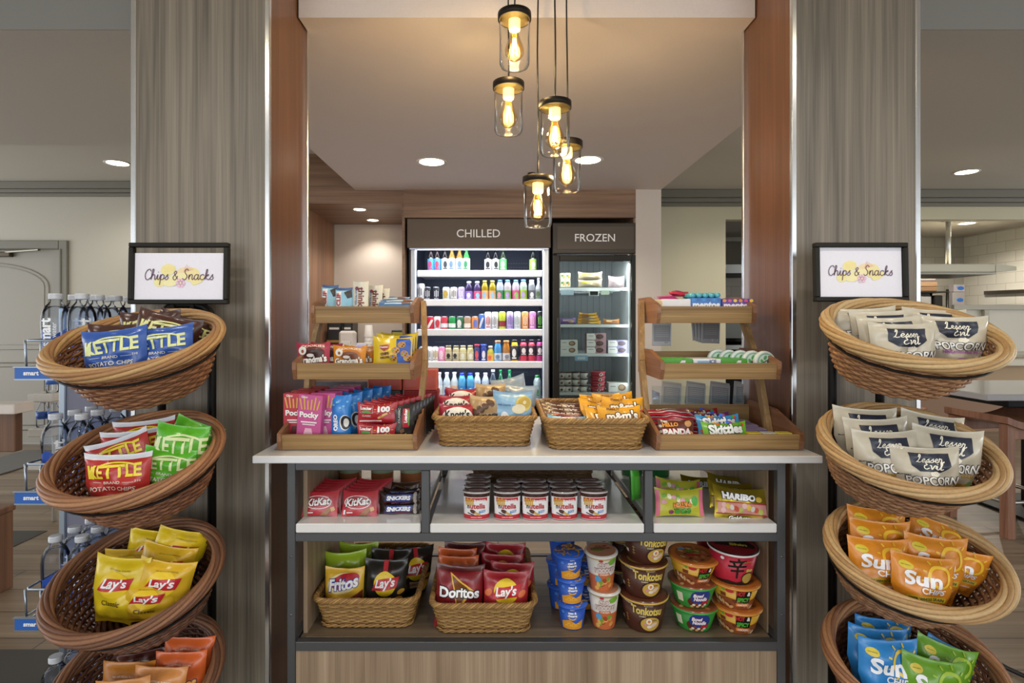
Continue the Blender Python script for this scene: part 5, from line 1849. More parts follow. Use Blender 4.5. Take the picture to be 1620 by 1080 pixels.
# (kind, x, y of the top edge's middle, distance, lean, roll, yaw, label)
CHB = [
    (KBR, 238, 493, 1.535, -.25, -.05, .1, 'brown chip bag at the back of the top left basket, beneath the sign'),
    (KBR, 190, 512, 1.475, -.3, -.04, .1, 'brown chip bag directly behind the front blue bag in the top left basket'),
    (KBR, 273, 498, 1.495, -.3, .24, .2, 'brown chip bag tilted right in the top left basket, behind a blue bag'),
    (KBR, 303, 503, 1.57, -.3, .36, .3, 'brown chip bag farthest right in the top left basket'),
    (KBL, 180, 521, 1.40, -.3, -.12, .05, 'blue chip bag at the front of the top left basket'),
    (KBL, 252, 517, 1.43, -.3, -.1, .15, 'blue chip bag right of and behind the front blue bag'),
    (KRD, 228, 664, 1.54, -.25, -.10, .1, 'rearmost red chip bag with white top seal in the second left basket'),
    (KRD, 210, 680, 1.49, -.3, -.10, .1, 'third red chip bag from the front in the second left basket'),
    (KRD, 183, 692, 1.45, -.3, -.32, .05, 'tilted red chip bag just behind the front red one'),
    (KRD, 188, 717, 1.39, -.3, -.02, .05, 'red chip bag at the front of the second left basket, fully visible'),
    (KGR, 320, 668, 1.545, -.3, .4, .3, 'green chip bag at the back right of the second left basket'),
    (KGR, 292, 672, 1.465, -.3, .15, .2, 'middle green chip bag of the second left basket'),
    (KGR, 272, 709, 1.42, -.3, .14, .15, 'front green chip bag beside the front red one'),
    (LYC, 250, 838, 1.57, -.2, .2, .2, 'small yellow chip bag tip at the very back of the third left basket'),
    (LYC2, 207, 866, 1.54, -.35, -.05, .1, 'yellow chip bag lying at the back left of the third left basket'),
    (LYC, 296, 838, 1.57, -.2, .36, .5, 'yellow chip bag standing against the right rim of the third left basket'),
    (LYC2, 272, 862, 1.525, -.3, .25, .2, 'yellow chip bag in the back middle of the third left basket'),
    (LYC2, 268, 886, 1.455, -.3, .2, .2, 'yellow chip bag just behind the small front one'),
    (LYC, 197, 880, 1.44, -.35, .12, .0, 'tall yellow chip bag at the front left of the third left basket'),
    (LYC2, 240, 918, 1.36, -.35, .06, .1, 'smaller yellow chip bag at the front right of the third left basket'),
    (RUB, 222, 1030, 1.52, -.3, -.1, .1, 'dark brown chip bag at the back of the lowest left basket'),
    (CHE, 302, 1007, 1.52, -.3, .08, .2, 'rear orange snack bag at the right of the lowest left basket'),
    (CHE, 288, 1030, 1.475, -.3, .03, .15, 'front orange snack bag at the right of the lowest left basket'),
    (RUF, 206, 1046, 1.44, -.3, .05, .1, 'amber chip bag in the middle of the lowest left basket'),
    (CHP, 257, 1054, 1.41, -.3, .1, .1, 'light orange snack bag in the middle front of the lowest left basket'),
    (CHP, 196, 1074, 1.38, -.3, -.05, .1, 'light orange snack bag at the lower left, cut by the bottom of the frame'),
    (POP, 1366, 487, 1.50, -.25, -.04, -.1, 'popcorn bag at the back left of the top right basket'),
    (POP2, 1394, 491, 1.465, -.25, -.04, -.1, 'popcorn bag second from the back on the left of the top right basket'),
    (POP, 1406, 501, 1.43, -.28, -.03, -.05, 'popcorn bag directly behind the front one in the top right basket'),
    (POP2, 1478, 489, 1.49, -.25, .05, -.1, 'popcorn bag at the back right of the top right basket'),
    (POP, 1507, 500, 1.42, -.3, .03, -.15, 'popcorn bag at the front right of the top right basket'),
    (POP2, 1426, 511, 1.375, -.32, .0, -.05, 'popcorn bag at the front of the top right basket, fully visible'),
    (POG, 1368, 645, 1.49, -.25, .04, -.1, 'popcorn bag at the back left of the second right basket'),
    (POG2, 1476, 655, 1.485, -.3, .16, -.1, 'popcorn bag at the back right of the second right basket'),
    (POG, 1384, 661, 1.445, -.28, -.03, -.05, 'popcorn bag second from the back on the left of the second right basket'),
    (POG2, 1399, 681, 1.40, -.3, .0, -.05, 'popcorn bag left behind the front one in the second right basket'),
    (POG, 1500, 678, 1.39, -.3, .1, -.15, 'large popcorn bag at the front right of the second right basket'),
    (POG2, 1462, 706, 1.335, -.35, .02, -.1, 'popcorn bag at the very front of the second right basket'),
    (SUO, 1386, 803, 1.50, -.25, .05, -.1, 'orange chip bag at the very back left of the third right basket'),
    (SUO2, 1486, 824, 1.49, -.3, .33, -.1, 'orange chip bag lying at the back right of the third right basket'),
    (SUO2, 1391, 823, 1.455, -.28, .05, -.1, 'orange chip bag second from the back on the left of the third right basket'),
    (SUO, 1515, 866, 1.415, -.3, .2, -.3, 'orange chip bag at the far right of the third right basket'),
    (SUO, 1480, 848, 1.40, -.3, .08, -.1, 'orange chip bag behind the front one in the third right basket'),
    (SUO2, 1388, 851, 1.40, -.3, .04, -.05, 'orange chip bag front left of the third right basket'),
    (SUO, 1460, 878, 1.345, -.33, .10, -.1, 'orange chip bag at the front of the third right basket, fully visible'),
    (SUB, 1397, 977, 1.50, -.28, .08, -.1, 'blue chip bag at the back left of the lowest right basket'),
    (SUB, 1388, 992, 1.445, -.3, .1, -.1, 'blue chip bag behind the front blue one in the lowest right basket'),
    (SUB, 1404, 1010, 1.39, -.3, .06, -.05, 'blue chip bag at the front left of the lowest right basket'),
    (SUB, 1512, 1022, 1.455, -.35, .42, -.15, 'blue chip bag slanting at the right of the lowest right basket'),
    (SUG, 1500, 1018, 1.41, -.35, .3, -.1, 'rear green chip bag of the lowest right basket'),
    (SUG, 1478, 1040, 1.36, -.35, .15, -.1, 'front green chip bag of the lowest right basket')]
for k, px, py, d, rx, ry, rz, lab in CHB:
    left = px < 800
    bx, by, bt, bb = (LX, LY, TL, .19) if left else (RX, RY, TR, .166)
    zc = min((RL if left else RR), key=lambda z: abs(z + .05 - pt(px, py, d).z))
    c, s_ = math.cos(bt), math.sin(bt)

    def loc(y, z):
        return by + y * c - z * s_, zc + y * s_ + z * c
    aa = .197 if left else .199
    wb = max(v.x for v in k.parts.v) * .62
    x0_ = pt(px, py, d).x - (LX if left else RX)
    xo = min(.93, max(abs(x0_ - wb), abs(x0_ + wb)) / (aa * .84))
    cut = math.sqrt(1 - xo * xo)
    f0, f1, f2 = loc(-bb * .95 * max(cut, .55), 0), loc(-bb * .76 * cut + .01, -.095), loc(bb * .76, -.095)
    lean = rx * .25
    for _ in range(6):
        top = pt(px, py, d)
        yb = d + k.h * math.sin(lean)
        floor = f1[1] + (f2[1] - f1[1]) * max(0, min(1, (yb - f1[0]) / (f2[0] - f1[0]))) + .004
        sz = min(1, max(.62, (top.z - floor) / (k.h * math.cos(lean) * math.cos(ry) + .03 * abs(ry))))
        zb = top.z - k.h * sz * math.cos(lean)
        t_ = max(0, min(1, (zb + .03 - f1[1]) / (f0[1] - f1[1])))
        wall = f1[0] + (f0[0] - f1[0]) * t_ + .026
        if yb < wall:
            d += (wall - yb)
    R = Euler((lean, ry, rz)).to_matrix()
    k.put(lab, pt(px, py, d) - R @ Vector((0, 0, k.h * sz)), (lean, ry, rz), 'bags in the %s rack baskets' % ('left' if left else 'right'), (1, 1, sz))

# ================================================================ rectangular wicker baskets
TRAYC = [mt(c, 'cane') for c in ('#a07a45', '#8e6a3a', '#b08a50')]
TRAYD = [mt(c, 'cane') for c in ('#6d4f30', '#5c4228', '#7b5a38')]


def rr(w, d, r, s):
    """rounded rectangle w by d, s from 0 to 1 round it"""
    a, b = w - 2 * r, d - 2 * r
    q = PI * r / 2
    P = 2 * (a + b) + 4 * q
    t = (s % 1) * P
    for i, (l, cx, cy, dx, dy) in enumerate(((a, -a / 2, -d / 2, 1, 0), (b, w / 2, -b / 2, 0, 1), (a, a / 2, d / 2, -1, 0), (b, -w / 2, b / 2, 0, -1))):
        if t <= l:
            return cx + dx * t, cy + dy * t, dy, -dx
        t -= l
        if t <= q:
            a0 = -PI / 2 + i * PI / 2 + t / r
            ccx, ccy = ((a / 2, -b / 2), (a / 2, b / 2), (-a / 2, b / 2), (-a / 2, -b / 2))[i]
            return ccx + r * math.cos(a0), ccy + r * math.sin(a0), math.cos(a0), math.sin(a0)
        t -= q
    return -a / 2, -d / 2, 0, -1


def tray_basket(cols, W=.315, D=.42, H=.092):
    def P(s, t):
        k = .87 + .13 * t
        x, y, nx, ny = rr(W * k - .006, D * (k * .5 + .5) - .006 - (1 - t) * .02, .035, s)
        return Vector((x, y, .004 + t * (H - .008))), Vector((nx, ny, 0))
    g = G()
    weave(g, P, 62, 15, .0031, cols, cols[0], .0028)
    g2 = G().box(-W * .42, W * .42, -D * .44, D * .44, .001, .005, cols[1], .001)
    g3 = G()

    def R(s):
        x, y, nx, ny = rr(W - .004, D - .004, .038, s)
        return Vector((x, y, H - .004)), Vector((nx, ny, 0))
    braid(g3, R, .0036, .0062, 5, 26, cols, 150)
    braid(g3, R, .005, .0, 1, 1, cols[1:2], 60)

    def B(s):
        x, y, nx, ny = rr(W * .88, D * .92, .033, s)
        return Vector((x, y, .006)), Vector((nx, ny, 0))
    braid(g3, B, .0026, .0028, 2, 30, cols, 150)
    return Kind('wicker_tray_basket', 'basket', [('woven_wall', g), ('base', g2), ('braided_rim', g3)])


TB = tray_basket(TRAYC)
BH = .092
TB.put('tan wicker tray basket on the countertop, left one, with red brown and blue cookie bags', (-.042, 1.663 + .21, CT + .0005), (0, 0, 0), 'tan wicker tray baskets')
TB.put('tan wicker tray basket on the countertop, right one, with candy bars', (.296, 1.622 + .21, CT + .0005), (0, 0, -.01), 'tan wicker tray baskets')
TB.put('tan wicker tray basket on the lower shelf, left one, with lime and black chip bags', (-.402, 1.650 + .21, zl + .0005), (0, 0, 0), 'tan wicker tray baskets')
TB.put('tan wicker tray basket on the lower shelf, right one, with red chip bags', (-.046, 1.622 + .21, zl + .0005), (0, 0, .01), 'tan wicker tray baskets')
tray_basket(TRAYD, .33, .47, .10).put('dark wicker tray basket behind the rows of spread cups', (.127, 1.99 + .165 - .03, zs + .0005), (0, 0, PI / 2))

# shelf bags
SHB = [
    (LYB, 657, 864, 1.90, -.1, .12, .5, 'black chip bag against the right side of the left lower basket'),
    (LYB, 620, 867, 1.865, -.1, .05, .1, 'black chip bag behind the front black one in the left lower basket'),
    (FUN, 568, 858, 1.90, -.1, 0, 0, 'rear lime green chip bag in the left lower basket'),
    (FUN, 547, 872, 1.815, -.12, -.04, .05, 'front lime green chip bag behind the yellow corn chip bag'),
    (LYB, 612, 884, 1.75, -.12, .03, .06, 'black barbecue chip bag at the front of the left lower basket'),
    (FRI, 546, 897, 1.73, -.1, .0, .03, 'yellow and brown corn chip bag at the front of the left lower basket'),
    (DOR, 737, 857, 1.92, -.1, 0, 0, 'dark red tortilla chip bag at the back of the right lower basket'),
    (LYR, 800, 859, 1.91, -.1, .03, 0, 'rearmost red chip bag with yellow disc in the right lower basket'),
    (CHE, 724, 867, 1.85, -.1, .05, .05, 'rear orange snack bag in the right lower basket'),
    (CHE, 726, 879, 1.785, -.1, .0, .0, 'front orange snack bag behind the tortilla chip bag'),
    (LYR, 795, 876, 1.825, -.1, .05, .0, 'red chip bag third from the front at the right of the right lower basket'),
    (LYR, 811, 889, 1.76, -.1, .04, .0, 'red chip bag just behind the front one with yellow disc'),
    (DOR, 729, 893, 1.70, -.12, .04, .02, 'red tortilla chip bag at the front left of the right lower basket'),
    (LYR, 801, 903, 1.69, -.12, .02, -.02, 'front red chip bag with yellow disc in the right lower basket')]
for k, px, py, d, rx, ry, rz, lab in SHB:
    k.hang(lab, px, py, d, (rx, ry, rz), 'bags in the lower shelf baskets')

# ================================================================ cookie and candy bags on the countertop
g, S = bag(.115, .115, .045, '#a02436', seed=31, taper=.3)
U = (lambda F: lambda u, v: F(u, v + 0.032))(S)
shape(g, U, ell(.052, .04, 24), 0, .036, '#e9e4d8', 1)
shape(g, U, rect(.108, .04, 8, 3), 0, .02, '#e9e4d8', 1.2)
put_text(g, U, "Knott's", 0, .053, '#1d1816', w=.078, h=.026, bold=.03, lay=3)
put_text(g, U, 'BERRY FARM', 0, .034, '#1d1816', w=.05, bold=.02, lay=3)
KNO = Kind('cookie_bag', 'cookie bag', g, .115)
g, S = bag(.10, .125, .045, '#b39468', bands=((.93, 1.01, '#c8a878'),), seed=32, taper=.3)
for i in range(14):
    x, y = -.04 + (i * .031) % .08, .06 + (i * .0213) % .052
    shape(g, S, ell(.010, .008, 10), x, y, '#5a3a22', 1 + i * .1, i)
put_text(g, S, 'amous', .012, .06, '#2d2018', w=.07, h=.02, bold=.04, rot=.1, lay=4)
FAM = Kind('cookie_bag', 'cookie bag', g, .125)
g, S = bag(.125, .125, .045, '#8fb9d6', bands=((.93, 1.01, '#7da6c4'),), seed=33, taper=.3)
shape(g, S, ell(.026, .024, 20), .035, .088, '#d9c46a', 1)
shape(g, S, ell(.020, .018, 20), .037, .09, '#c9a94a', 2)
shape(g, S, ell(.006, .006, 10), .038, .092, '#f0e2b0', 3)
shape(g, S, ell(.022, .015, 18), .02, .072, '#e6dcb8', 2.5)
shape(g, S, ell(.014, .018, 14), -.026, .045, '#e9edf0', 1)
shape(g, S, ell(.007, .007, 10), -.026, .04, '#a8603a', 2)
put_text(g, S, 'mini crunchy cookies', -.012, .083, '#4a6e9c', w=.07, arc=1.5, lay=2)
put_text(g, S, 'Cookies', 0, .018, '#2c3c58', w=.09, h=.02, bold=.03, lay=3)
BLC = Kind('cookie_bag', 'cookie bag', g, .125)
BLK2 = Kind('cookie_bag', 'cookie bag', bag(.125, .125, .04, '#9aa8b4', bands=((.9, 1.01, '#8fa0ae'),), seed=34, taper=.3)[0], .125)
g, S = bag(.135, .075, .025, '#e2a324', seed=35, taper=.3)
put_text(g, S, "m&m's", .006, .043, '#fbf4ea', w=.098, h=.030, bold=.04, halo='#3d1f14', hb=.07, rot=.03, lay=5)
put_text(g, S, 'PEANUT', -.02, .0665, '#6a3a1c', w=.04, bold=.03, lay=2)
for i, c in enumerate(('#3f7fd0', '#4faf44', '#e8d24a', '#d0503a')):
    shape(g, S, ell(.011, .0085, 14), .028 + i * .011, .026 + (i % 2) * .003, c, 3 + i * .2)
MMS = Kind('candy_bag', 'candy bag', g, .075)
TOPB = [
    (KNO, 731, 614, 1.86, -.12, .02, 0, 'rear red cookie bag in the left countertop basket'),
    (KNO, 722, 625, 1.79, -.12, .0, 0, 'middle red cookie bag in the left countertop basket'),
    (KNO, 724, 639, 1.725, -.1, -.02, 0, 'front red and white cookie bag in the left countertop basket'),
    (FAM, 776, 607, 1.83, -.1, 0, 0, 'rear tan cookie bag with chocolate chip cookies pictured'),
    (FAM, 768, 626, 1.735, -.1, .03, 0, 'front tan cookie bag between the red and pale blue ones'),
    (BLK2, 802, 597, 1.98, -.1, -.2, .1, 'rearmost blue grey cookie bag tilted up to the right'),
    (BLK2, 822, 608, 1.87, -.1, .1, .0, 'blue grey cookie bag just behind the front pale blue one'),
    (BLC, 811, 619, 1.735, -.12, .02, .0, 'pale blue cookie bag at the front right of the left countertop basket'),
    (MMS, 948, 624, 1.85, -.5, -.1, -.3, 'yellow candy bag at the back left of the yellow pile'),
    (MMS, 968, 622, 1.83, -.4, -.06, .0, 'rearmost yellow candy bag in the middle of the pile'),
    (MMS, 946, 634, 1.77, -.6, .1, .2, 'yellow candy bag at the left edge of the pile, beside the brown bars'),
    (MMS, 984, 629, 1.76, -.35, .02, .0, 'yellow candy bag second from the front'),
    (MMS, 955, 645, 1.715, -.6, .06, .25, 'yellow candy bag lying low at the front left of the pile'),
    (MMS, 978, 643, 1.685, -.4, -.03, .0, 'front yellow candy bag in the right countertop basket, fully visible')]
for k, px, py, d, rx, ry, rz, lab in TOPB:
    k.hang(lab, px, py, d, (rx, ry, rz), 'bags in the countertop baskets')


def bar_kind(name, cat, w, h, t, col, fn, seed, seal=None, kind='film'):
    g, S = bag(w, h, t, col, seed=seed, nu=12, nv=8, sealf=.04, kind=kind)
    fn(g, S)
    if seal:
        for sx in (-1, 1):
            shape(g, S, rect(w * .05, h * .9, 1, 4), sx * w * .47, h / 2, seal, 1)
    return Kind(name, cat, g, h)


HER = bar_kind('chocolate_bar', 'chocolate bar', .14, .05, .012, '#4a241c', lambda g, S: put_text(g, S, "HERSHEY'S", 0, .026, '#d9cfc9', w=.105, h=.018, bold=.04), 36)
ALM = bar_kind('chocolate_bar', 'chocolate bar', .14, .045, .014, '#5fa8d8', lambda g, S: (shape(g, S, ell(.05, .014, 18), 0, .022, '#e8e6e4'), put_text(g, S, 'ALMOND', 0, .022, '#7a3a30', w=.07, h=.012, bold=.03, lay=3)), 37)
MND = bar_kind('chocolate_bar', 'chocolate bar', .14, .045, .014, '#5a342c', lambda g, S: (shape(g, S, rect(.12, .012, 10, 2), 0, .016, '#d8d0cc'), put_text(g, S, 'MOUNDS', 0, .03, '#b04a40', w=.08, h=.012, bold=.03, lay=3)), 38)
for i, (k, px, py, d, lab) in enumerate(((HER, 886, 636, 1.93, 'rearmost brown chocolate bar in the right countertop basket'), (HER, 889, 642, 1.86, 'middle brown chocolate bar in the right countertop basket'),
                                         (HER, 892, 648, 1.80, 'front brown chocolate bar of the brown pile'), (MND, 896, 653, 1.75, 'brown chocolate bar with white band behind the blue one'),
                                         (ALM, 901, 658, 1.70, 'pale blue chocolate bar at the front of the right countertop basket'))):
    k.hang(lab, px, py, d, (-.8, .06, -.04), 'bars in the right countertop basket')

# ================================================================ left stand
def clif(g, S):
    U = (lambda F: lambda u, v: F(u, v + 0.012))(S)
    shape(g, U, rect(.017, .08, 2, 6), -.018, .058, '#eceae6', 1)
    put_text(g, U, 'CLIF', -.018, .065, '#a82a3a', w=.05, h=.014, bold=.045, rot=PI / 2, lay=3)
    shape(g, U, poly([(0, .095), (.025, .105), (.028, .075), (.012, .07)]), 0, 0, '#3a3430', 2)
    shape(g, U, rect(.055, .010, 4, 1), 0, .108, '#3c5a8a', 1)


CLF = bar_kind('energy_bar', 'snack bar', .062, .115, .016, '#8fc3d9', clif, 41)


def think(g, S):
    put_text(g, S, 'think!', .004, .075, '#7a3a30', w=.075, h=.022, bold=.03, rot=-PI / 2, lay=2)
    put_text(g, S, 'HIGH PROTEIN', -.014, .08, '#4a7aa8', w=.06, h=.007, bold=.02, rot=-PI / 2, lay=2)
    shape(g, S, ell(.007, .007, 12), -.012, .108, '#a03a4a', 1)
    shape(g, S, rect(.03, .03), .006, .02, '#c0a890', 1)


THK = bar_kind('protein_bar', 'snack bar', .055, .132, .016, '#dcd8c6', think, 42)
LYB_ = bar_kind('snack_bar', 'snack bar', .125, .038, .016, '#4f7fb8', lambda g, S: (shape(g, S, rect(.08, .008, 8, 1), 0, .02, '#c9dbe8'), shape(g, S, rect(.03, .014), .035, .02, '#8a6a5a', 2)), 43)


def grand(col, dark):
    def f(g, S):
        U = (lambda F: lambda u, v: F(u, v + .028))(S)
        shape(g, U, ell(.036, .022, 22), .003, .038, dark, 1)
        shape(g, U, ell(.028, .016, 22), .003, .036, '#7a4a30' if dark != '#5a2a22' else '#3c1f18', 2)
        shape(g, U, ell(.014, .014, 16), -.032, .048, '#f0eee8', 3)
        shape(g, U, ell(.005, .006, 10), -.031, .046, '#a0603a', 4)
        put_text(g, U, 'COOKIES', 0, .064, '#f4ecd8', w=.075, h=.008, bold=.02, arc=-3, lay=3)
        shape(g, U, ell(.012, .006, 14), -.006, .032, '#f2f0ea', 3.5)
        put_text(g, U, "Grandma's", .0, .018, '#f4f0e8', w=.09, h=.024, bold=.04, halo='#1c1512', hb=.05, rot=.06, lay=6)
    return bar_kind('cookie_pack', 'cookie pack', .108, .102, .03, col, f, 44)


GRR = grand('#a8324a', '#5a2a22')
GRO = grand('#d68a24', '#b8702c')


def keeb(g, S):
    U = (lambda F: lambda u, v: F(u, v + 0.03))(S)
    shape(g, U, poly([(.018, .0), (.06, .0), (.06, .07), (.055, .082), (.012, .085), (.014, .06)]), 0, 0, '#2a56b0', 1)
    for x, y in ((.03, .064), (.012, .045), (.04, .034), (.005, .02), (.05, .02)):
        shape(g, U, ell(.013, .011, 16), x, y, '#c08a44', 2)
        for i in range(4):
            shape(g, U, ell(.0028, .0025, 8), x + .007 * math.cos(i * 1.7), y + .006 * math.sin(i * 1.7), ('#4a2a18', '#3a7ad0', '#5aa83a', '#4a2a18')[i], 3)
    shape(g, U, poly([(-.042, .062), (-.01, .066), (-.012, .05), (-.026, .042), (-.04, .05)]), 0, 0, '#a83a3a', 1)
    put_text(g, U, 'Keebler', -.026, .056, '#f2e8d8', w=.026, bold=.03, lay=3)
    put_text(g, U, 'CHIPS', -.024, .034, '#5a2a50', w=.03, bold=.05, rot=.1, lay=2)
    put_text(g, U, 'DELUXE', -.024, .022, '#5a2a50', w=.032, bold=.05, rot=.1, lay=2)


KEE = bar_kind('cookie_pouch', 'cookie pack', .13, .118, .03, '#dcbc22', keeb, 45)
STL_ = [
    (CLF, 523, 455, 1.93, -.06, .02, .1, 'left pale blue energy bar on the top tray of the left stand'), (CLF, 545, 459, 1.885, -.06, .0, .05, 'right pale blue energy bar in front of the other on the top tray'),
    (THK, 571, 445.5, 1.885, -.05, .0, 0, 'front cream protein bar on the top tray of the left stand'), (THK, 594, 451, 1.94, -.05, .02, -.05, 'middle cream protein bar on the top tray'), (THK, 605, 456, 1.99, -.05, .05, 0, 'rearmost cream protein bar on the top tray, mostly hidden'),
    (LYB_, 622, 471, 2.00, -1.0, -.05, .0, 'rear blue snack bar lying on the top tray of the left stand'), (LYB_, 630, 474.5, 1.93, -1.0, -.03, .05, 'middle blue snack bar lying on the top tray of the left stand'), (LYB_, 628, 478.5, 1.875, -1.0, .0, .0, 'front blue snack bar lying on the top tray of the left stand'),
    (GRR, 517, 543, 1.87, -.08, .05, .0, 'rear red cookie pack on the middle tray of the left stand'), (GRR, 496, 542, 1.775, -.1, -.04, .05, 'front red cookie pack on the middle tray of the left stand'),
    (GRO, 570, 547, 1.865, -.08, .03, 0, 'rear orange cookie pack on the middle tray of the left stand'), (GRO, 554, 547, 1.78, -.1, .01, 0, 'front orange cookie pack on the middle tray of the left stand'),
    (KEE, 632, 527, 1.91, -.06, 0, 0, 'rearmost yellow cookie pouch on the middle tray of the left stand'), (KEE, 627, 529, 1.845, -.06, 0, 0, 'middle yellow cookie pouch on the middle tray'), (KEE, 622, 533.5, 1.775, -.08, .0, 0, 'front yellow and blue cookie pouch on the middle tray')]
for k, px, py, d, rx, ry, rz, lab in STL_:
    if rx > -.5:                                       # standing ones rest on the tray board
        q = min(1, (pt(px, py, d).z - (1.274 if py < 500 else 1.101)) / k.h)
        k.put(lab, pt(px, py, d) - Euler((rx, ry, rz)).to_matrix() @ Vector((0, 0, k.h * q)), (rx, ry, rz), 'snacks on the left stand', (1, 1, q))
    else:
        k.hang(lab, px, py, d, (rx, ry, rz), 'snacks on the left stand')


def pocky(col, pink):
    w, d, h = .076, .024, .15
    g, S0 = carton(w, d, h, mt(col, 'print'))
    S = flat_S(-d / 2)
    for i in range(6):
        x = -.024 + i * .0095
        shape(g, S, stroke([(x, .105), (x + (i - 2.5) * .003, .138 + .006 * math.sin(i * 2))], .0045), 0, 0, '#d9a64c', 1 + i * .1)
    put_text(g, S, 'Pocky', 0, .088, '#f4f2ee', w=.06, h=.022, bold=.045, lay=3, L=None)
    shape(g, S, rect(.05, .004), 0, .068, '#f2e6ea', 1)
    shape(g, S, rect(.04, .003), 0, .061, '#f2e6ea', 1)
    put_text(g, S, 'Glico', -.018, .143, '#f4eef0', w=.02, bold=.02, lay=2, L=None)
    for i in range(6):
        x = -.02 + i * .008
        shape(g, S, stroke([(x, .0), (x * .4, .05)], .004), 0, 0, '#5a2a2c' if not pink else '#e8b4c8', 1 + i * .1)
    if pink:
        for i in range(3):
            shape(g, S, ell(.008, .006, 12), .012 + .008 * i - .01, .012, ('#d04a5a', '#5aa04a', '#e86a80')[i], 2)
    return Kind('biscuit_stick_box', 'biscuit box', g, h)


PKR, PKP = pocky('#b8283a', False), pocky('#c2508e', True)
zt = CT + .0125
for j in range(5):
    PKP.put('pink biscuit stick box, %s of the row behind the tilted pink box' % ('first', 'second', 'third', 'fourth', 'fifth')[j], (-.538 + j * .006, 1.70 + j * .05, zt), (0, 0, .02), 'pink biscuit stick boxes')
for j in range(4):
    PKR.put('red biscuit stick box, %s of the row at the left end of the bottom tray' % ('front', 'second', 'third', 'rearmost')[j], (-.622 + j * .003, 1.70 + j * .055, zt), (0, 0, 0), 'red biscuit stick boxes')
PKP.put('pink biscuit stick box tilted in front of the other boxes', (-.573, 1.668, zt - .001), (-.02, .06, -.12), 'pink biscuit stick boxes')


def oreo(g, S):
    shape(g, S, ell(.017, .024, 20), .014, .062, '#e8e6e2', 1)
    shape(g, S, ell(.0148, .0215, 20), .016, .062, '#2a2c34', 2)
    shape(g, S, ell(.008, .014, 14), .018, .062, '#e0dedb', 3)
    put_text(g, S, 'OREO', -.014, .062, '#f4f6fa', w=.05, h=.012, bold=.05, rot=PI / 2, lay=4)
    for i in range(5):
        shape(g, S, ell(.004, .003, 8), -.02 + i * .01, .115 + .01 * math.sin(i * 2), '#7ac2ea', 1)


ORE = bar_kind('sandwich_cookie_pack', 'cookie pack', .062, .145, .036, '#2a7fd0', oreo, 46)
for j in range(5):
    ORE.put('blue sandwich cookie pack, %s of its row on the bottom tray' % ('front', 'second', 'third', 'fourth', 'rearmost')[j], (-.487 + j * .019 + .006, 1.685 + j * .058, zt), (-.05, 0, .05), 'blue cookie packs')


def loack(g, S):
    shape(g, S, poly([(-.055, .032), (-.012, .032), (-.012, .054), (-.055, .054)]), 0, 0, '#d8c8c4', 1)
    shape(g, S, rect(.041, .0205), -.0335, .043, '#a8222e', 2)
    put_text(g, S, 'Loacker', -.033, .046, '#f4f0ee', w=.037, h=.009, bold=.04, lay=3)
    shape(g, S, ell(.016, .004, 14), -.033, .036, '#5a9a4a', 2.5)
    put_text(g, S, 'CLASSIC', -.032, .024, '#f0d8d4', w=.03, bold=.01, lay=2)
    put_text(g, S, '100', .022, .044, '#f4f0ee', w=.038, h=.018, bold=.06, lay=2)
    for a in range(8):
        q = a * PI / 4
        shape(g, S, stroke([(.022 + .023 * math.cos(q), .043 + .014 * math.sin(q)), (.022 + .03 * math.cos(q), .043 + .018 * math.sin(q))], .0016), 0, 0, '#e8b44a', 1)
    for i in range(3):
        shape(g, S, poly([(0, 0), (.016, .006), (.014, .012), (-.002, .006)]), .004 + i * .007, .014 + i * .004, ('#d9b06a', '#b8843c', '#d9b06a')[i], 1 + i)
    shape(g, S, rect(.07, .004), -.02, .008, '#f0d8d4', 1)


LOR = bar_kind('wafer_pack', 'wafer pack', .124, .06, .022, '#a8202c', loack, 47)


def loackb(g, S):
    shape(g, S, rect(.02, .056), .008, .078, '#b8283a', 1)
    put_text(g, S, 'Loacker', .008, .085, '#f4f0ee', w=.04, h=.010, bold=.04, rot=PI / 2, lay=3)
    shape(g, S, rect(.004, .045), .017, .078, '#5a9a4a', 2)
    put_text(g, S, 'CLASSIC', -.013, .085, '#d9d4cc', w=.045, h=.006, bold=.01, rot=PI / 2, lay=2)
    shape(g, S, poly([(0, .01), (.014, .018), (.01, .032), (-.004, .024)]), -.002, 0, '#c9a05a', 1)
    shape(g, S, poly([(-.008, .03), (.004, .038), (.0, .048), (-.012, .04)]), 0, 0, '#6a4428', 2)


LOB = bar_kind('wafer_pack', 'wafer pack', .068, .115, .022, '#1f1a18', loackb, 48)
for j in range(7):
    nm = ('front', 'second', 'third', 'fourth', 'fifth', 'sixth', 'rearmost')[j]
    for i in range(2):
        LOR.put('red wafer pack, %s layer, %s of its row' % (('lower', 'upper')[i], nm), (-.367 + j * .013, 1.668 + j * .034 + i * .006, zt + i * .061), (-.03, 0, 0), 'red wafer packs')
    LOB.put('black wafer pack, %s of its row beside the red wafer packs' % nm, (-.287 + j * .0058, 1.672 + j * .036, zt), (-.05, 0, .02), 'black wafer packs')

# cartons behind the left stand
def ctn(name, lab, cat, w, d, h, col, loc, kind='paper', fn=None, rot=0, group=None):
    g, S = carton(w, d, h, mt(col, kind), .002)
    S = flat_S(-d / 2)
    if fn:
        fn(g, S, w, h)
    k = Kind(name, cat, g, h)
    return k.put(lab, loc, (0, 0, rot), group)


def lines(c):
    def f(g, S, w, h):
        for sx in (-.25, .25):
            shape(g, S, rect(w * .38, h * .55), sx * w, h * .42, c, 1)
    return f


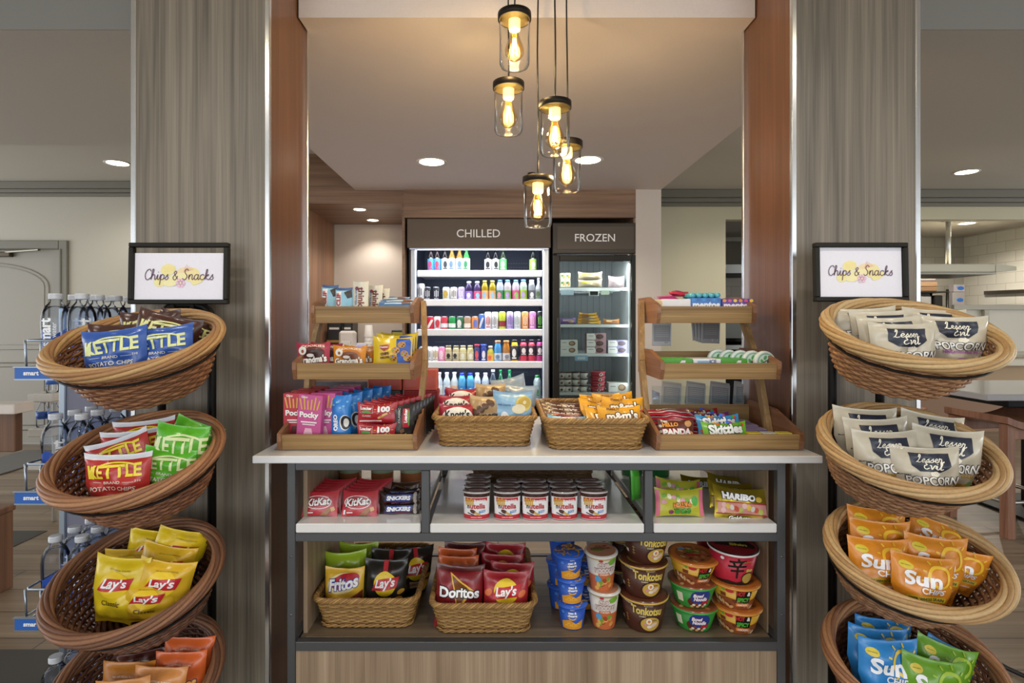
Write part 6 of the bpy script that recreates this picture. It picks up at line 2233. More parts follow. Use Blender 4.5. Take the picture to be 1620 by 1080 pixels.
ctn('snack_carton', 'dark red carton standing behind the left stand near its right pole', 'carton', .125, .07, .127, '#8a2430', (-.285, 2.06, CT + .001))
ctn('snack_carton', 'teal grey carton behind the left stand beneath the left coral carton', 'carton', .118, .07, .127, '#4a5c64', (-.42, 2.06, CT + .001), fn=lines('#3c4c54'))
ctn('snack_carton', 'coral red carton on top of the teal grey carton', 'carton', .122, .07, .075, '#c8604f', (-.417, 2.06, CT + .129), fn=lines('#b9503f'))
ctn('snack_carton', 'coral red carton on top of the dark red carton', 'carton', .124, .07, .075, '#c8604f', (-.289, 2.06, CT + .129), fn=lines('#b9503f'))
ctn('card_stand', 'grey blue printed card standing behind the pink biscuit boxes', 'card stand', .19, .02, .155, '#8f929c', (-.59, 2.08, CT + .001), fn=lambda g, S, w, h: (shape(g, S, rect(w * .82, h * .8), 0, h * .5, '#7f838e', 1), shape(g, S, rect(w * .3, .003), 0, h * .9, '#c0c3c8', 2)))

# ================================================================ right stand
RS = []


def tape(name, lab, cat, px0, px1, py0, d, h, dep, col, fn=None, z=None, kind='print', group=None, rot=0):
    a, b = pt(px0, py0, d), pt(px1, py0, d)
    zz = z if z is not None else a.z - h
    return ctn(name, lab, cat, b.x - a.x, dep, h, col, ((a.x + b.x) / 2, d + dep / 2, zz), kind, fn, rot, group)


ZT3, ZT2 = 1.2725, 1.0995
tape('candy_tray_box', 'white candy tray box at the left of the top tray of the right stand', 'candy box', 1048, 1093, 474.5, 1.85, .07, .10, '#e3e1e0', None, ZT3)
SFT = bar_kind('candy_bag', 'candy bag', .075, .05, .014, '#9a3070', lambda g, S: shape(g, S, ell(.02, .012, 12), 0, .025, '#c86aa0'), 51)
SFR = bar_kind('candy_bag', 'candy bag', .07, .05, .014, '#b02a4a', lambda g, S: shape(g, S, ell(.02, .012, 12), 0, .025, '#8a3090'), 52)
SFT.put('purple candy bag lying in the white tray box', (.592, 1.90, ZT3 + .071), (-1.35, 0, .1), 'candy bags in the white tray box')
SFR.put('red candy bag lying at the right of the white tray box', (.635, 1.925, ZT3 + .088), (-1.35, .1, -.2), 'candy bags in the white tray box')


def ment(c2, ink):
    def f(g, S, w, h):
        for i in range(6):
            shape(g, S, ell(.0065, .0055, 12), -w * .42 + i * w * .17, h * .91, c2[i % len(c2)], 1 + i * .1)
        put_text(g, S, 'mentos', 0, h * .66, ink, w=w * .9, h=h * .34, bold=.05, lay=4, L=None)
    return f


tape('mint_box', 'blue mint roll box under the turquoise candy tubes', 'candy box', 1093, 1141, 472.5, 1.85, .074, .10, '#3a78c0', ment(('#3a8ad0', '#2f6ab8'), '#e6eef6'), ZT3)
tape('mint_box', 'purple and orange mint roll box at the right of the top tray', 'candy box', 1142, 1192, 474, 1.85, .071, .10, '#5a3f96', ment(('#e0903a', '#d0508a', '#e8c24a'), '#f0e8f6'), ZT3)
tub = G().tube([(0, 0, 0), (0, .08, 0)], .0085, mt('#2f9aae', 'film'), 14)
tub.lathe([(0, -.0), (.0075, 0)], mt('#8fd4de', 'film'), 14)
for v in range(0):
    pass
ends = G().tube([(0, -.001, 0), (0, .004, 0)], .0088, mt('#63c0cf', 'film'), 14)
for i in range(7):
    a = i * 2 * PI / 7
    ends.box(.0055 * math.cos(a) - .001, .0055 * math.cos(a) + .001, -.002, -.0009, .0055 * math.sin(a) - .001, .0055 * math.sin(a) + .001, mt('#1f7486', 'film'))
CTB = Kind('candy_roll', 'candy roll', [('roll', G().tube([(0, 0, 0), (0, .08, 0)], .0085, mt('#2f9aae', 'film'), 14)), ('twisted_end', ends)])
for i in range(5):
    p = pt(1096.5 + i * 9.8, 468, 1.86)
    CTB.put('turquoise candy roll on the blue mint box, %s of five' % ORD[i], (p.x, 1.86, ZT3 + .074 + .0095), (0, 0, 0), 'turquoise candy rolls')
gbx = lambda g, S, w, h: (shape(g, S, poly([(w * .1, h * .4), (w * .35, h * .95), (w * .45, h * .95), (w * .45, h * .4)], 1), -w * .2, 0, '#e8efe4', 1), shape(g, S, rect(w * .9, h * .08), 0, h * .95, '#4a9a2c', 1))
tape('gum_box', 'green gum box at the left of the middle tray of the right stand', 'gum box', 1049, 1096, 568, 1.735, .05, .09, '#4aa82f', gbx, ZT2)
tape('gum_box', 'white and blue gum box in the middle of the middle tray', 'gum box', 1097, 1141, 568, 1.735, .049, .09, '#dfe6ea', lambda g, S, w, h: (shape(g, S, rect(w * .5, h * .2), -w * .1, h * .8, '#8ab4d8', 1), put_text(g, S, 'ICE', w * .2, h * .85, '#4a5a8a', w=w * .25, bold=.03, lay=2, L=None)), ZT2)
tape('gum_box', 'green gum box left of the round tins', 'gum box', 1141.5, 1183, 568, 1.735, .05, .09, '#4aa82f', gbx, ZT2)
tn = G().lathe([(.0, 0), (.034, 0), (.0365, .004), (.0365, .012), (.0345, .016), (.03, .0165), (0, .0165)], mt('#d9e2dc', 'plastic'), 32)
St = lambda u, v: (u, v, .0165)
shape(tn, St, ell(.029, .029, 28), 0, 0, '#8fb8a4', 1)
shape(tn, St, ell(.024, .024, 28), 0, 0, '#cfe0d4', 2)
for i in range(5):
    shape(tn, St, ell(.008, .005, 10), .014 * math.cos(i * 1.25 + .5), .014 * math.sin(i * 1.25 + .5), '#5aa86a', 3, i)
put_text(tn, St, 'ICE', 0, .0, '#2f3f48', w=.02, bold=.05, lay=4, rot=.4, L=None)
TIN = Kind('gum_tin', 'gum tin', tn, 0)
for i in range(5):
    p = pt(1201 - i * 13.5, 0, 1.79)
    TIN.put('round white and green gum tin, %s of the leaning row of five' % ('front', 'second', 'third', 'fourth', 'rearmost')[i], (p.x, 1.765 + i * .024, ZT2 + .0365), (PI / 2 - .12, -.0, .12), 'round gum tins')
TWZ = bar_kind('licorice_pack', 'candy bag', .17, .05, .016, '#a81f30', lambda g, S: (shape(g, S, rect(.15, .006, 10, 1), 0, .012, '#e8d8d8'), put_text(g, S, 'CHERRY', .0, .03, '#f0e6e4', w=.07, h=.012, bold=.03, lay=2)), 53)
for j in range(5):
    p = pt(1062 + (j % 2) * 4 - j * 1.5, 0, 1.73)
    TWZ.put('red licorice pack, %s of the flat pile at the left of the bottom tray' % ('lowest', 'second lowest', 'middle', 'second highest', 'topmost')[j], (p.x + .02, 1.755 + j * .006, zt + .012 + j * .0135), (-1.35, .02, .04 * (j - 2)), 'red licorice packs')


def panda(g, S):
    put_text(g, S, 'HELLO', -.02, .057, '#e89a3a', w=.05, h=.013, bold=.05, halo='#3c1f14', hb=.05, rot=.08, lay=4)
    put_text(g, S, 'PANDA', .0, .036, '#f2eee8', w=.09, h=.019, bold=.06, halo='#b02a2c', hb=.06, rot=.06, lay=4)
    put_text(g, S, 'meiji', -.036, .066, '#f0e8e0', w=.022, bold=.03, lay=3)
    for x, y in ((.035, .06), (.042, .03)):
        shape(g, S, ell(.011, .009, 14), x, y, '#c9935a', 2)
    for i in range(3):
        shape(g, S, ell(.005, .004, 10), -.05, .02 + i * .016, '#b8b4b0', 1)


PAN = bar_kind('biscuit_bag', 'biscuit bag', .112, .085, .024, '#5c2c1e', lambda g, S: panda(g, lambda u, v: S(u, v + .013)), 54)


def skit(col, ink):
    def f(g, S):
        for i in range(16):
            x, y = -.058 + (i * .0379) % .116, .008 + (i * .0247) % .055
            shape(g, S, ell(.006, .0055, 10), x, y, ('#d83a3a', '#e8b02a', '#8a3a9a', '#5ab03a', '#e87a2a', '#3a6ad0')[i % 6], 1 + i * .05)
        put_text(g, S, 'Skittles', 0, .034, '#f4f4f0', w=.105, h=.030, bold=.05, halo=ink, hb=.06, rot=.04, lay=6)
    return bar_kind('fruit_candy_bag', 'candy bag', .138, .07, .024, col, lambda g, S: f(g, lambda u, v: S(u, v + .014)), 55)


SKG, SKB, SKR, SKP = skit('#7ab82a', '#2a5a1c'), skit('#3a9ad0', '#1c4a8a'), skit('#b02434', '#6a1420'), skit('#7a3a9a', '#3c1a5a')
for k, px, py, d, rx, ry, rz, lab in (
        (SKR, 1103, 648, 1.88, -.5, -.05, 0, 'red fruit candy bag at the back of the bottom tray of the right stand'), (SKP, 1120, 653, 1.82, -.5, 0, 0, 'purple fruit candy bag between the red and blue ones'),
        (SKB, 1134, 657, 1.75, -.35, -.03, 0, 'blue fruit candy bag behind the green one'), (SKG, 1144, 668, 1.69, -.35, -.02, 0, 'green fruit candy bag at the front of the bottom tray'),
        (PAN, 1068, 664, 1.675, -.25, .02, .05, 'brown biscuit bag at the front left of the bottom tray')):
    k.hang(lab, px, py, d, (rx, ry, rz), 'candy on the right stand')
pst = lambda g, S, w, h: (shape(g, S, ell(w * .2, h * .3, 12), -w * .1, h * .5, '#e8dff0', 1), shape(g, S, rect(w * .1, h * .5), w * .4, h * .5, '#3a4a9a', 1))
for j in range(4):
    ctn('candy_box', 'purple candy box, %s of the row lying at the right of the bottom tray' % ('front', 'second', 'third', 'rearmost')[j], 'candy box', .11, .045, .022 + j * .004, '#7a4aa0' if j == 0 else '#8a7a9c', (.808 - j * .004, 1.725 + j * .05, zt), 'print', pst, 0, 'purple candy boxes')
for j, c in enumerate(('#d9c22c', '#cfd0c8', '#e0cf4a')):
    ctn('candy_box', ('yellow candy box flat at the front right of the bottom tray, left one', 'pale candy box flat between two yellow ones on the bottom tray', 'yellow candy box flat at the right end of the bottom tray')[j], 'candy box', .042, .03, .034, c, (.775 + j * .046, 1.672, zt), 'print')

# grey backed card packs: hanging strips and the clear holder behind the right stand
def cpk(seed):
    g = G().box(-.036, .036, 0, .0035, 0, .088, mt('#a3a6aa', 'film'), .001)
    S = flat_S(0)
    shape(g, S, rect(.06, .06), 0, .046, '#85888d', 1)
    for i in range(6):
        shape(g, S, rect(.05, .0022), 0, .07 - i * .007, '#a2a5a9', 2)
    shape(g, S, rect(.022, .008), .016, .012, '#c9cbcd', 2)
    for i in range(6):
        shape(g, S, rect(.0012, .006), .009 + i * .0028, .012, '#2a2a2c', 3)
    return Kind('medicine_pack', 'card pack', g, .088)


CPK = cpk(0)
HY = 2.06
for i in range(4):
    CPK.put('grey hanging card pack under the right stand top tray, %s of the four' % ('front', 'second', 'third', 'rearmost')[i], (pt(1124 - i * 3.5, 0, HY).x, HY + i * .006, 1.262 - .089 + .012 + i * .004), (0, .03 - .04 * i, .1), 'hanging card packs')
CPK.put('grey hanging card pack beside the left pole of the right stand', (pt(1047, 0, HY).x, HY, 1.262 - .086), (0, .01, 0), 'hanging card packs')
t = thing('card_pack_holder', 'clear acrylic holder with grey card packs behind the right stand', 'holder', (.79, 2.10, CT + .0005))
AC = thin_glass('acrylic', '#f4f8fa', .7)
g = G().box(-.19, .19, -.05, -.047, 0, .105, AC).box(-.19, .19, .047, .05, 0, .13, AC).box(-.19, -.187, -.047, .047, 0, .115, AC).box(.187, .19, -.047, .047, 0, .115, AC).box(-.187, .187, -.047, .047, .052, .055, AC)
obj('tray', g, t)
for i in range(4):
    for j in range(2):
        CPK.put('grey card pack in the clear holder, %s column, %s one' % (ORD[i], ('front', 'rear')[j]), (.79 - .138 + i * .092 + .004 * j, 2.075 + j * .022, CT + .058 + j * .006), (-.22, .10 + .04 * ((i * 3 + j) % 3), -.1), 'card packs in the clear holder')

# ================================================================ shelves under the counter
def kk(g, S):
    shape(g, S, ell(.042, .020, 22, 1, .93), -.006, .04, '#f4eeee', 1)
    put_text(g, S, 'KitKat', -.006, .041, '#f6f2f0', w=.075, h=.022, bold=.03, shear=.25, halo='#5c1418', hb=.04, rot=.1, lay=4)
    shape(g, S, poly([(-.005, .002), (.012, .0), (.03, .018), (.022, .026)]), .006, 0, '#9a6a44', 2)
    shape(g, S, poly([(.032, .024), (.044, .028), (.048, .018), (.036, .013)]), 0, 0, '#c9a070', 2)
    shape(g, S, poly([(.03, .018), (.036, .013), (.026, .003), (.02, .006)]), 0, 0, '#7a4a30', 1)
    shape(g, S, rect(.006, .012), -.044, .012, '#e6e2e6', 2)
    shape(g, S, rect(.018, .003), -.028, .010, '#f2dcdc', 2)


KIT = bar_kind('wafer_bar', 'chocolate bar', .108, .072, .011, '#b02430', kk, 61)
for c, (px, n) in enumerate(((503, 6), (566, 6))):
    for j in range(n):
        p = pt(px, 822, 1.632)
        nm = ('front', 'second', 'third', 'fourth', 'fifth', 'rearmost')[j]
        KIT.put('red wafer bar, %s of the leaning %s row' % (nm, ('left', 'right')[c]), (p.x + j * .0035, 1.645 + j * .026, zs + .0008), (-.34, .0, .02 * (j % 2)), 'red wafer bars')


def snk(g, S):
    shape(g, S, poly([(-.045, .006), (.035, .006), (.045, .026), (-.038, .026)]), 0, 0, '#27408e', 1)
    put_text(g, S, 'SNICKERS', 0, .016, '#f2f2f4', w=.075, h=.013, bold=.06, shear=.2, lay=3)
    shape(g, S, stroke([(-.046, .004), (.035, .004)], .0014), 0, 0, '#b8323a', 2)
    for i in range(3):
        shape(g, S, ell(.005, .006, 10), .05, .008 + i * .008, '#b8aca4', 2)


SNK = bar_kind('caramel_bar', 'chocolate bar', .122, .032, .026, '#2c1c16', snk, 62)
for j in range(3):
    for i in range(2 if j < 2 else 1):
        SNK.put('dark brown chocolate bar with blue lettering panel, %s row, %s one' % (('front', 'second', 'third')[j], ('lower', 'upper')[i]), (pt(631, 0, 1.66).x + j * .004, 1.668 + j * .034, zs + .001 + i * .033), (-.12, 0, 0), 'caramel chocolate bars')
g, S = bag(.15, .09, .03, '#4a3020', seed=63)
for i in range(20):
    shape(g, S, ell(.005, .004, 8), -.06 + (i * .0371) % .12, .012 + (i * .0227) % .065, '#8a6a4c', 1 + i * .03)
Kind('snack_pouch', 'snack pouch', g, .09).put('brown patterned pouch behind the dark brown chocolate bars', (-.312, 1.80, zs + .001), (-.2, 0, 0), None, (.75, .8, .62))
jb = G().lathe([(0, 0), (.037, 0), (.040, .005), (.040, .12), (.034, .135), (0, .135)], mt('#a8643c', 'gloss'), 28)
jl = G().lathe([(.0405, .045), (.0408, .046), (.0408, .105), (.0405, .106)], mt('#9cae92', 'print'), 28)
shape(jl, lathe_S([(.0408, 0), (.0408, .12)]), rect(.03, .004), 0, .06, '#5c7058', 1)
shape(jl, lathe_S([(.0408, 0), (.0408, .12)]), rect(.05, .014), 0, .08, '#7d9474', 1)
jc = G().lathe([(.036, .133), (.0375, .135), (.0375, .15), (.035, .152), (0, .152)], mt('#d6d4cc', 'plastic'), 28)
JAR = Kind('snack_jar', 'jar', [('jar_body', jb), ('label_band', jl), ('lid', jc)])
for i, px in enumerate((554.5, 605, 651)):
    JAR.put('peach coloured jar with pale green label at the back of the left cell, %s' % ('left one', 'middle one', 'right one')[i], (pt(px, 0, 1.98).x, 1.98, zs + .0005), (0, 0, i), 'peach jars')

# spread cups
oval = .62
prof = [(.034, 0), (.036, .003), (.0385, .076), (.0385, .078)]
gb = G().lathe(prof, mt('#3c2016', 'gloss'), 32, sx=1, sy=oval)
gs = G()


def SN(u, v):
    a = u / .0385
    r = .0362 + .0023 * min(1, max(0, v / .078)) + .0004
    return (r * math.sin(a), -oval * r * math.cos(a), v)


gs.decal(rect(.108, .066, 20, 8), lambda u, v: SN(u, v + .0345), mt('#e9e7e8', 'print'), .3)
shape(gs, SN, rect(.108, .013, 20, 2), 0, .0095, '#b3242f', 1)
shape(gs, SN, poly([(-.038, .053), (-.012, .056), (.036, .056), (.036, .066), (-.038, .066)]), 0, 0, '#b3242f', 1)
for i in range(5):
    shape(gs, SN, stroke([(-.033 + i * .0058, .044), (-.033 + i * .0058, .062 + .003 * (i % 2))], .0042), 0, 0, '#c9a03c', 2)
put_text(gs, SN, 'Breadsticks', .012, .059, '#f2ecec', w=.036, h=.006, bold=.03, lay=3)
put_text(gs, SN, 'utella', .0045, .042, '#b3242f', w=.046, h=.0155, bold=.025, lay=3)
put_text(gs, SN, 'n', -.0245, .0394, '#1a1416', w=.0078, h=.0098, bold=.025, lay=3)
put_text(gs, SN, '&GO!', .018, .026, '#3a8ac8', w=.022, h=.008, bold=.03, shear=.2, rot=.15, lay=3)
shape(gs, SN, ell(.010, .0055, 14), -.010, .026, '#4a2a1c', 2, -.4)
shape(gs, SN, stroke([(-.005, .023), (.012, .0165)], .006), 0, 0, '#c9a24a', 2.2)
shape(gs, SN, stroke([(-.028, .022), (-.006, .0155)], .003), 0, 0, '#1f2a4a', 2)
put_text(gs, SN, 'HAZELNUT SPREAD', 0, .009, '#f2e2e2', w=.034, lay=2)
gl = G().lathe([(.0385, .078), (.0415, .079), (.0418, .0815), (.038, .083), (0, .0825)], mt('#c4c0c2', 'foil'), 32, sx=1, sy=oval)
SL = lambda u, v: (u, v, .0828)
shape(gl, SL, ell(.035, .035 * oval, 24), 0, 0, '#6f5048', .4)
put_text(gl, SL, 'nutella', 0, -.004, '#e2d8d6', w=.046, h=.010, bold=.04, lay=1.4, L=None)
shape(gl, lambda u, v: (.0421 * math.sin(u / .0421), -oval * .0421 * math.cos(u / .0421), v), rect(.10, .0035, 20, 1), 0, .0803, '#b9b4b6', .2)
NUT = Kind('spread_cup', 'spread cup', [('cup', gb), ('label_wrap', gs), ('foil_lid', gl)])
ROWN = ('front', 'second', 'third', 'rearmost')
COLN = ('leftmost', 'second', 'middle', 'fourth', 'rightmost')
for c, (px, n) in enumerate(((754, 4), (801.5, 3), (847.5, 3), (893, 3), (938.5, 3))):
    for j in range(n):
        p = pt(px, 0, 1.632)
        NUT.put('hazelnut spread cup with breadsticks, %s column, %s row' % (COLN[c], ROWN[j]), (p.x + (.002 * math.sin(c * 2 + j * 3)) + (.004 * j if c == 1 else 0), 1.634 + j * .0525, zs + .0006), (0, 0, .05 * math.sin(c * 3.1 + j * 1.7)), 'hazelnut spread cups')


def sour(g, S):
    shape(g, S, rect(.012, .07, 2, 8), -.067, .038, '#d06a80', 1)
    shape(g, S, rect(.012, .07, 2, 8), .067, .038, '#d06a80', 1)
    put_text(g, S, 'SOUR', .004, .016, '#4a9a2c', w=.048, h=.014, bold=.06, halo='#1c3a14', hb=.05, rot=PI + .05, lay=5)
    put_text(g, S, 'PATCH', .004, .034, '#e08a3a', w=.052, h=.014, bold=.06, halo='#5a1c14', hb=.05, rot=PI + .05, lay=5)
    for i in range(9):
        x, y = -.05 + (i * .043) % .1, .042 + (i * .0137) % .026
        shape(g, S, ell(.008, .006, 12), x, y, ('#d9a0b0', '#7ab83a', '#e8dfc0')[i % 3], 2, i)
    shape(g, S, ell(.010, .014, 14), .045, .045, '#4aa83a', 3)
    shape(g, S, ell(.008, .006, 12), -.028, .012, '#7a2a5a', 2)


SOU = bar_kind('sour_candy_bag', 'candy bag', .148, .078, .026, '#b7b534', sour, 64)
for px, py, d, rx, ry, rz, lab in ((1072, 758, 1.79, -.3, .08, 0, 'rear sour candy bag of the right cell, on its side'), (1073, 773, 1.655, -.2, .01, .0, 'front yellow green sour candy bag with pink ends, printed upside down')):
    SOU.hang(lab, px, py, d, (rx, ry, rz), 'sour candy bags')


def hari(g, S):
    shape(g, S, rect(.15, .028, 12, 3), .0, .040, '#c98a80', 1)
    for i in range(14):
        shape(g, S, ell(.007, .008, 10), -.06 + (i * .0377) % .125, .032 + (i * .0063) % .016, ('#d9b0a8', '#c0503a', '#e0c050', '#a8b04a', '#d8d4cc')[i % 5], 2 + i * .04)
    shape(g, S, rect(.158, .003, 12, 1), 0, .056, '#a8283a', 2)
    shape(g, S, rect(.158, .003, 12, 1), 0, .023, '#a8283a', 2)
    put_text(g, S, 'HARIBO', -.012, .073, '#f2f2f2', w=.098, h=.020, bold=.06, halo='#14120f', hb=.07, rot=-.04, lay=5)
    shape(g, S, ell(.011, .008, 14), .05, .068, '#d9b84a', 3)
    put_text(g, S, 'Goldbears', -.008, .012, '#f2eee0', w=.07, h=.012, bold=.05, halo='#14120f', hb=.06, lay=4)


HAR = bar_kind('gummy_candy_bag', 'candy bag', .165, .10, .03, '#a8952c', hari, 65, kind='foil')
for px, py, d, rx, ry, rz, lab in ((1112, 753, 1.95, -.3, .05, .1, 'rearmost gold gummy candy bag, left of the others'), (1158, 752, 1.85, -.3, .08, 0, 'third gold gummy candy bag from the front'), (1160, 763, 1.75, -.3, .06, 0, 'gold gummy candy bag just behind the front one'),
                                   (1171, 771, 1.665, -.28, .07, -.03, 'front gold gummy candy bag in the right cell')):
    HAR.hang(lab, px, py, d, (rx, ry, rz), 'gold gummy candy bags')
gb = G().lathe([(0, 0), (.038, 0), (.04, .006), (.04, .14), (.034, .15), (0, .15)], mt('#1f7a3a', 'gloss'), 28)
for i in range(6):
    gb.lathe([(.0402, .06 + i * .012), (.0412, .063 + i * .012), (.0402, .066 + i * .012)], mt('#2f9a4a', 'gloss'), 28)
GJR = Kind('green_tub', 'tub', gb)
GJR.put('green ribbed tub behind the right divider, seen through the middle cell', (pt(1000, 0, 2.10).x, 2.10, zs + .001), (0, 0, 0), 'green tubs')
GJR.put('green ribbed tub behind the sour candy bags in the right cell', (pt(1042, 0, 2.09).x, 2.09, zs + .001), (0, 0, 0), 'green tubs')
GPK = bar_kind('gum_pack', 'gum pack', .05, .095, .014, '#4fb833', lambda g, S: shape(g, S, rect(.03, .06), 0, .045, '#6acb4c'), 66)
for i in range(3):
    GPK.put('bright green pack leaning against the right divider, %s' % ('nearest one', 'middle one', 'farthest one')[i], (.452 + i * .005, 1.80 + i * .03, zs + .001), (-.1, .06, .7), 'bright green packs')

# ================================================================ noodle and pasta cups on the lower shelf
def cup_kind(name, cat, rt, rb, h, side, lidc, fn, lidfn, rimc='#e9e6e0', bands=None):
    prof = [(rb * .96, 0), (rb, .003), (rt, h - .004)]
    g = G().lathe(prof, mt(side, 'print'), 36)
    R = max(rb, rt)
    S = lathe_S(prof)
    fn(g, S, rt, h)
    g2 = G().lathe([(rt, h - .006), (rt + .004, h - .005), (rt + .0045, h - .001), (rt + .001, h + .001)], mt(rimc, 'plastic'), 36)
    g3 = G().lathe([(rt + .003, h + .0005), (rt + .003, h + .0015), (0, h + .0015)], mt(lidc, 'film'), 36)
    lidfn(g3, lambda u, v: (u, v, h + .0015), rt)
    return Kind(name, cat, [('cup', g), ('rim', g2), ('lid', g3)], h)


def macs(g, S, r, h):
    shape(g, S, poly([(-.038, .004), (.038, .004), (.038, .032), (.012, .022), (-.01, .034), (-.038, .026)]), 0, 0, '#e09a2c', 1)
    for i in range(6):
        shape(g, S, stroke(arcpts(-.02 + i * .008, .012 + (i % 2) * .006, .006, .005, .3, 2.8, 6), .003), 0, 0, '#f0b84a', 2)
    put_text(g, S, 'mac &', 0, .056, '#f2f4f8', w=.026, h=.008, bold=.06, lay=2)
    put_text(g, S, 'cheese', 0, .047, '#f2f4f8', w=.030, h=.008, bold=.06, lay=2)
    shape(g, S, stroke(arcpts(0, .042, .012, .007, PI + .3, 2 * PI - .3, 8), .004), 0, 0, '#f0b83a', 2)
    put_text(g, S, 'KRAFT', 0, .066, '#f2e8e8', w=.014, bold=.04, lay=2)
    shape(g, S, ell(.006, .005, 10), -.03, .056, '#4a8ae0', 2)


def macl(g, S, r):
    for i in range(14):
        a, q = i * 2.4, r * .9 * math.sqrt((i + .5) / 14)
        shape(g, S, mv(stroke(arcpts(0, 0, .009, .008, .2, 2.9, 8), .0045), 0, 0, i), q * math.cos(a), q * math.sin(a), '#d9a62c', 1 + i * .02)


MAC = cup_kind('pasta_cup', 'pasta cup', .043, .034, .073, '#2456b8', '#2a5cc0', macs, macl, '#2f62c8')


def cnd(g, S, r, h):
    shape(g, S, rect(.15, .05, 24, 4), 0, .027, '#c86a3c', 1)
    for i in range(12):
        shape(g, S, ell(.009, .007, 10), -.03 + (i * .0233) % .06, .012 + (i * .0127) % .03, ('#e0b060', '#a8482c', '#d89a4a', '#7a9a3a')[i % 4], 2 + i * .03, i)
    put_text(g, S, 'CUP', -.004, .086, '#e6d8d0', w=.034, h=.014, bold=.04, halo='#7a1c24', hb=.05, lay=4)
    put_text(g, S, 'NOODLES', 0, .070, '#e6d8d0', w=.066, h=.015, bold=.04, halo='#7a1c24', hb=.05, lay=4)
    shape(g, S, rect(.04, .007), -.002, .056, '#d0703a', 2)
    put_text(g, S, 'CHICKEN', -.002, .056, '#f4ece4', w=.03, lay=3)
    shape(g, S, ell(.017, .009, 14), .026, .094, '#7ab03a', 2, .2)
    shape(g, S, ell(.011, .010, 14), -.024, .042, '#5aa0d0', 3)
    shape(g, S, rect(.16, .004, 24, 1), 0, .104, '#b8a05a', 1)
    shape(g, S, ell(.007, .004, 10), -.012, .100, '#b83a48', 2)


def cndl(g, S, r):
    shape(g, S, ell(r * .95, r * .95, 24), 0, 0, '#c08a6a', .4)
    shape(g, S, ell(r * .5, r * .3, 16), -r * .2, r * .1, '#7a8a3c', 1)
    put_text(g, S, 'CUP', r * .1, r * .42, '#8a2c34', w=r * .8, h=.010, bold=.03, lay=2, L=None)
    put_text(g, S, 'NOODLES', 0, r * .12, '#8a2c34', w=r * 1.3, h=.010, bold=.03, lay=2, L=None)


CUP = cup_kind('noodle_cup', 'noodle cup', .0465, .033, .112, '#dcd6cc', '#d8d2c8', cnd, cndl, '#e0dcd4')


def ramen(g, S, x, y, k=1.0, base='#c9a44a'):
    shape(g, S, ell(.038 * k, .026 * k, 24), x, y, '#3a2018', 1.5)
    shape(g, S, ell(.034 * k, .022 * k, 24), x, y, base, 2)
    shape(g, S, ell(.010 * k, .009 * k, 14), x - .006 * k, y + .009 * k, '#f0ece0', 3)
    shape(g, S, ell(.005 * k, .005 * k, 10), x - .006 * k, y + .009 * k, '#d98a3a', 3.5)
    shape(g, S, ell(.013 * k, .006 * k, 12), x + .012 * k, y - .002 * k, '#e0c4b4', 3, .4)
    shape(g, S, ell(.009 * k, .005 * k, 12), x - .004 * k, y - .008 * k, '#ead8cc', 3.2)
    shape(g, S, ell(.006 * k, .004 * k, 10), x - .018 * k, y - .002 * k, '#d890a0', 3)
    for i in range(4):
        shape(g, S, ell(.003, .002, 6), x + (.018 - i * .004) * k, y + .012 * k, ('#5a8a3a', '#a03a2c')[i % 2], 3.4)


def tonk(g, S, r, h):
    put_text(g, S, 'Tonkotsu', .008, .072, '#e3c860', w=.098, h=.026, bold=.035, rot=-.05, lay=3)
    put_text(g, S, 'Premium', .012, .089, '#c9b490', w=.026, lay=2)
    ramen(g, S, .022, .03)
    put_text(g, S, 'RAMEN', -.005, .055, '#d9c8a8', w=.02, lay=5)
    for i in range(3):
        shape(g, S, rect(.011, .002), -.062, .03 + i * .009, '#a8884a', 2)
        shape(g, S, rect(.002, .008), -.062, .03 + i * .009, '#a8884a', 2)
    shape(g, S, rect(.016, .010), -.095, .03, '#e4dccb', 2)
    put_text(g, S, 'NONGSHIM', -.052, .09, '#e6dcd0', w=.034, bold=.02, lay=2, rot=-.12)


def tonkl(g, S, r):
    shape(g, S, ell(r * .95, r * .95, 28), 0, 0, '#6a3a26', .4)
    shape(g, S, ell(r * .7, r * .6, 24), 0, -.005, '#b8964c', 1)
    ramen(g, S, 0, -.01, 1.0)


TON = cup_kind('noodle_bowl', 'noodle bowl', .070, .053, .098, '#4a261a', '#5a3020', tonk, tonkl, '#c9a64e')


def hots(g, S, r, h):
    shape(g, S, poly([(-.09, .0), (.09, .0), (.09, .036), (.03, .03), (-.03, .037), (-.09, .03)]), 0, 0, '#8a4a28', 1)
    for i in range(18):
        shape(g, S, ell(.009, .005, 8), -.075 + (i * .0411) % .15, .006 + (i * .0097) % .022, ('#c9a06a', '#6a3420', '#b87a4a', '#d8c0a0')[i % 4], 2 + i * .03, i)
    shape(g, S, rect(.046, .043), .022, .045, '#16120f', 2)
    put_text(g, S, 'HOT', .012, .056, '#c42c30', w=.024, h=.016, bold=.06, lay=4)
    put_text(g, S, '&', .036, .056, '#f0ece4', w=.011, h=.014, bold=.06, lay=4)
    put_text(g, S, 'SPICY', .022, .036, '#4fae3a', w=.040, h=.015, bold=.06, lay=4)
    shape(g, S, rect(.046, .011), .022, .018, '#d8803a', 3)
    put_text(g, S, 'CHICKEN', .022, .018, '#f6efe6', w=.036, h=.006, bold=.04, lay=4)
    shape(g, S, ell(.012, .006, 14), -.02, .060, '#c4303c', 2)
    shape(g, S, rect(.018, .012), -.042, .044, '#7a3a28', 2)
    shape(g, S, poly([(-.046, .06), (-.038, .068), (-.034, .056)]), 0, 0, '#5aa83a', 2)


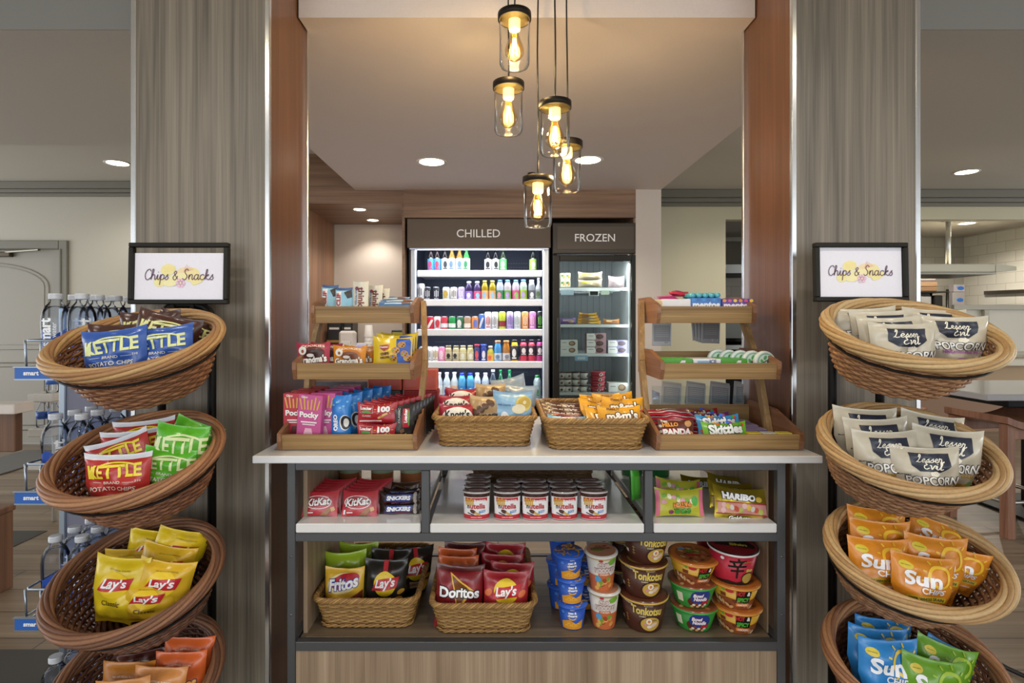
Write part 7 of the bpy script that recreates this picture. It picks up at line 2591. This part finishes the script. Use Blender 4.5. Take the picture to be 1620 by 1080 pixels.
def hotl(g, S, r):
    shape(g, S, ell(r * .96, r * .96, 28), 0, 0, '#c8742c', .4)
    shape(g, S, ell(r * .78, r * .7, 24), 0, 0, '#9a5a30', 1)
    for i in range(16):
        a, q = i * 2.4, r * .7 * math.sqrt((i + .5) / 16)
        shape(g, S, ell(.009, .005, 8), q * math.cos(a), q * math.sin(a), ('#c9a06a', '#6a3420', '#b87a4a')[i % 3], 1.5, i)
    put_text(g, S, 'HOT &', .0, .012, '#4fae3a', w=.04, h=.014, bold=.06, lay=3, L=None, halo='#16120f')
    put_text(g, S, 'SPICY', .0, -.008, '#c42c30', w=.045, h=.014, bold=.06, lay=3, L=None, halo='#16120f')
    shape(g, S, ell(.012, .008, 12), -.03, .03, '#7aa0c0', 2)


HOT = cup_kind('noodle_bowl', 'noodle bowl', .070, .050, .070, '#d3a32c', '#c07030', hots, hotl, '#cf8f34')


def bown(g, S, r, h):
    shape(g, S, ell(.038, .021, 24), .012, .024, '#5a2a1c', 1)
    shape(g, S, ell(.034, .025, 24), .018, .040, '#27408e', 2)
    put_text(g, S, 'Bowl', .008, .048, '#eef0f4', w=.032, h=.012, bold=.05, shear=.2, halo='#b02a3a', hb=.05, lay=5)
    put_text(g, S, 'Noodle', .016, .036, '#eef0f4', w=.044, h=.013, bold=.05, shear=.2, halo='#b02a3a', hb=.05, lay=5)
    shape(g, S, rect(.026, .010), .036, .024, '#b8283a', 4, .1)
    shape(g, S, rect(.022, .03), -.052, .034, '#dfe0c0', 2)
    for i in range(8):
        shape(g, S, ell(.006, .004, 8), -.012 + i * .007, .010 + (i % 3) * .005, ('#c9a06a', '#e0d8c0', '#8a3a28')[i % 3], 3)


def bowl_lid(g, S, r):
    shape(g, S, ell(r * .96, r * .96, 28), 0, 0, '#8a4a2c', .4)
    for i in range(22):
        a, q = i * 2.4, r * .85 * math.sqrt((i + .5) / 22)
        shape(g, S, ell(.009, .006, 8), q * math.cos(a), q * math.sin(a), ('#c9a06a', '#6a3420', '#b8744a', '#a03c28')[i % 4], 1 + i * .02, i)


BWN = cup_kind('noodle_bowl', 'noodle bowl', .069, .050, .068, '#2f8a34', '#8a4a2c', bown, bowl_lid, '#3f9a44')


def shin(g, S, r, h):
    # the large brush character
    for p in ([(.0, .084), (.004, .078)], [(-.024, .072), (.026, .076)], [(-.012, .070), (-.008, .060)], [(.012, .072), (.006, .061)], [(-.028, .057), (.028, .060)], [(-.02, .043), (.022, .046)], [(.001, .058), (.0, .020)]):
        shape(g, S, stroke(p, .006), .0, .004, '#171210', 3)
    shape(g, S, poly([(-.1, .0), (-.03, .012), (.0, .008), (.03, .014), (.09, .004), (.09, 0), (-.1, 0)]), 0, 0.002, '#171210', 1)
    shape(g, S, ell(.024, .019, 20), .040, .024, '#3a2a18', 2)
    shape(g, S, ell(.021, .016, 20), .040, .024, '#b89a4a', 3)
    put_text(g, S, 'Shin', .042, .05, '#e8d060', w=.026, h=.010, bold=.04, lay=4)
    put_text(g, S, 'HOT & SPICY', .034, .078, '#d9a04a', w=.03, lay=3)
    shape(g, S, ell(.006, .005, 10), -.045, .082, '#f0e8e8', 3)


def shinl(g, S, r):
    shape(g, S, ell(r * .96, r * .96, 28), 0, 0, '#8e1c28', .4)
    shape(g, S, poly([(-r * .8, -r * .1), (r * .8, -r * .3), (r * .9, .0), (r * .6, r * .5), (-r * .5, r * .6)]), 0, 0, '#1a1412', 1)
    put_text(g, S, 'Shin', .014, .0, '#d9c24a', w=.05, h=.018, bold=.04, lay=2, L=None)


SHI = cup_kind('noodle_bowl', 'noodle bowl', .070, .053, .098, '#b8243a', '#1f1614', shin, shinl, '#e0d8d4')
ZL = zl + .0008


def stack(kinds, px, d, group, jit, yaw=0):
    z = ZL
    for j, (k, lab) in enumerate(kinds):
        x = pt(px, 0, d).x
        dx, dy, ry, rx = jit[j] if j < len(jit) else (0, 0, 0, 0)
        k.put(lab, (x + dx, d + dy, z), (rx, ry, yaw + .12 * j), group)
        z += k.h + .0035


stack([(MAC, 'blue pasta cup, bottom of the front stack'), (MAC, 'blue pasta cup, middle of the front stack'), (MAC, 'blue pasta cup, topmost and tilted on the front stack')], 905, 1.685, 'blue pasta cups', [(0, 0, 0, 0), (-.004, .002, .0, .02), (-.010, .0, -.03, .06)], -.1)
stack([(MAC, 'blue pasta cup, bottom of the stack at the rear left'), (MAC, 'blue pasta cup, second from bottom at the rear left'), (MAC, 'blue pasta cup, third from bottom at the rear left'), (MAC, 'blue pasta cup, topmost of the stack at the rear left')], 888, 1.80, 'blue pasta cups', [(0, 0, 0, 0), (-.003, 0, 0, 0), (0.002, 0, 0, 0), (.006, 0, 0, 0)], .2)
stack([(MAC, 'blue pasta cup, bottom of the stack hidden behind the noodle cups'), (MAC, 'blue pasta cup, middle of the stack behind the noodle cups')], 925, 1.80, 'blue pasta cups', [], 0)
stack([(CUP, 'white noodle cup at the bottom of the front noodle cup stack'), (CUP, 'white noodle cup on top of the front noodle cup stack, tilted')], 955, 1.688, 'white noodle cups', [(0, 0, 0, 0), (-.006, .002, -.03, .05)], -.05)
stack([(CUP, 'white noodle cup at the bottom of the rear noodle cup stack'), (CUP, 'white noodle cup on top of the rear noodle cup stack')], 948, 1.83, 'white noodle cups', [], .3)
stack([(TON, 'brown noodle bowl at the bottom of the three bowl stack'), (TON, 'brown noodle bowl in the middle of the three bowl stack'), (TON, 'brown noodle bowl on top of the three bowl stack')], 1018, 1.69, 'brown noodle bowls', [(0, 0, 0, 0), (-.002, .002, .01, .0), (.006, .004, .03, .03)], -.22)
stack([(TON, 'brown noodle bowl at the bottom of the rear stack'), (TON, 'brown noodle bowl in the middle of the rear stack'), (TON, 'brown noodle bowl on top of the rear stack, partly hidden')], 985, 1.89, 'brown noodle bowls', [], .3)
stack([(BWN, 'green noodle bowl at the bottom of its stack'), (BWN, 'green noodle bowl under the tilted orange lidded bowl'), (HOT, 'orange lidded noodle bowl tilted on top of the two green bowls')], 1097, 1.69, 'green and orange noodle bowls', [(0, 0, 0, 0), (-.004, 0, 0, .02), (-.004, .004, .04, .08)], -.3)
stack([(HOT, 'yellow and orange noodle bowl at the bottom of the right stack'), (HOT, 'yellow and orange noodle bowl in the middle of the right stack'), (SHI, 'red and black noodle bowl on top of the right stack')], 1165, 1.68, 'noodle bowls of the right stack', [(0, 0, 0, 0), (-.008, .0, .02, .0), (-.013, .004, .03, .04)], -.42)
stack([(HOT, 'noodle bowl at the bottom of the dark stack behind the right bowls'), (HOT, 'noodle bowl in the middle of the dark stack behind the right bowls'), (SHI, 'red noodle bowl on top of the stack behind the right bowls')], 1130, 1.87, 'noodle bowls at the rear', [], .4)
